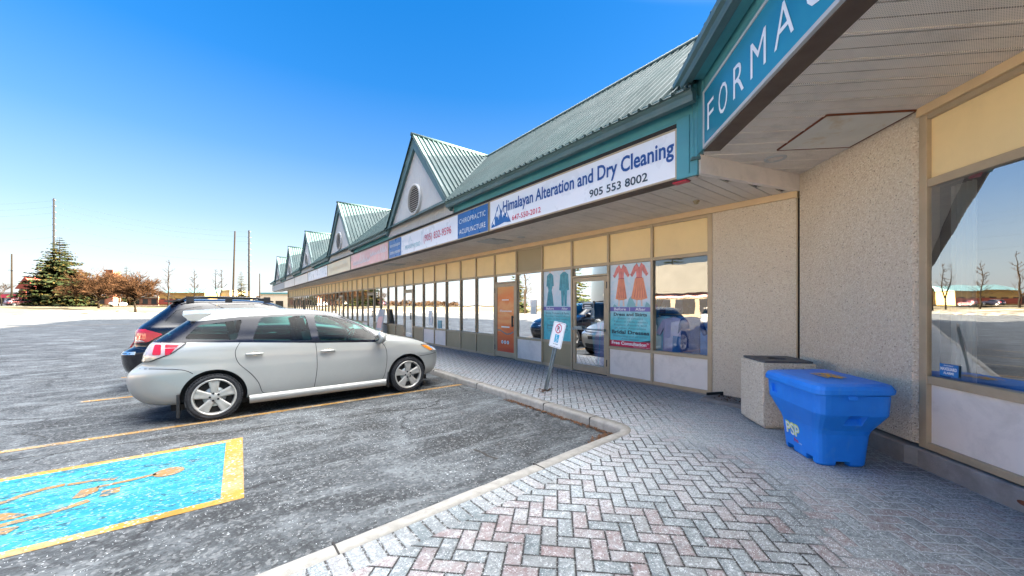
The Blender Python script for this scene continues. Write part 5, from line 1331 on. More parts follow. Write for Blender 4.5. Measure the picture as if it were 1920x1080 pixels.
suv.scale = (1, 1, 1.045)
def copy_tree(o, par=None, swap=None):
    c = o.copy(); C.objects.link(c); c.parent = par
    if swap and o.type == 'MESH':
        for i, s_ in enumerate(c.material_slots):
            if s_.material and s_.material.name == swap[0].name: s_.link = 'OBJECT'; s_.material = swap[1]
    for ch in [q for q in bpy.data.objects if q.parent == o]: copy_tree(ch, c, swap)
    return c
# other parked cars: seen past the snow bank and mirrored in the shop glass
def place(src, swap, loc, rotz, label, nm_):
    c = copy_tree(src, None, (M[src_paint[src.name]], M[swap])); c.name = nm_; c.location = loc; c.rotation_euler = (0, 0, rotz); c['label'] = label; c['group'] = 'other parked cars'
    return c
src_paint = {wagon.name: 'silver', suv.name: 'navy'}
def gz(x_, y_): return ground_h(x_, y_) if True else 0
# ================================================================== STREET FURNITURE
def mk_grit():
    g = G('blue_polyethylene'); p = g.obj()
    col = g.ramp(g.noise(p, 3, 5, .6), [(0.3, (0.006, 0.19, 0.74)), (0.7, (0.014, 0.25, 0.88))])
    col = g.mix(g.rng(g.noise(g.map(p, scale=(1, 1, .3)), 9, 6, .75), .55, .75, 0, .35), col, (.14, .36, .66))
    g.bsdf(col, .48, 0, g.bump(g.noise(p, 90, 3), .12, .004)); return g.mat
M['grit_blue'] = mk_grit()
M['orange'] = simple('orange_lettering', (.85, .45, .02), .6, 0, .15, 20)
# grit bin, local axes: x along the wing wall (towards the camera side), y out from the wall
TB, DB = 1.62, 0.72
pb = wp(TB, DB, 0)
ang = math.atan2(Dw.y, Dw.x)
bin_ = thing('grit_bin', 'bright blue plastic grit bin with lid standing on the pavers by the aggregate wall', 'grit bin', tuple(pb), ang)
# with this rotation local +x = Dw, local +y = rot90(Dw); outward normal Nw is local -y
def bl(x_, y_): return (x_, -y_)
def ring(bm, hx, hy, z, ch, yc=0.0, n_=4):
    """rounded rectangle ring; out from wall = +y here"""
    P = [(-hx, -hy), (hx, -hy), (hx, hy), (-hx, hy)]
    P = rounded(P, ch, n_)
    return [bm.verts.new((x_, -(y_+yc), z)) for x_, y_ in P]
bm = bmesh.new()
secs = [(.262, .200, 0.0, .07), (.275, .212, .02, .07), (.300, .235, .30, .08), (.315, .245, .345, .08), (.430, .300, .505, .10), (.437, .306, .52, .10), (.448, .312, .68, .10), (.45, .313, .70, .10)]
R = [ring(bm, a, b, z, c_) for a, b, z, c_ in secs]
for a, b in zip(R, R[1:]):
    for k in range(len(a)): bm.faces.new((a[k], a[(k+1) % len(a)], b[(k+1) % len(a)], b[k]))
bm.faces.new(R[0]); bm.faces.new(R[-1][::-1]); fixn(bm)
cut = bmesh.new()
for cx_ in (-.15, .15): box(cut, (cx_-.05, -.5, -.05), (cx_+.05, .5, .055))
fixn(cut); bm = boolean(bm, cut); cut.free()
cut = bmesh.new(); box(cut, (-.5, -.06, -.05), (.5, .06, .045)); fixn(cut); bm = boolean(bm, cut); cut.free()
cut = bmesh.new()
for s_ in (1,):
    X_ = Matrix.Translation((.375, .02, .44)) @ Matrix.Rotation(math.radians(-36), 4, 'Y'); box(cut, (-.03, -.075, -.05), (.09, .075, .045), X=X_)
    X_ = Matrix.Translation((-.375, .02, .44)) @ Matrix.Rotation(math.radians(36), 4, 'Y'); box(cut, (-.09, -.075, -.05), (.03, .075, .045), X=X_)
X_ = Matrix.Translation((-.27, -.30, .62)); box(cut, (-.05, -.03, -.05), (.05, .02, .04), X=X_)
fixn(cut); bm = boolean(bm, cut); cut.free()
bo = obj('bin_body', bm, 'grit_blue', bin_, local=True, bevel=.012)
for p_ in bo.data.polygons: p_.use_smooth = False
bm = bmesh.new()
secs = [(.462, .325, .695, .10), (.470, .332, .70, .10), (.468, .330, .742, .10), (.452, .316, .762, .10), (.40, .27, .778, .09), (.385, .25, .776, .08)]
R = []
for a, b, z, c_ in secs:
    r_ = ring(bm, a, b, z, c_)
    for v in r_: v.co.z += 0.018*max(0, (v.co.y+.05))/.35*(1 if z > .69 else 0) + (.012 if z > .75 else 0)
    R.append(r_)
for a, b in zip(R, R[1:]):
    for k in range(len(a)): bm.faces.new((a[k], a[(k+1) % len(a)], b[(k+1) % len(a)], b[k]))
bm.faces.new(R[0]); bm.faces.new(R[-1][::-1]); fixn(bm)
lid = obj('lid', bm, 'grit_blue', bin_, local=True, bevel=.006)
bm = bmesh.new(); beam(bm, (-.40, .335, .735), (.40, .335, .735), .03, .03); beam(bm, (.462, -.05, .70), (.478, -.05, .66), .08, .012); beam(bm, (-.462, -.05, .70), (-.478, -.05, .66), .08, .012); obj('hinge', bm, 'grit_blue', bin_, local=True, bevel=.006)
bm = bmesh.new(); box(bm, (-.03, .10, .7935), (.30, .18, .7955)); 
text_fit(bm, 'PSP', (-.16, -.0, .797), (1, 0, 0), (0, 1, 0), .0001, .0001); bm.free()
bm = bmesh.new()
O_ = Vector((.16, .03, .801))
stroke(bm, [(0, 0), (.27, 0)], .022, O_+Vector((-.27, -.075, .002)), (1, 0, 0), (0, 1, 0), .002); stroke(bm, [(0, 0), (.27, 0)], .022, O_+Vector((-.27, .075, .006)), (1, 0, 0), (0, 1, 0), .002)
text_fit(bm, 'PSP', O_+Vector((-.27, -.045, .004)), (1, 0, 0), (0, 1, 0), .29, .095, .05, off=.002)
obj('lid_lettering', bm, 'orange', lid, local=True)
M['lime'] = simple('lime_lettering', (.66, .82, .12), .5, 0, .05)
# logo on the lower front face: front face is local -y; text runs along +x there
def fy(z): return -(.200+(.235-.200)*min(1, z/.30))-.002
U_ = (1, 0, 0); V_ = Vector((0, fy(.30)-fy(0), .30)).normalized()
bm = bmesh.new(); text_fit(bm, 'PSP', (-.195, fy(.16), .165), U_, V_, .225, .125, .05, off=.003); lgb = obj('logo_outline', bm, 'lime', bin_, local=True)
bm = bmesh.new(); text_fit(bm, 'PSP', (-.192, fy(.16), .169), U_, V_, .218, .117, .008, off=.006); obj('logo', bm, 'whitetext', lgb, local=True)
bm = bmesh.new(); text_fit(bm, 'Ice Melting', (-.195, fy(.12), .132), U_, V_, .15, .024, .02, off=.003); stroke(bm, [(0, 0), (.20, 0)], .006, (-.195, fy(.12), .120), U_, V_, .003); obj('logo_strapline', bm, 'lime', bin_, local=True)
bm = bmesh.new(); text_fit(bm, 'Pro', (-.075, fy(.12), .112), U_, V_, .07, .034, .05, off=.004); obj('logo_strapline', bm, 'redtext', bin_, local=True)
bm = bmesh.new(); text_fit(bm, '.com', (-.002, fy(.12), .108), U_, V_, .05, .018, .01, off=.004); obj('logo_strapline', bm, 'whitetext', bin_, local=True)

# concrete litter box with a dark lid
tb = thing('litter_bin', 'square exposed aggregate litter bin with flat dark lid, between wall and blue grit bin', 'litter bin', tuple(wp(.54, .58, 0)), ang)
bm = bmesh.new(); box(bm, (-.285, -.30, .03), (.285, .30, .80)); box(bm, (-.26, -.27, 0), (.26, .27, .03)); obj('bin_body', bm, 'aggregate', tb, local=True, bevel=.018)
bm = bmesh.new(); outer_ = [(-.25, -.26), (.25, -.26), (.25, .26), (-.25, .26)]
hole = circ(0, 0, .11, 24); V_o = []
n4 = 24
sq = []
for k in range(n4):
    a = 2*PI*k/n4; c_, s_ = math.cos(a), math.sin(a); m_ = min(.27/max(abs(c_), 1e-6), .28/max(abs(s_), 1e-6)); sq.append((c_*m_, s_*m_))
for z in (.803, .825): V_o.append(([bm.verts.new((*p, z)) for p in sq], [bm.verts.new((*p, z)) for p in hole]))
for k in range(n4):
    k2 = (k+1) % n4
    bm.faces.new((V_o[1][0][k], V_o[1][0][k2], V_o[1][1][k2], V_o[1][1][k])); bm.faces.new((V_o[0][0][k], V_o[1][0][k], V_o[1][0][k2], V_o[0][0][k2])); bm.faces.new((V_o[1][1][k], V_o[0][1][k], V_o[0][1][k2], V_o[1][1][k2]))
M['lidgrey'] = simple('dark_grey_lid', (.10, .095, .10), .6, .2, .2, 10, dirt=(.3, .28, .27), dirt_amt=.3)
ld = obj('lid', fixn(bm), 'lidgrey', tb, local=True)
bm = bmesh.new(); f = bm.faces.new([bm.verts.new((*p, .802)) for p in hole]); obj('lid_opening', bm, 'dark', ld, local=True)

# leaning accessible parking sign
d_ = Vector((.22, -.17, 1.22)).normalized()
lean = d_.to_track_quat('Z', 'Y').to_matrix()
face_n = Vector((-.997, .06, 0)); xa = Vector((0, 0, 1)).cross(face_n).normalized()
zax = d_; xax = (xa - zax*xa.dot(zax)).normalized(); yax = zax.cross(xax)
Mt = Matrix((xax, yax, zax)).transposed().to_4x4()
ps = thing('parking_sign', 'white accessible parking sign on a leaning galvanised post at the kerb', 'sign', (4.60, 4.90, 0))
ps.rotation_euler = Mt.to_euler()
bm = bmesh.new()
for (x0, x1, y0, y1) in ((-.038, -.026, -.014, .018), (.026, .038, -.014, .018), (-.026, .026, .012, .018)): box(bm, (x0, y0, -.05), (x1, y1, 1.18))
obj('post', bm, 'steel', ps, local=True)
SGY = -.016
bm = bmesh.new(); P = rounded([(-.165, .78), (.165, .78), (.165, 1.235), (-.165, 1.235)], .03, 5)
prism(bm, P, lambda x_, z_: (x_, SGY, z_), lambda x_, z_: (x_, SGY+.003, z_)); sp = obj('sign_plate', fixn(bm), 'signwhite', ps, local=True)
Us, Vs = (1, 0, 0), (0, 0, 1); O_ = (0, SGY, 0)
bm = bmesh.new(); stroke(bm, rounded([(-.15, .795), (.15, .795), (.15, 1.22), (-.15, 1.22)], .03)+[(-.15, .81)], .004, O_, Us, Vs, .002)
text_fit(bm, 'P', (-.03, SGY, 1.075), Us, Vs, .055, .085, .02, off=.002); obj('lettering', bm, 'darktext', sp, local=True)
bm = bmesh.new(); c_ = circ(0, 1.12, .075, 28); stroke(bm, c_+c_[:2], .017, O_, Us, Vs, .003); stroke(bm, [(-.053, 1.173), (.053, 1.067)], .015, O_, Us, Vs, .003); obj('ban_ring', bm, 'redtext', sp, local=True)
M['accblue'] = simple('access_blue', (.02, .38, .60), .4, 0, .1)
bm = bmesh.new(); flatpoly(bm, [(-.05, .875), (.06, .875), (.06, 1.015), (-.05, 1.015)], O_, Us, Vs, .002); ab = obj('access_panel', bm, 'accblue', sp, local=True)
bm = bmesh.new(); flatpoly(bm, circ(-.005, .997, .009, 12), O_, Us, Vs, .004); c_ = circ(0, .915, .028, 16, math.radians(150), math.radians(400)); stroke(bm, c_, .007, O_, Us, Vs, .004); stroke(bm, [(-.005, .985), (-.002, .940), (.025, .938), (.038, .905), (.046, .908)], .009, O_, Us, Vs, .004); stroke(bm, [(-.004, .965), (.02, .963)], .007, O_, Us, Vs, .004); obj('access_symbol', bm, 'whitetext', ab, local=True)
bm = bmesh.new(); text_fit(bm, 'BY PERMIT', (-.07, SGY, .83), Us, Vs, .15, .022, .01, off=.002); bm.free()
bm = bmesh.new(); stroke(bm, [(-.06, .845), (-.02, .845)], .012, O_, Us, Vs, .002); stroke(bm, [(-.01, .845), (.07, .845)], .012, O_, Us, Vs, .002); obj('small_print', bm, 'steel', sp, local=True)
bm = bmesh.new()
for z_ in (.80, 1.215): lathe(bm, [(SGY-.004, .006), (SGY-.006, .001)], 8, 'Y', (0, 0, z_))
obj('bolt', bm, 'rust', ps, local=True)
bm = bmesh.new()
for k in range(30):
    a = random.uniform(0, 6.28); r_ = random.uniform(0, .12); s_ = random.uniform(.02, .045); x_, y_ = 4.60+r_*math.cos(a)*1.4, 4.90+r_*math.sin(a)
    rr = random.uniform(0, 6.28); P = [(x_+s_*math.cos(rr+q)*(1 if i % 2 else .5), y_+s_*math.sin(rr+q)*(1 if i % 2 else .5), .008+random.uniform(0, .02)) for i, q in enumerate((0, 1.2, 2.4, 3.6, 4.9))]
    bm.faces.new([bm.verts.new(p) for p in P])
M['leaf'] = simple('dead_leaf', (.10, .045, .018), .8, 0, .4, 25)
o = obj('leaf_litter', bm, 'leaf'); tagp(o, 'brown leaves gathered at the foot of the sign post', 'leaves', kind='stuff')

# A-board leaning at a window and other small things
ab_ = thing('sandwich_board', 'narrow white advertising board leaning on the far windows', 'sandwich board', (WX-.35, 18.0, 0))
bm = bmesh.new(); X_ = Matrix.Translation((WX-.35, 18.0, 0)) @ Matrix.Rotation(math.radians(10), 4, 'Y'); box(bm, (-.02, -.40, .02), (0, .40, 1.35), X=X_); obj('board', bm, 'offwhite', ab_)
bm = bmesh.new(); box(bm, (-.025, -.30, .45), (-.0205, .30, 1.0), X=X_); obj('board_print', bm, 'pinkface', ab_)
bm = bmesh.new(); X_ = Matrix.Translation((WX-.13, 2.78, 0)) @ Matrix.Rotation(math.radians(-25), 4, 'Z'); box(bm, (-.16, -.008, .075), (.16, .008, .115), X=X_); box(bm, (.1, -.008, .02), (.16, .008, .09), X=X_)
o = settle(obj('door_stop_bracket', bm, 'black')); tagp(o, 'small black metal bracket at the foot of the storefront corner', 'bracket')

# ================================================================== POSTERS AND NOTICES on the shop glass
UP = (0, -1, 0)
def poster(name, label, y0, y1, z0, z1, mat_, x_=WX+.034, cat='poster', group=None):
    """y0 near edge, y1 far edge; returns the sheet and a function for points on it (x right from the far edge, z up)"""
    bm = bmesh.new(); box(bm, (x_-.002, y0, z0), (x_, y1, z1)); o = obj(name, bm, mat_)
    me = o.data; base = Vector((x_, (y0+y1)/2, z0)); me.transform(Matrix.Translation(-base)); o.location = base
    tagp(o, label, cat, group); return o, Vector((x_-.002, y1, z0))
def mk_poster_bg():
    g = G('poster_blue'); p = g.pos(); x, y, z = g.xyz(p)
    n1 = g.noise(g.map(p, scale=(1, 1, 1)), 2.6, 5, .65, .8)
    lo = g.ramp(n1, [(.30, (.05, .42, .50)), (.55, (.16, .62, .68)), (.78, (.50, .78, .82))])
    hi = g.ramp(n1, [(.25, (.42, .68, .80)), (.6, (.72, .76, .84))])
    col = g.mix(g.rng(g.m('ADD', z, g.m('MULTIPLY', n1, .3)), 1.35, 1.75), lo, hi)
    g.bsdf(col, .35, 0, None, spec=.4); return g.mat
M['poster'] = mk_poster_bg()
M['coral'] = simple('coral_print', (.72, .22, .20), .4, 0, .2, 9)
M['salmon'] = simple('salmon_print', (.80, .30, .16), .4, 0, .12, 9)
M['suit'] = simple('teal_suit_print', (.07, .33, .42), .4, 0, .3, 12)
M['skinp'] = simple('pale_print', (.74, .58, .50), .4, 0, .08)
M['purple'] = simple('violet_print', (.17, .15, .45), .4, 0, .05)
M['crimson'] = simple('crimson_print', (.58, .02, .07), .4, 0, .05)
M['inkgrey'] = simple('grey_ink', (.10, .20, .24), .5, 0, .05)
def dress(bm, cx, cz, s_, wide, mi_top=0):
    """blouse outline"""
    P = [(-.07, .52), (-.15, .47), (-.25, .30), (-.20, .26), (-.12, .34), (-.085, .38), (-.075, .24), (.075, .24), (.085, .38), (.12, .34), (.20, .26), (.25, .30), (.15, .47), (.07, .52), (0, .44)]
    flat = [(cx+x_*s_*wide, cz+z_*s_) for x_, z_ in P]; return flat
def skirt(cx, cz, s_, wide): return [(cx+x_*s_*wide, cz+z_*s_) for x_, z_ in [(-.075, .235), (-.15, -.16), (-.05, -.19), (.05, -.19), (.15, -.16), (.075, .235)]]
def lines_txt(bm, lst, O_, W_):
    for body, z_, wdt, h_, bold in lst: text_fit(bm, body, O_+Vector((0, -W_/2+wdt/2, z_)), UP, ZV, wdt, h_, bold, off=.003)
W_ = ys[2]-ys[1]-.06
p1, O1 = poster('window_poster', 'window poster of two coral skirts and dresses with crimson Free Consultation strip', ys[1]+.03, ys[2]-.03, H1+.03, H2-.035, 'poster')
bm = bmesh.new()
for cx_ in (.27, .68): flatpoly(bm, dress(bm, cx_, 1.13, 1.0, .78), O1, UP, ZV, .003)
obj('printed_blouse', bm, 'coral', p1)
bm = bmesh.new()
for cx_, w__ in ((.27, .9), (.68, 1.2)): flatpoly(bm, skirt(cx_, 1.13, 1.0, w__), O1, UP, ZV, .004)
obj('printed_skirt', bm, 'salmon', p1)
bm = bmesh.new()
for cx_ in (.27, .68):
    for s_ in (-.05, .05):
        stroke(bm, [(cx_+s_, .95), (cx_+s_*1.1, .87), (cx_+s_*1.2, .82)], [.045, .035, .05], O1, UP, ZV, .003)
obj('printed_legs', bm, 'skinp', p1)
M['coral_dark'] = simple('coral_fold_print', (.52, .10, .11), .4, 0, .15, 9)
bm = bmesh.new()
for cx_, w__ in ((.27, .9), (.68, 1.2)):
    stroke(bm, [(cx_-.055, 1.655), (cx_, 1.55), (cx_+.055, 1.655)], .016, O1, UP, ZV, .0055); stroke(bm, [(cx_, 1.55), (cx_+.01, 1.38)], .006, O1, UP, ZV, .0055); stroke(bm, [(cx_-.07, 1.372), (cx_+.07, 1.372)], .02, O1, UP, ZV, .0055)
    for q in (-.6, -.25, .1, .45, .75): stroke(bm, [(cx_+q*.06*w__, 1.35), (cx_+q*.12*w__+.01, 1.12), (cx_+q*.15*w__, .98)], [.004, .009, .012], O1, UP, ZV, .0055)
    for s_ in (-1, 1): stroke(bm, [(cx_+s_*.10, 1.60), (cx_+s_*.085, 1.50)], .006, O1, UP, ZV, .0055); stroke(bm, [(cx_+s_*.155, 1.425), (cx_+s_*.20, 1.455)], .010, O1, UP, ZV, .0055)
obj('printed_fold', bm, 'coral_dark', p1)
bm = bmesh.new()
for cx_ in (.27, .68): flatpoly(bm, circ(cx_, 1.675, .022, 12), O1, UP, ZV, .003)
obj('printed_neck', bm, 'skinp', p1)
bm = bmesh.new()
for P in ([(.40, .80), (.44, .95), (.50, 1.02), (.55, .93), (.60, .85), (.63, .80)], [(.06, .80), (.10, .86), (.15, .83), (.18, .80)], [(.80, .80), (.84, .90), (.90, .86), (.93, .80)]): flatpoly(bm, P, O1, UP, ZV, .0025)
obj('printed_splash', bm, 'softteal', p1)
bm = bmesh.new(); flatpoly(bm, [(0, .715), (W_, .715), (W_, .80), (0, .80)], O1, UP, ZV, .003); pl = obj('purple_band', bm, 'purple', p1)
bm = bmesh.new(); text_fit(bm, 'Before', O1+Vector((0, -.10, .733)), UP, ZV, .28, .055, .01, off=.005); text_fit(bm, 'After', O1+Vector((0, -.60, .733)), UP, ZV, .22, .055, .01, off=.005); stroke(bm, [(.47, .72), (.47, .795)], .008, O1, UP, ZV, .005); obj('lettering', bm, 'whitetext', pl)
bm = bmesh.new(); lines_txt(bm, [('Dress and Skirts', .625, .76, .060, .03), ('Bridal Dresses', .265, .86, .070, .035)], O1, W_); obj('lettering', bm, 'darktext', p1)
bm = bmesh.new(); lines_txt(bm, [('Taken in (Waist)', .555, .58, .038, .0), ('Taken in (Side seams)', .490, .78, .038, .0), ('Replace Zippers and', .425, .74, .038, .0), ('all other Alterations', .360, .72, .038, .0), ('Shortening and all other', .200, .80, .038, .0), ('Alterations', .145, .40, .036, .0)], O1, W_); obj('lettering', bm, 'inkgrey', p1)
bm = bmesh.new(); flatpoly(bm, [(0, 0), (W_, 0), (W_, .125), (0, .125)], O1, UP, ZV, .003); st = obj('crimson_strip', bm, 'crimson', p1)
bm = bmesh.new(); text_fit(bm, 'Free Consultation*', O1+Vector((0, -.04, .045)), UP, ZV, W_-.09, .062, .035, off=.005); text_fit(bm, '*Some conditions apply', O1+Vector((0, -.55, .012)), UP, ZV, .36, .018, .0, off=.005); obj('lettering', bm, 'whitetext', st)
bm = bmesh.new(); flatpoly(bm, [(W_-.24, .126), (W_, .126), (W_, .17), (W_-.10, .155)], O1, UP, ZV, .0025); obj('dark_corner', bm, 'darktext', p1)
W2 = ys[4]-ys[3]-.06
p2, O2 = poster('window_poster', 'pale blue window poster of a gown and a suit, behind the leaning parking sign', ys[3]+.03, ys[4]-.03, H1+.03, H2-.035, 'poster')
bm = bmesh.new()
flatpoly(bm, [(.20, 1.62), (.12, 1.56), (.10, 1.30), (.15, 1.30), (.17, 1.20), (.10, .82), (.36, .82), (.29, 1.20), (.31, 1.30), (.36, 1.30), (.34, 1.56), (.26, 1.62)], O2, UP, ZV, .003)
flatpoly(bm, [(.66, 1.62), (.57, 1.56), (.54, 1.20), (.60, 1.18), (.62, .82), (.685, .82), (.70, 1.1), (.715, .82), (.78, .82), (.80, 1.18), (.86, 1.20), (.83, 1.56), (.74, 1.62)], O2, UP, ZV, .003)
obj('printed_suit', bm, 'suit', p2)
M['suit_dark'] = simple('suit_fold_print', (.02, .16, .24), .4, 0, .15, 9)
bm = bmesh.new()
for cx_ in (.23, .70):
    stroke(bm, [(cx_-.035, 1.62), (cx_, 1.48), (cx_+.035, 1.62)], .010, O2, UP, ZV, .005); stroke(bm, [(cx_, 1.48), (cx_, 1.22)], .006, O2, UP, ZV, .005)
    for s_ in (-1, 1): stroke(bm, [(cx_+s_*.085, 1.55), (cx_+s_*.09, 1.25)], .006, O2, UP, ZV, .005)
for q in range(9): stroke(bm, [(.15+q*.021, 1.15-.02*(q % 3)), (.12+q*.028, .84)], .006, O2, UP, ZV, .005)
obj('printed_fold', bm, 'suit_dark', p2)
bm = bmesh.new(); flatpoly(bm, circ(.23, 1.655, .032, 12), O2, UP, ZV, .003); flatpoly(bm, circ(.70, 1.655, .032, 12), O2, UP, ZV, .003); obj('printed_neck', bm, 'skinp', p2)
bm = bmesh.new(); flatpoly(bm, [(0, .715), (W2, .715), (W2, .80), (0, .80)], O2, UP, ZV, .003); pl = obj('purple_band', bm, 'purple', p2)
bm = bmesh.new(); text_fit(bm, 'Before', O2+Vector((0, -.10, .733)), UP, ZV, .26, .055, .01, off=.005); text_fit(bm, 'After', O2+Vector((0, -.62, .733)), UP, ZV, .20, .055, .01, off=.005); obj('lettering', bm, 'whitetext', pl)
bm = bmesh.new(); lines_txt(bm, [('Shirts, Trousers & Pants', .625, .78, .05, .01), ('Hemming, Taken in (Waist)', .555, .8, .04, .0), ('Taken in (Side seams)', .490, .72, .04, .0), ('Replace Zippers', .42, .5, .04, .0), ('Jackets and Suits', .33, .7, .058, .02), ('Sleeves Shortening', .26, .7, .04, .0), ('Shorten Sleeves', .20, .62, .04, 0), ('Taken in', .145, .4, .036, .0)], O2, W2); obj('lettering', bm, 'inkgrey', p2)
# orange door decal
def mk_orange():
    g = G('orange_decal'); p = g.pos(); x, y, z = g.xyz(p)
    n1 = g.noise(g.map(p, scale=(1, .7, 2.2)), 1.6, 3, .5, .5)
    v = g.m('ADD', g.rng(z, .2, 2.0), g.m('MULTIPLY', g.m('SUBTRACT', n1, .5), .9))
    col = g.ramp(v, [(.0, (.62, .06, .02)), (.35, (.78, .14, .02)), (.55, (.86, .36, .12)), (.72, (.78, .20, .03)), (1.0, (.74, .32, .08))])
    g.bsdf(col, .3, 0, None); return g.mat
M['orangedecal'] = mk_orange()
y0_, y1_ = ys[5]+.13, ys[6]-.13
p3, O3 = poster('door_decal', 'orange decal covering the glass of a tan framed door', y0_, y1_, .20, 2.03, 'orangedecal', WX+.018, 'decal')
bm = bmesh.new(); 
text_fit(bm, 'book your appointment', O3+Vector((0, -.24, 1.46)), UP, ZV, .30, .03, .01); bm.free(); bm = bmesh.new()
for z_, w__, h_ in ((1.46, .32, .025), (1.02, .01, .01), (.70, .38, .035)): stroke(bm, [(.38-w__/2, z_), (.38+w__/2, z_)], h_, O3, UP, ZV, .003)
xq = .12
while xq < .62: stroke(bm, [(xq, 1.13), (xq+.03, 1.16+.03*(xq < .2)), (xq+.05, 1.12)], .02, O3, UP, ZV, .003); xq += .062
for cx_ in (.24, .37, .50): flatpoly(bm, circ(cx_, .27, .05, 18), O3, UP, ZV, .003)
obj('decal_print', bm, 'whitetext', p3)
bm = bmesh.new(); stroke(bm, [(.02, .60), (.15, .60), (.30, .54), (.45, .50), (.60, .52), (.74, .58)], .03, O3, UP, ZV, .004)
for cx_ in (.24, .37, .50): flatpoly(bm, [(cx_-.018, .245), (cx_+.018, .245), (cx_+.018, .295), (cx_-.018, .295)], O3, UP, ZV, .005)
obj('decal_print', bm, 'inkgrey', p3)
def notice(y, z, w__, h_, label, body=None, m_='whitetext', ink='inkgrey', x_=WX+.032):
    o, O_ = poster('paper_notice', label, y-w__/2, y+w__/2, z, z+h_, m_, x_, 'notice')
    bm = bmesh.new()
    if body: text_fit(bm, body, O_+Vector((0, -.02, h_*.6)), UP, ZV, w__-.04, .03, .02)
    k = h_*.5
    while k > .02: stroke(bm, [(.02, k), (w__-random.uniform(.02, .07), k)], .006, O_, UP, ZV, .002); k -= .025
    obj('notice_text', bm, ink, o); return o
notice(7.36, 1.28, .22, .36, 'white paper sheet taped in the window between orange door and blue poster')
o = notice(5.52, 1.22, .30, .34, 'white notice with black framed heading in the glass of the alteration shop door'); 
bm = bmesh.new(); box(bm, (WX+.014, 5.37, 1.42), (WX+.018, 5.69, 1.56)); q = settle(obj('opening_hours_sign', bm, 'darktext')); tagp(q, 'small black sign framed in white on the alteration shop door', 'sign')
bm = bmesh.new(); stroke(bm, [(0, 0), (.30, 0), (.30, .12), (0, .12), (0, 0)], .012, (WX+.014, 5.68, 1.43), UP, ZV, .003); stroke(bm, [(.05, .07), (.22, .07)], .02, (WX+.014, 5.68, 1.43), UP, ZV, .003); stroke(bm, [(.05, .03), (.25, .03)], .02, (WX+.014, 5.68, 1.43), UP, ZV, .003); obj('lettering', bm, 'whitetext', q)
notice(13.25, .75, .30, .55, 'pink and white sheet standing low in a physio window')
notice(12.5, .68, .30, .28, 'pale blue sheet low in a physio window', m_='softteal')
M['security'] = simple('security_blue', (.02, .18, .50), .35, 0, .05)
sa = wp(1.98, -.040, 0)
bm = bmesh.new(); a = wp(1.97, -.012, .885); b_ = wp(2.13, -.012, .885)
quad(bm, a, b_, b_+Vector((0, 0, .105)), a+Vector((0, 0, .105))); q = obj('alarm_sticker', bm, 'security'); tagp(q, 'blue alarm company sticker low in the corner of the wing window', 'sticker')
bm = bmesh.new(); text_fit(bm, 'MAXGUARD', wp(1.98, -.012, .935), Dw, ZV, .14, .026, .04, off=.003); text_fit(bm, 'ALARMS', wp(2.005, -.012, .903), Dw, ZV, .09, .020, .04, off=.003); text_fit(bm, 'PROTECTED BY', wp(2.01, -.012, .972), Dw, ZV, .08, .009, .02, off=.003); obj('lettering', bm, 'whitetext', q)
# curtain inside the wing window
M['curtain'] = simple('pale_curtain', (.62, .60, .54), .8, 0, .08, 3)
bm = bmesh.new(); pr = None
for k in range(25):
    t = 1.86+.22*k/24; d0 = -.20-.03*math.sin(k*1.3); c_ = [bm.verts.new(wp(t, d0, .25)), bm.verts.new(wp(t, d0, 2.58))]
    if pr: f = bm.faces.new((pr[0], c_[0], c_[1], pr[1])); f.smooth = True
    pr = c_
o = settle(obj('curtain', bm, 'curtain')); tagp(o, 'pale curtain gathered at the edge of the wing window', 'curtain')

# ================================================================== CLOTHES inside the first shop
def garment(kind, m_, x_, y_, top, label, s_=1.0):
    bm = bmesh.new()
    if kind == 'shirt': P = [(-.06, 0), (-.20, -.05), (-.31, -.30), (-.24, -.34), (-.17, -.20), (-.18, -.68), (.18, -.68), (.17, -.20), (.24, -.34), (.31, -.30), (.20, -.05), (.06, 0)]
    else: P = [(-.10, 0), (.10, 0), (.13, -.45), (.15, -.95), (.04, -.95), (0, -.35), (-.04, -.95), (-.15, -.95), (-.13, -.45)]
    # hung facing the window, slightly turned
    a = random.uniform(-.25, .25); c_, q_ = math.cos(a), math.sin(a)
    def F(off): return lambda u, v: (x_ + off*c_ + u*s_*q_ + .012*math.sin(v*23+u*9), y_ + u*s_*c_ - off*q_ + .008*math.sin(v*17), top + v*s_)
    prism(bm, P, F(-.045), F(.045)); bmesh.ops.triangulate(bm, faces=[f for f in bm.faces if len(f.verts) > 4])
    o = settle(obj('hanging_garment', fixn(bm), m_, bevel=.015)); tagp(o, label, 'garment', 'clothes hanging behind the glass of the alteration shop'); return o
cl = {'white': simple('white_cloth', (.80, .84, .90), .9, 0, .1), 'lilac': simple('lilac_cloth', (.50, .48, .78), .9, 0, .15), 'denim': simple('denim_cloth', (.05, .20, .55), .9, 0, .2), 'sky': simple('sky_cloth', (.25, .60, .85), .9, 0, .15), 'navyc': simple('navy_cloth', (.015, .06, .25), .9, 0, .2)}
for k_, v_ in cl.items(): M[k_] = v_
random.seed(11)
seq = ['sky', 'sky', 'denim', 'white', 'navyc', 'navyc', 'denim', 'navyc', 'lilac', 'white', 'sky', 'lilac']
names_ = {'white': 'white', 'lilac': 'lilac', 'denim': 'denim blue', 'sky': 'sky blue', 'navyc': 'navy'}
for i, c_ in enumerate(seq): garment('shirt', c_, WX+.26+(.10 if i % 2 else 0)+random.uniform(0, .08), 3.02+i*.085, 1.30+random.uniform(-.03, .02), '%s shirt on the rack in the window beside the aggregate wall' % names_[c_])
for i in range(14): c_ = random.choice(['sky', 'denim', 'navyc', 'lilac', 'white']); garment('trousers', c_, WX+.36+random.uniform(0, .15), 5.02+i*.075, 1.12, '%s trousers hanging low behind the alteration shop door' % names_[c_])
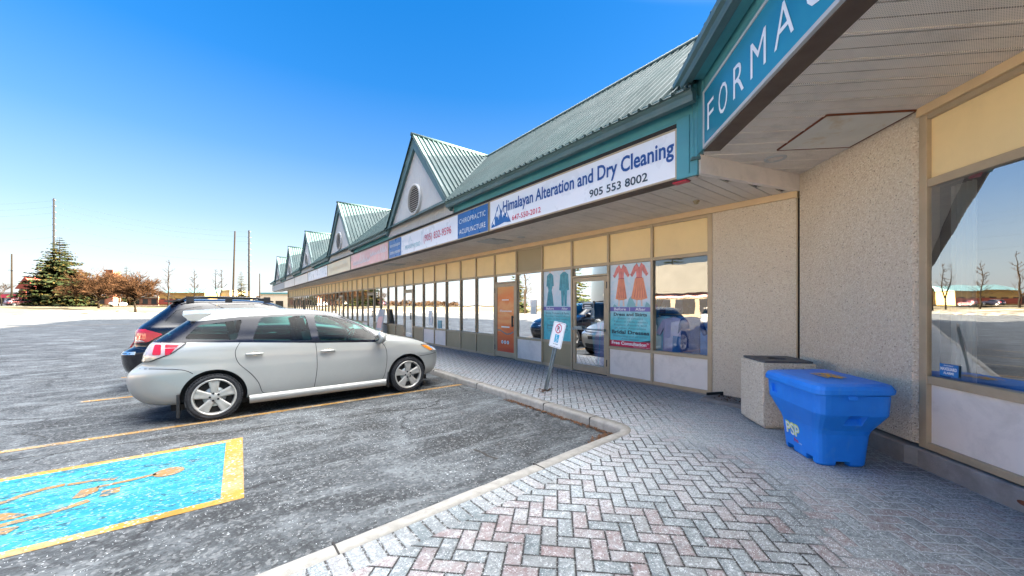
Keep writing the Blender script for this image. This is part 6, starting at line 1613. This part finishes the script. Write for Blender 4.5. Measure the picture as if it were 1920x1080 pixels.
for i in range(12): c_ = random.choice(['navyc', 'denim', 'lilac', 'navyc']); garment('shirt', c_, WX+1.6+random.uniform(0, .2), 2.98+i*.16, 1.75, '%s shirt on the back rack of the alteration shop' % names_[c_])
def rack(x_, y0, y1, z_, label):
    t_ = thing('clothes_rack', label, 'clothes rack', (x_, (y0+y1)/2, 0.03)); bm = bmesh.new(); tube(bm, [(x_, y0, z_), (x_, y1, z_)], .014, 8); obj('rail', bm, 'steel', t_)
    for y_ in (y0+.03, y1-.03):
        bm = bmesh.new(); tube(bm, [(x_, y_, .03), (x_, y_, z_)], .014, 8); tube(bm, [(x_-.22, y_, .05), (x_+.22, y_, .05)], .014, 8); obj('upright', bm, 'steel', t_)
rack(WX+.34, 2.98, 4.05, 1.335, 'low chrome rack of shirts right behind the corner window')
rack(WX+.44, 5.0, 6.1, 1.14, 'low rack of trousers behind the shop door')
rack(WX+1.7, 2.95, 4.95, 1.785, 'tall chrome rack of dark shirts deeper in the shop')
# counters and things in the physio rooms
bm = bmesh.new(); box(bm, (WX+1.6, 9.4, .03), (WX+2.2, 11.6, 1.05)); box(bm, (WX+1.55, 9.35, 1.05), (WX+2.25, 11.65, 1.09)); o = settle(obj('reception_desk', bm, 'cream_brown')); tagp(o, 'reception desk inside the windows left of the orange door', 'desk')
bm = bmesh.new(); lathe(bm, [(0, .09), (.22, .13), (.22, .12), (.02, .085)], 20, 'Z', (WX+.30, 10.5, .62)); o = settle(obj('flower_pot', bm, 'offwhite')); tagp(o, 'white flower pot on the sill left of the orange door', 'flower pot')

# ================================================================== LOOSE SALT, LEAVES
M['saltgrain'] = simple('salt_grain', (.52, .55, .57), .5, 0, .06)
random.seed(21)
def scatter(name, n_, fn, smin, smax, m_, label, cat):
    bm = bmesh.new(); k = 0
    while k < n_:
        p = fn()
        if p is None: continue
        x_, y_, z_ = p; s_ = random.uniform(smin, smax); a = random.uniform(0, 6.28)
        V_ = [bm.verts.new((x_+s_*math.cos(a+q)*random.uniform(.7, 1.2), y_+s_*math.sin(a+q)*random.uniform(.7, 1.2), z_-.001)) for q in (0, 2.1, 4.2)] + [bm.verts.new((x_, y_, z_+s_*.8))]
        for t_ in ((0, 1, 3), (1, 2, 3), (2, 0, 3)): bm.faces.new([V_[i] for i in t_])
        k += 1
    o = obj(name, bm, m_); tagp(o, label, cat, kind='stuff'); return o
def kerb_y(x_):
    for (x0, y0), (x1, y1) in zip(KERB, KERB[1:4]):
        if x0 <= x_ <= x1: return y0+(y1-y0)*(x_-x0)/(x1-x0)
    return 2.79
def on_walk():
    x_ = random.uniform(.2, 6.2); y_ = random.uniform(.1, 3.3) if random.random() < .75 else random.uniform(2.8, 9)
    if y_ > 2.75 and x_ < kx(y_)+.1: return None
    if y_ < 2.8 and y_ > kerb_y(x_)-.12: return None
    if -(x_-Cn.x)*.7071+(y_-Cn.y)*.7071 < .12: return None
    if noise.noise(Vector((x_*.75, y_*.75, 0.3)))+.12 < random.uniform(-.25, .55): return None
    return x_, y_, .001
scatter('salt_grains', 20000, on_walk, .0013, .0034, 'saltgrain', 'white grains of de-icing salt scattered over the pavers', 'salt')
def on_lot():
    x_ = random.uniform(-1.5, 3.9); y_ = random.uniform(2.6, 6.5)
    if y_ < kerb_y(x_)+.02: return None
    if noise.noise(Vector((x_*.9, y_*.9, 4.3)))+.30 < random.uniform(-.2, .6): return None
    return x_, y_, AZ+.002
scatter('salt_grains', 2400, on_lot, .0016, .0045, 'saltgrain', 'white grains of salt and grit scattered over the asphalt bay', 'salt')
def leaf_fn():
    t = random.random()
    if t < .55: y_ = random.uniform(2.85, 5.2)**1.0; x_ = kx(y_)-random.uniform(.0, .10)*random.random()-.01; z_ = AZ+.008
    elif t < .85: x_ = random.gauss(3.80, .14); y_ = random.gauss(2.92, .05); z_ = AZ+.010
    else: x_ = WX-random.uniform(0.03, .4); y_ = random.uniform(1.9, 2.75); z_ = .062
    if t < .85 and (x_ > kx(max(y_, 3.2))-.01): return None
    return x_, y_, z_
bm = bmesh.new(); k = 0
while k < 800:
    p = leaf_fn()
    if not p: continue
    x_, y_, z_ = p; s_ = random.uniform(.010, .036); a = random.uniform(0, 6.28); tl = random.uniform(-.5, .5)
    V_ = [bm.verts.new((x_+s_*math.cos(a+q)*r_, y_+s_*math.sin(a+q)*r_, z_+.004+s_*r_*tl*math.cos(q))) for q, r_ in ((0, 1), (1.0, .55), (PI, 1), (PI+1.0, .55))]; bm.faces.new(V_); k += 1
o = obj('fallen_leaves', bm, 'leaf'); tagp(o, 'small brown leaves and bark gathered along the kerb', 'leaves', kind='stuff')
# rusty drain mouth in the plinth and a dark kerb joint
bm = bmesh.new(); c_ = wp(2.62, .022, .075); P = circ(0, 0, .045, 18, ry=.018)
f_ = bm.faces.new([bm.verts.new(c_+Dw*p[0]+Vector((0, 0, p[1]))+Nw*.002) for p in P]); o = obj('drain_mouth', bm, 'rust', bld)
bm = bmesh.new()
for (ky, w__) in ((4.28, .014), (3.36, .010), (6.2, .01), (8.1, .01)): box(bm, (kx(ky)-.002, ky-w__/2, AZ+.01), (kx(ky)+.15, ky+w__/2, .0035))
for x_ in (.6, 2.4): 
    y_ = kerb_y(x_); box(bm, (x_-.006, y_-.15, AZ+.01), (x_+.006, y_+.002, .0035))
o = obj('kerb_joint', bm, 'dark'); tagp(o, 'dark joints between the kerb lengths', 'joint', kind='structure')
# ================================================================== BACKGROUND
M['needle'] = simple('spruce_needles', (0.0112, 0.0168, 0.0056), .7, 0, .5, 3, spec=.08)
M['needle2'] = simple('spruce_needles_olive', (0.0308, 0.0235, 0.0067), .7, 0, .5, 3, spec=.08)
M['bark'] = simple('bark', (0.0109, 0.0080, 0.0055), .9, 0, .3, 8, spec=.08)
M['twig'] = simple('twigs', (0.0202, 0.0118, 0.0063), .9, 0, .3, 8, spec=.08)
M['rusttwig'] = simple('reddish_twigs', (0.0341, 0.0170, 0.0080), .9, 0, .35, 2, spec=.08)
M['redtwig'] = simple('red_brown_twigs', (0.0304, 0.0121, 0.0061), .9, 0, .35, 2, spec=.08)
def gpt(b, d):
    x_, y_ = far(b, d); return Vector((x_, y_, ground_h(x_, y_)))
def spruce(loc, H_, R_, label, seed=1, n_w=34, mats=('needle', 'needle2'), dens=1.0, group=None):
    random.seed(seed); t_ = thing('spruce_tree', label, 'tree', tuple(loc), group=group)
    bm = bmesh.new(); tube(bm, [loc, loc+Vector((0, 0, H_*.5)), loc+Vector((0, 0, H_*.98))], [H_*.018, H_*.011, .02], 7); obj('trunk', bm, 'bark', t_)
    bm = bmesh.new()
    for w_i in range(n_w):
        f_ = (w_i+random.uniform(-.3, .3))/n_w; z0 = H_*(.05+.94*f_); rad = R_*(1-f_)**.82*random.uniform(.82, 1.12)+.12
        nb = int((6+8*(1-f_))*dens)
        for b_i in range(nb):
            a = random.uniform(0, 2*PI); L = rad*random.uniform(.62, 1.1); droop = .22+.20*(1-f_); dirv = Vector((math.cos(a), math.sin(a), 0)); sd_ = Vector((-dirv.y, dirv.x, 0))
            ns = max(3, int(L/ (H_*.035)))
            for k in range(1, ns+1):
                t = k/ns; c_ = loc+Vector((0, 0, z0))+dirv*L*t+Vector((0, 0, -droop*L*t+.20*L*t*t))
                for q in range(3):
                    wv = L*.26*(1.15-t*.75)*random.uniform(.6, 1.3)+H_*.008; sgn = (-1, 1, 0)[q]
                    tip = c_+dirv*wv*(.9 if sgn == 0 else .65)+sd_*sgn*wv+Vector((0, 0, -wv*random.uniform(.1, .5)))
                    th = wv*.22; n2 = Vector((random.uniform(-1, 1), random.uniform(-1, 1), random.uniform(-.4, 1))).normalized()*th
                    v = [bm.verts.new(c_-n2), bm.verts.new((c_+tip)/2+n2*1.6), bm.verts.new(tip), bm.verts.new((c_+tip)/2-n2*1.6)]
                    f = bm.faces.new(v); f.material_index = 0 if random.random() < .68 else 1
    obj('crown', bm, list(mats), t_); return t_
def bare(loc, H_, label, seed=1, spread=.5, levels=4, m_='twig', nb=4, trunk=.35, r0=None, upright=.5, group=None, twigs=0):
    random.seed(seed); t_ = thing('bare_tree', label, 'tree', tuple(loc), group=group); r0 = r0 or H_*.018
    bt = bmesh.new(); bc = bmesh.new()
    def grow(p, d, L, r, lev, bm_):
        n_ = 4; pts_ = [p]; dd = d.copy()
        for k in range(n_):
            dd = (dd+Vector((random.uniform(-.16, .16), random.uniform(-.16, .16), random.uniform(-.05, .16)*upright))).normalized(); pts_.append(pts_[-1]+dd*L/n_)
        tube(bm_, pts_, [r*(1-.5*k/n_) for k in range(n_+1)], 5 if lev < 2 else 3, cap=False)
        if lev >= levels: return
        for k in range(nb+(1 if lev == 0 else 0)):
            t = random.uniform(.35, 1.0) if lev else random.uniform(.25 if trunk < .3 else .5, 1.0); i = min(n_-1, int(t*n_)); q = pts_[i].lerp(pts_[i+1], t*n_-i)
            a = random.uniform(0, 2*PI); s_ = Vector((math.cos(a), math.sin(a), 0)); nd = (dd*(1-spread)+s_*spread+Vector((0, 0, .25*upright))).normalized()
            grow(q, nd, L*random.uniform(.55, .85), max(.028, r*.5), lev+1, bc)
    grow(loc, Vector((random.uniform(-.04, .04), random.uniform(-.04, .04), 1)).normalized(), H_*trunk, r0, 0, bt)
    obj('trunk', bt, 'bark', t_); obj('crown', bc, m_, t_); return t_
def dome(loc, H_, R_, label, seed, m_='rusttwig', base=.22, group=None):
    random.seed(seed); t_ = thing('bare_tree', label, 'tree', tuple(loc), group=group); bt = bmesh.new(); bc = bmesh.new()
    top = loc+Vector((random.uniform(-.2, .2), 0, H_*base)); tube(bt, [loc, loc.lerp(top, .5)+Vector((.06, 0, 0)), top], [H_*.030, H_*.022, H_*.02], 8)
    ctr_ = loc+Vector((0, 0, H_*(base+(1-base)*.45)))
    for k in range(46):
        a = random.uniform(0, 2*PI); u_ = random.uniform(-.45, 1)**1.0; rr = math.sqrt(max(0, 1-u_*u_*.9)); e = ctr_+Vector((math.cos(a)*R_*rr, math.sin(a)*R_*rr, u_*H_*(1-base)*.55))*random.uniform(.72, 1.0) if False else ctr_+Vector((math.cos(a)*R_*rr*random.uniform(.7, 1.05), math.sin(a)*R_*rr*random.uniform(.7, 1.05), u_*H_*(1-base)*.55*random.uniform(.8, 1.05)))
        s0 = top.lerp(ctr_+Vector((0, 0, H_*.2)), random.uniform(0, .8)); mid = s0.lerp(e, .5)+Vector((random.uniform(-.3, .3), random.uniform(-.3, .3), H_*.03))
        tube(bt, [s0, mid, e], [.10, .065, .03], 4, cap=False)
        d0 = (e-s0).normalized()
        for j in range(26):
            t = random.uniform(.25, 1); p = s0.lerp(mid, t*2) if t < .5 else mid.lerp(e, t*2-1)
            d = (d0*.7+Vector((random.uniform(-1, 1), random.uniform(-1, 1), random.uniform(-.35, .6)))).normalized(); L = R_*random.uniform(.16, .36); q = p+d*L
            tube(bc, [p, q], [.045, .022], 3, cap=False)
            for _ in range(3):
                d2 = (d+Vector((random.uniform(-.9, .9), random.uniform(-.9, .9), random.uniform(-.4, .6)))).normalized(); s_ = p.lerp(q, random.uniform(.3, .9)); tube(bc, [s_, s_+d2*L*.6], [.026, .016], 3, cap=False)
    obj('trunk', bt, 'bark', t_); obj('crown', bc, m_, t_); return t_
def leader(loc, H_, label, seed, group=None, forks=1, m_='twig'):
    """tall thin bare tree with a single leader and short side branches"""
    random.seed(seed); t_ = thing('bare_tree', label, 'tree', tuple(loc), group=group); bt = bmesh.new(); bc = bmesh.new()
    stems = []
    if forks == 1: stems.append([loc+Vector((random.uniform(-.12, .12), random.uniform(-.12, .12), H_*k/10)) for k in range(11)])
    else:
        b = loc+Vector((0, 0, H_*.22))
        for s_ in (-1, 1): stems.append([loc, b]+[b+Vector((CY*s_*H_*.075*min(1, k/3), -SY*s_*H_*.075*min(1, k/3), H_*.74*k/8)) for k in range(1, 9)])
    for st_ in stems:
        tube(bt, st_, [H_*.017*(1-.9*k/(len(st_)-1))+.015 for k in range(len(st_))], 6)
        for k in range(int(34/forks)):
            f_ = random.uniform(.20, .99); i = min(len(st_)-2, int(f_*(len(st_)-1))); p = st_[i].lerp(st_[i+1], f_*(len(st_)-1)-i); a = random.uniform(0, 2*PI); L = H_*.26*(1.1-f_)*random.uniform(.5, 1.2)
            d = Vector((math.cos(a), math.sin(a), random.uniform(.2, .8))).normalized(); q = p+d*L*.5+Vector((0, 0, L*.05)); e = p+d*L+Vector((0, 0, L*.25))
            tube(bc, [p, q, e], [.05, .035, .02], 3, cap=False)
            for j in range(5):
                g0 = p.lerp(e, random.uniform(.3, .9)); dd = (d+Vector((random.uniform(-.8, .8), random.uniform(-.8, .8), random.uniform(0, .6)))).normalized(); tube(bc, [g0, g0+dd*L*.42], [.022, .014], 3, cap=False)
    obj('trunk', bt, 'bark', t_); obj('crown', bc, m_, t_); return t_
def B(px_): return (px_-960)/714
# trees of the lawn
spruce(gpt(B(112), 92), 16.9, 7.2, 'largest dark spruce, left on the lawn', 4, 40, dens=1.9)
spruce(gpt(B(237), 150), 16.0, 4.0, 'small pointed spruce rising behind the reddish trees', 5, 24)
spruce(gpt(B(452), 118), 11.6, 3.0, 'slim olive spruce beside the tall utility poles', 6, 30, mats=('needle2', 'needle'))
dome(gpt(B(185), 84), 8.0, 5.6, 'low broad bare tree with golden brown twigs right of the large spruce', 12, base=.14)
dome(gpt(B(148), 97), 7.8, 4.6, 'reddish twigged tree in front of the large spruce', 13, 'redtwig')
dome(gpt(B(254), 78), 7.8, 3.9, 'young golden bare tree with a straight trunk near the boulder', 14, base=.26)
dome(gpt(B(222), 108), 8.8, 4.8, 'reddish brown tree between the two golden trees', 15, 'redtwig')
bare(gpt(B(3), 105), 11, 'pale bare tree at the left edge of the picture', 16, .6, 4, 'twig', 4, .3, .16, .6)
leader(gpt(B(316), 100), 12.6, 'tall thin bare tree, nearest the yellow building', 21)
leader(gpt(B(364), 104), 10.8, 'thin bare tree in front of the red and yellow shop', 22)
leader(gpt(B(410), 106), 11.6, 'forked bare tree left of the brown utility pole', 23, forks=2)
# poles
def pole(px_, d_, top_px, label, r_=.16, arms=(), mat_='wood', lattice=False, lean=0):
    p = gpt(B(px_), d_); top = CAMH+(573-top_px)*d_/714
    t_ = thing('utility_pole', label, 'utility pole', tuple(p)); bm = bmesh.new(); tube(bm, [p, Vector((p.x+lean, p.y, top))], [r_, r_*.7], 10); obj('shaft', bm, mat_, t_)
    for (az, L, th) in arms:
        bm = bmesh.new(); c_ = Vector((p.x+lean, p.y, top-az)); v_ = Vector((CY, -SY, 0))*L; beam(bm, c_-v_, c_+v_, th, th)
        for s_ in (-1, -.5, .5, 1): lathe(bm, [(0, .05), (.12, .06), (.2, .03), (.22, .001)], 8, 'Z', c_+v_*s_*.92)
        obj('cross_arm', bm, 'steel', t_)
    return p, top
A_ = [(k*1.9+.5, .55, .09) for k in range(9)]
pT = []
pT.append(pole(101, 118, 372, 'tall steel pole with short insulator arms rising behind the large spruce', .30, A_, 'pole_grey'))
pT.append(pole(467, 124, 432, 'tall steel pole with insulator arms right of the slim spruce', .34, A_[:8], 'pole_grey'))
pole(436, 96, 433, 'plain dark wooden pole left of the slim spruce', .24, (), 'wood', lean=.5)
pole(22, 98, 476, 'weathered pole with cross arm at the left edge', .2, ((4.2, .9, .12),), 'wood')
pole(487, 128, 513, 'short plain pole nearest the end of the strip mall', .2, (), 'wood')
M['cable'] = simple('cable', (0.0500, 0.0500, 0.0540), .6)
def cable(a, b, sag, label, r_=.011):
    bm = bmesh.new(); tube(bm, [a.lerp(b, k/20)-Vector((0, 0, sag*4*(k/20)*(1-k/20))) for k in range(21)], r_, 4, cap=False); o = obj('power_line', bm, 'cable'); o['label'] = label; o['category'] = 'power line'; o['group'] = 'power lines strung between the poles'; return o
pa, ta = pT[0]; pb_, tb_ = pT[1]
dirc = (pb_-pa)
for i, az in enumerate((.7, 2.6, 4.5, 8.3, 12.0)):
    a = Vector((pa.x, pa.y, ta-az)); b = Vector((pb_.x, pb_.y, tb_-az*.8)); cable(a, b, 2.0, 'thin power line strung between the two tall steel poles')
    c_ = a-dirc; c_.z = a.z; cable(c_, a, 2.0, 'thin power line running left from the tall pole behind the spruce')
# snow bank along the lot
def mk_snow():
    g = G('dirty_snow'); p = g.pos(); n1 = g.noise(p, .8, 7, .7, .5)
    col = g.ramp(n1, [(.40, (.03, .024, .016)), (.47, (.10, .085, .06)), (.56, (.20, .185, .16)), (.8, (.30, .28, .25))])
    g.bsdf(col, .7, 0, g.bump(g.noise(p, 3, 6, .7), .6, .15)); return g.mat
M['snow'] = mk_snow()
bm = bmesh.new(); rows = []; NQ = 12
for i in range(150):
    r_ = -30+150*i/149; row = []
    for j in range(NQ+1):
        f_ = j/NQ; q = 70.2+(9.0+2*noise.noise(Vector((r_*.08, 3, 0))))*f_
        left = max(0, min(1, (100-r_)/40)); hgt = (.15+.55*max(0, noise.noise(Vector((r_*.07, 1, 0)))+.6)+.18*noise.noise(Vector((r_*.5, q*.5, 2))))*math.sin(PI*min(1, f_*1.0))**.6*max(.25, min(1, (r_-10)/30))
        x_, y_ = qp(q, r_); row.append(bm.verts.new((x_, y_, ground_h(x_, y_)+max(-.02, hgt if 0 < f_ < 1 else -.03))))
    rows.append(row)
for a, b in zip(rows, rows[1:]):
    for j in range(NQ): f = bm.faces.new((a[j], a[j+1], b[j+1], b[j])); f.smooth = True
o = obj('snow_bank', fixn(bm), 'snow'); tagp(o, 'low dirty snow bank between the lot and the lawn', 'snow', kind='structure')
# road beyond the lawn
bm = bmesh.new()
for i in range(20):
    r0, r1 = -80+14*i, -66+14*i; P = [qp(112, r0), qp(112, r1), qp(124, r1), qp(124, r0)]; f = bm.faces.new([bm.verts.new((*p, ground_h(*p)+.03)) for p in P]); f.normal_flip() if f.normal.z < 0 else None
bmesh.ops.remove_doubles(bm, verts=bm.verts[:], dist=.01)
o = obj('road', bm, 'asphalt'); tagp(o, 'road running beyond the lawn', 'road', kind='structure')
# boulder
def boulder(p, s_, label, seed):
    bm = bmesh.new(); bmesh.ops.create_icosphere(bm, subdivisions=4, radius=1)
    for v in bm.verts:
        n_ = v.co.copy(); v.co = Vector((n_.x*s_*1.2, n_.y*s_*.9, n_.z*s_*.72))*(1+.22*noise.noise(n_*1.6+Vector((seed, 0, 0)))+.06*noise.noise(n_*5)); v.co.z = max(v.co.z, -.1*s_); v.co += p
    for f in bm.faces: f.smooth = True
    o = settle(obj('boulder', bm, 'stone')); tagp(o, label, 'boulder'); return o
M['stone'] = simple('brown_stone', (0.0800, 0.0550, 0.0450), .9, 0, .35, 3, .5, 8)
boulder(gpt(B(228), 73), .95, 'brown boulder on the lawn between the two golden trees', 3)
boulder(gpt(B(86), 60), .35, 'small dark lump of rock poking out of the snow bank', 8)
# far buildings
def building(label, px0, px1, d_, z1, wall, roof='flat', roofm='teal_grey', depth=14, windows=0, winm='dark', name='shop_building', gable_h=0, band=None):
    a = gpt(B(px0), d_); b = gpt(B(px1), d_); z0 = min(a.z, b.z)-.3; u = (b-a); u.z = 0; L = u.length; u.normalize(); n_ = Vector((-u.y, u.x, 0))
    if n_.dot(a) < 0: n_ = -n_
    t_ = thing(name, label, 'building', ((a.x+b.x)/2, (a.y+b.y)/2, z0))
    def P(x_, y_, z_): return Vector((a.x, a.y, 0))+u*x_+n_*y_+Vector((0, 0, z_))
    bm = bmesh.new(); pts_ = [P(0, 0, 0), P(L, 0, 0), P(L, depth, 0), P(0, depth, 0)]
    prism(bm, [(p.x, p.y) for p in pts_], lambda x_, y_: (x_, y_, z0), lambda x_, y_: (x_, y_, z1)); obj('wall', fixn(bm), wall, t_)
    bm = bmesh.new()
    if roof == 'flat':
        pts_ = [P(-.3, -.3, 0), P(L+.3, -.3, 0), P(L+.3, depth+.3, 0), P(-.3, depth+.3, 0)]; prism(bm, [(p.x, p.y) for p in pts_], lambda x_, y_: (x_, y_, z1+.01), lambda x_, y_: (x_, y_, z1+.5))
    elif roof == 'ridge':
        A = [P(-.5, -.6, z1), P(L+.5, -.6, z1), P(L+.5, depth/2, z1+gable_h), P(-.5, depth/2, z1+gable_h), P(L+.5, depth+.6, z1), P(-.5, depth+.6, z1)]
        V_ = [bm.verts.new(p) for p in A]; 
        for idx in ((0, 1, 2, 3), (3, 2, 4, 5), (0, 3, 5), (1, 4, 2), (0, 5, 4, 1)): bm.faces.new([V_[i] for i in idx])
    elif roof == 'gable':
        for y0, y1 in ((-.6, depth+.6),):
            A = [P(-.6, y0, z1-.2), P(L/2, y0, z1+gable_h), P(L+.6, y0, z1-.2), P(-.6, y1, z1-.2), P(L/2, y1, z1+gable_h), P(L+.6, y1, z1-.2)]; V_ = [bm.verts.new(p) for p in A]
            for idx in ((0, 1, 2), (3, 5, 4), (0, 3, 4, 1), (1, 4, 5, 2), (0, 2, 5, 3)): bm.faces.new([V_[i] for i in idx])
    obj('roof', fixn(bm), roofm, t_)
    if band:
        bm = bmesh.new(); z_ = band[1]; prism(bm, [(0, 0), (1, 0), (1, 1), (0, 1)], lambda s_, q: P(s_*L, -.15, z_+q*band[2]), lambda s_, q: P(s_*L, -.01, z_+q*band[2])); obj('sign_band', fixn(bm), band[0], t_)
    for k in range(windows):
        x0 = L*(k+.2)/windows; x1 = L*(k+.8)/windows; bm = bmesh.new(); prism(bm, [(0, 0), (1, 0), (1, 1), (0, 1)], lambda s_, q: P(x0+(x1-x0)*s_, -.05, z0+1+q*2.2), lambda s_, q: P(x0+(x1-x0)*s_, -.01, z0+1+q*2.2)); obj('window', fixn(bm), winm, t_)
    return t_, P, L
M['redwood'] = simple('red_board', (0.2100, 0.0350, 0.0200), .7, 0, .1); M['yellowwall'] = simple('yellow_render', (0.3100, 0.2100, 0.0650), .8, 0, .1, .2); M['brickred'] = simple('red_brick', (0.2000, 0.0750, 0.0400), .85, 0, .15, .5); M['whitewall'] = simple('white_render', (0.3850, 0.3740, 0.3520), .8, 0, .05, .3); M['tanwall'] = simple('tan_render', (0.2750, 0.2150, 0.1350), .8, 0, .08, .3)
t_, P, L = building('small pavilion with steep red gable beside the large spruce', 36, 66, 112, 6.6, 'whitewall', 'gable', 'redwood', 10, 0, gable_h=3.4)
bm = bmesh.new(); prism(bm, [(0, 0), (1, 0), (1, 1), (0, 1)], lambda s_, q: P(.2+s_*2.2, -.3, .9+q*5), lambda s_, q: P(.2+s_*2.2, -.01, .9+q*5)); obj('door', fixn(bm), 'redwood', t_)
building('low white shop with red sign at the left edge', -30, 34, 118, 5.2, 'whitewall', 'flat', 'whitewall', 12, 3, band=('crimson', 3.9, 1.1))
building('long yellow shop building beyond the bare trees', 298, 384, 150, 6.6, 'yellowwall', 'ridge', 'teal_grey', 16, 6, gable_h=2.2, band=('redwood', 2.0, 1.9))
building('tan brick building behind the slim bare trees', 385, 431, 158, 7.5, 'tanwall', 'flat', 'tanwall', 16, 3)
building('low orange brick shop behind the golden trees', 150, 297, 165, 4.8, 'brickred', 'flat', 'tanwall', 14, 9)
building('grey end building past the strip mall', 488, 560, 135, 5.6, 'aggregate', 'flat', 'teal', 16, 3)
tw_, P, L = building('red brick chimney tower above the golden trees', 198, 212, 140, 14.2, 'brickred', 'flat', 'brickred', 2.8, 0, name='brick_tower')
# far wood along the horizon
bm = bmesh.new(); random.seed(4)
for k in range(5200):
    b_ = random.uniform(-2.4, -.3); d_ = random.uniform(230, 300); p = gpt(b_, d_); s_ = random.uniform(1.2, 3.0); z_ = p.z+random.uniform(0, 1)**1.3*(5+2.5*noise.noise(Vector((b_*9, 0, 0)))); 
    v = [bm.verts.new((p.x+random.uniform(-s_, s_), p.y+random.uniform(-s_, s_), z_+random.uniform(-s_, s_))) for _ in range(3)]; bm.faces.new(v)
o = obj('distant_wood', bm, 'twig'); tagp(o, 'far brownish line of woods on the horizon', 'woods', kind='stuff')
# shops across the lot: only seen mirrored in the glass, lit by the low sun
M['shopcream'] = simple('cream_render', (0.2940, 0.2520, 0.1764), .8, 0, .06, .4); M['sheetroof'] = simple('pale_sheet_roof', (0.1650, 0.1560, 0.1350), .6, 0, .08, .4)
t_ = thing('shop_building', 'long cream shop building across the lot, mirrored in the windows', 'building', (-40, 18, 0))
bm = bmesh.new(); box(bm, (-50, -12, -.2), (-40, 40, 3.4)); obj('wall', bm, 'shopcream', t_)
bm = bmesh.new(); V_ = [bm.verts.new(p) for p in ((-38.6, -13, 3.3), (-38.6, 41, 3.3), (-45, 41, 8.0), (-45, -13, 8.0), (-51, 41, 3.3), (-51, -13, 3.3))]
for idx in ((0, 1, 2, 3), (3, 2, 4, 5), (0, 3, 5), (1, 4, 2)): bm.faces.new([V_[i] for i in idx])
obj('roof', fixn(bm), 'sheetroof', t_)
bm = bmesh.new(); box(bm, (-39.95, -11, 2.6), (-39.7, 39, 3.28)); obj('sign_band', bm, 'pinkface', t_)
for k in range(14): bm = bmesh.new(); box(bm, (-39.98, -10+k*3.6, .3), (-39.9, -7.2+k*3.6, 2.4)); obj('window', bm, 'dark', t_)
spruce(Vector((-47, 33, 0)), 15, 3.4, 'spruce behind the far end of the cream shops across the lot', 31, 26)
spruce(Vector((-44, 52, 0)), 13, 3.6, 'spruce standing past the cream shops across the lot', 32, 26)
spruce(Vector((-40, 66, 0)), 12, 3.4, 'spruce far across the lot near its corner', 33, 26)
leader(Vector((-36, 58, 0)), 12, 'bare tree across the lot beside the spruces', 34)
for (src, swap, x_, y_, rz, lab) in ((suv, 'navy', -14.5, 8.0, PI, 'navy SUV parked across the lane, mirrored in the corner window'), (wagon, 'white_paint', -14.5, 11.4, PI, 'white wagon parked across the lane, mirrored in the shop windows'), (suv, 'red_paint', -15, 17.5, PI, 'red SUV parked across the lane, mirrored in the shop windows'),
        (wagon, 'silver', -16, 25, PI*.95, 'silver wagon parked far across the lane, mirrored in the windows'), (suv, 'white_paint', -22, 34, .3, 'white SUV far across the lot'),
        ):
    c_ = place(src, swap, (x_, y_, AZ), rz, lab, 'parked_suv' if src is suv else 'parked_wagon')
for (src, swap, px_, d_, rz, lab) in ((wagon, 'red_paint', 38, 86, .75, 'red car behind the snow bank at the left'), (wagon, 'white_paint', 62, 90, .75, 'white car behind the snow bank, right of the red car'), (suv, 'white_paint', 131, 122, .8, 'white SUV behind the foot of the large spruce'), (wagon, 'white_paint', 222, 126, .7, 'white car on the road behind the golden trees'),
        (suv, 'navy', 338, 130, .8, 'dark SUV in front of the yellow building'), (wagon, 'red_paint', 372, 132, .8, 'red car in front of the yellow building'), (suv, 'white_paint', 505, 100, 1.3, 'white SUV parked past the end of the strip mall')):
    p = gpt(B(px_), d_); place(src, swap, tuple(p+Vector((0, 0, .03))), rz, lab, 'parked_suv' if src is suv else 'parked_wagon')
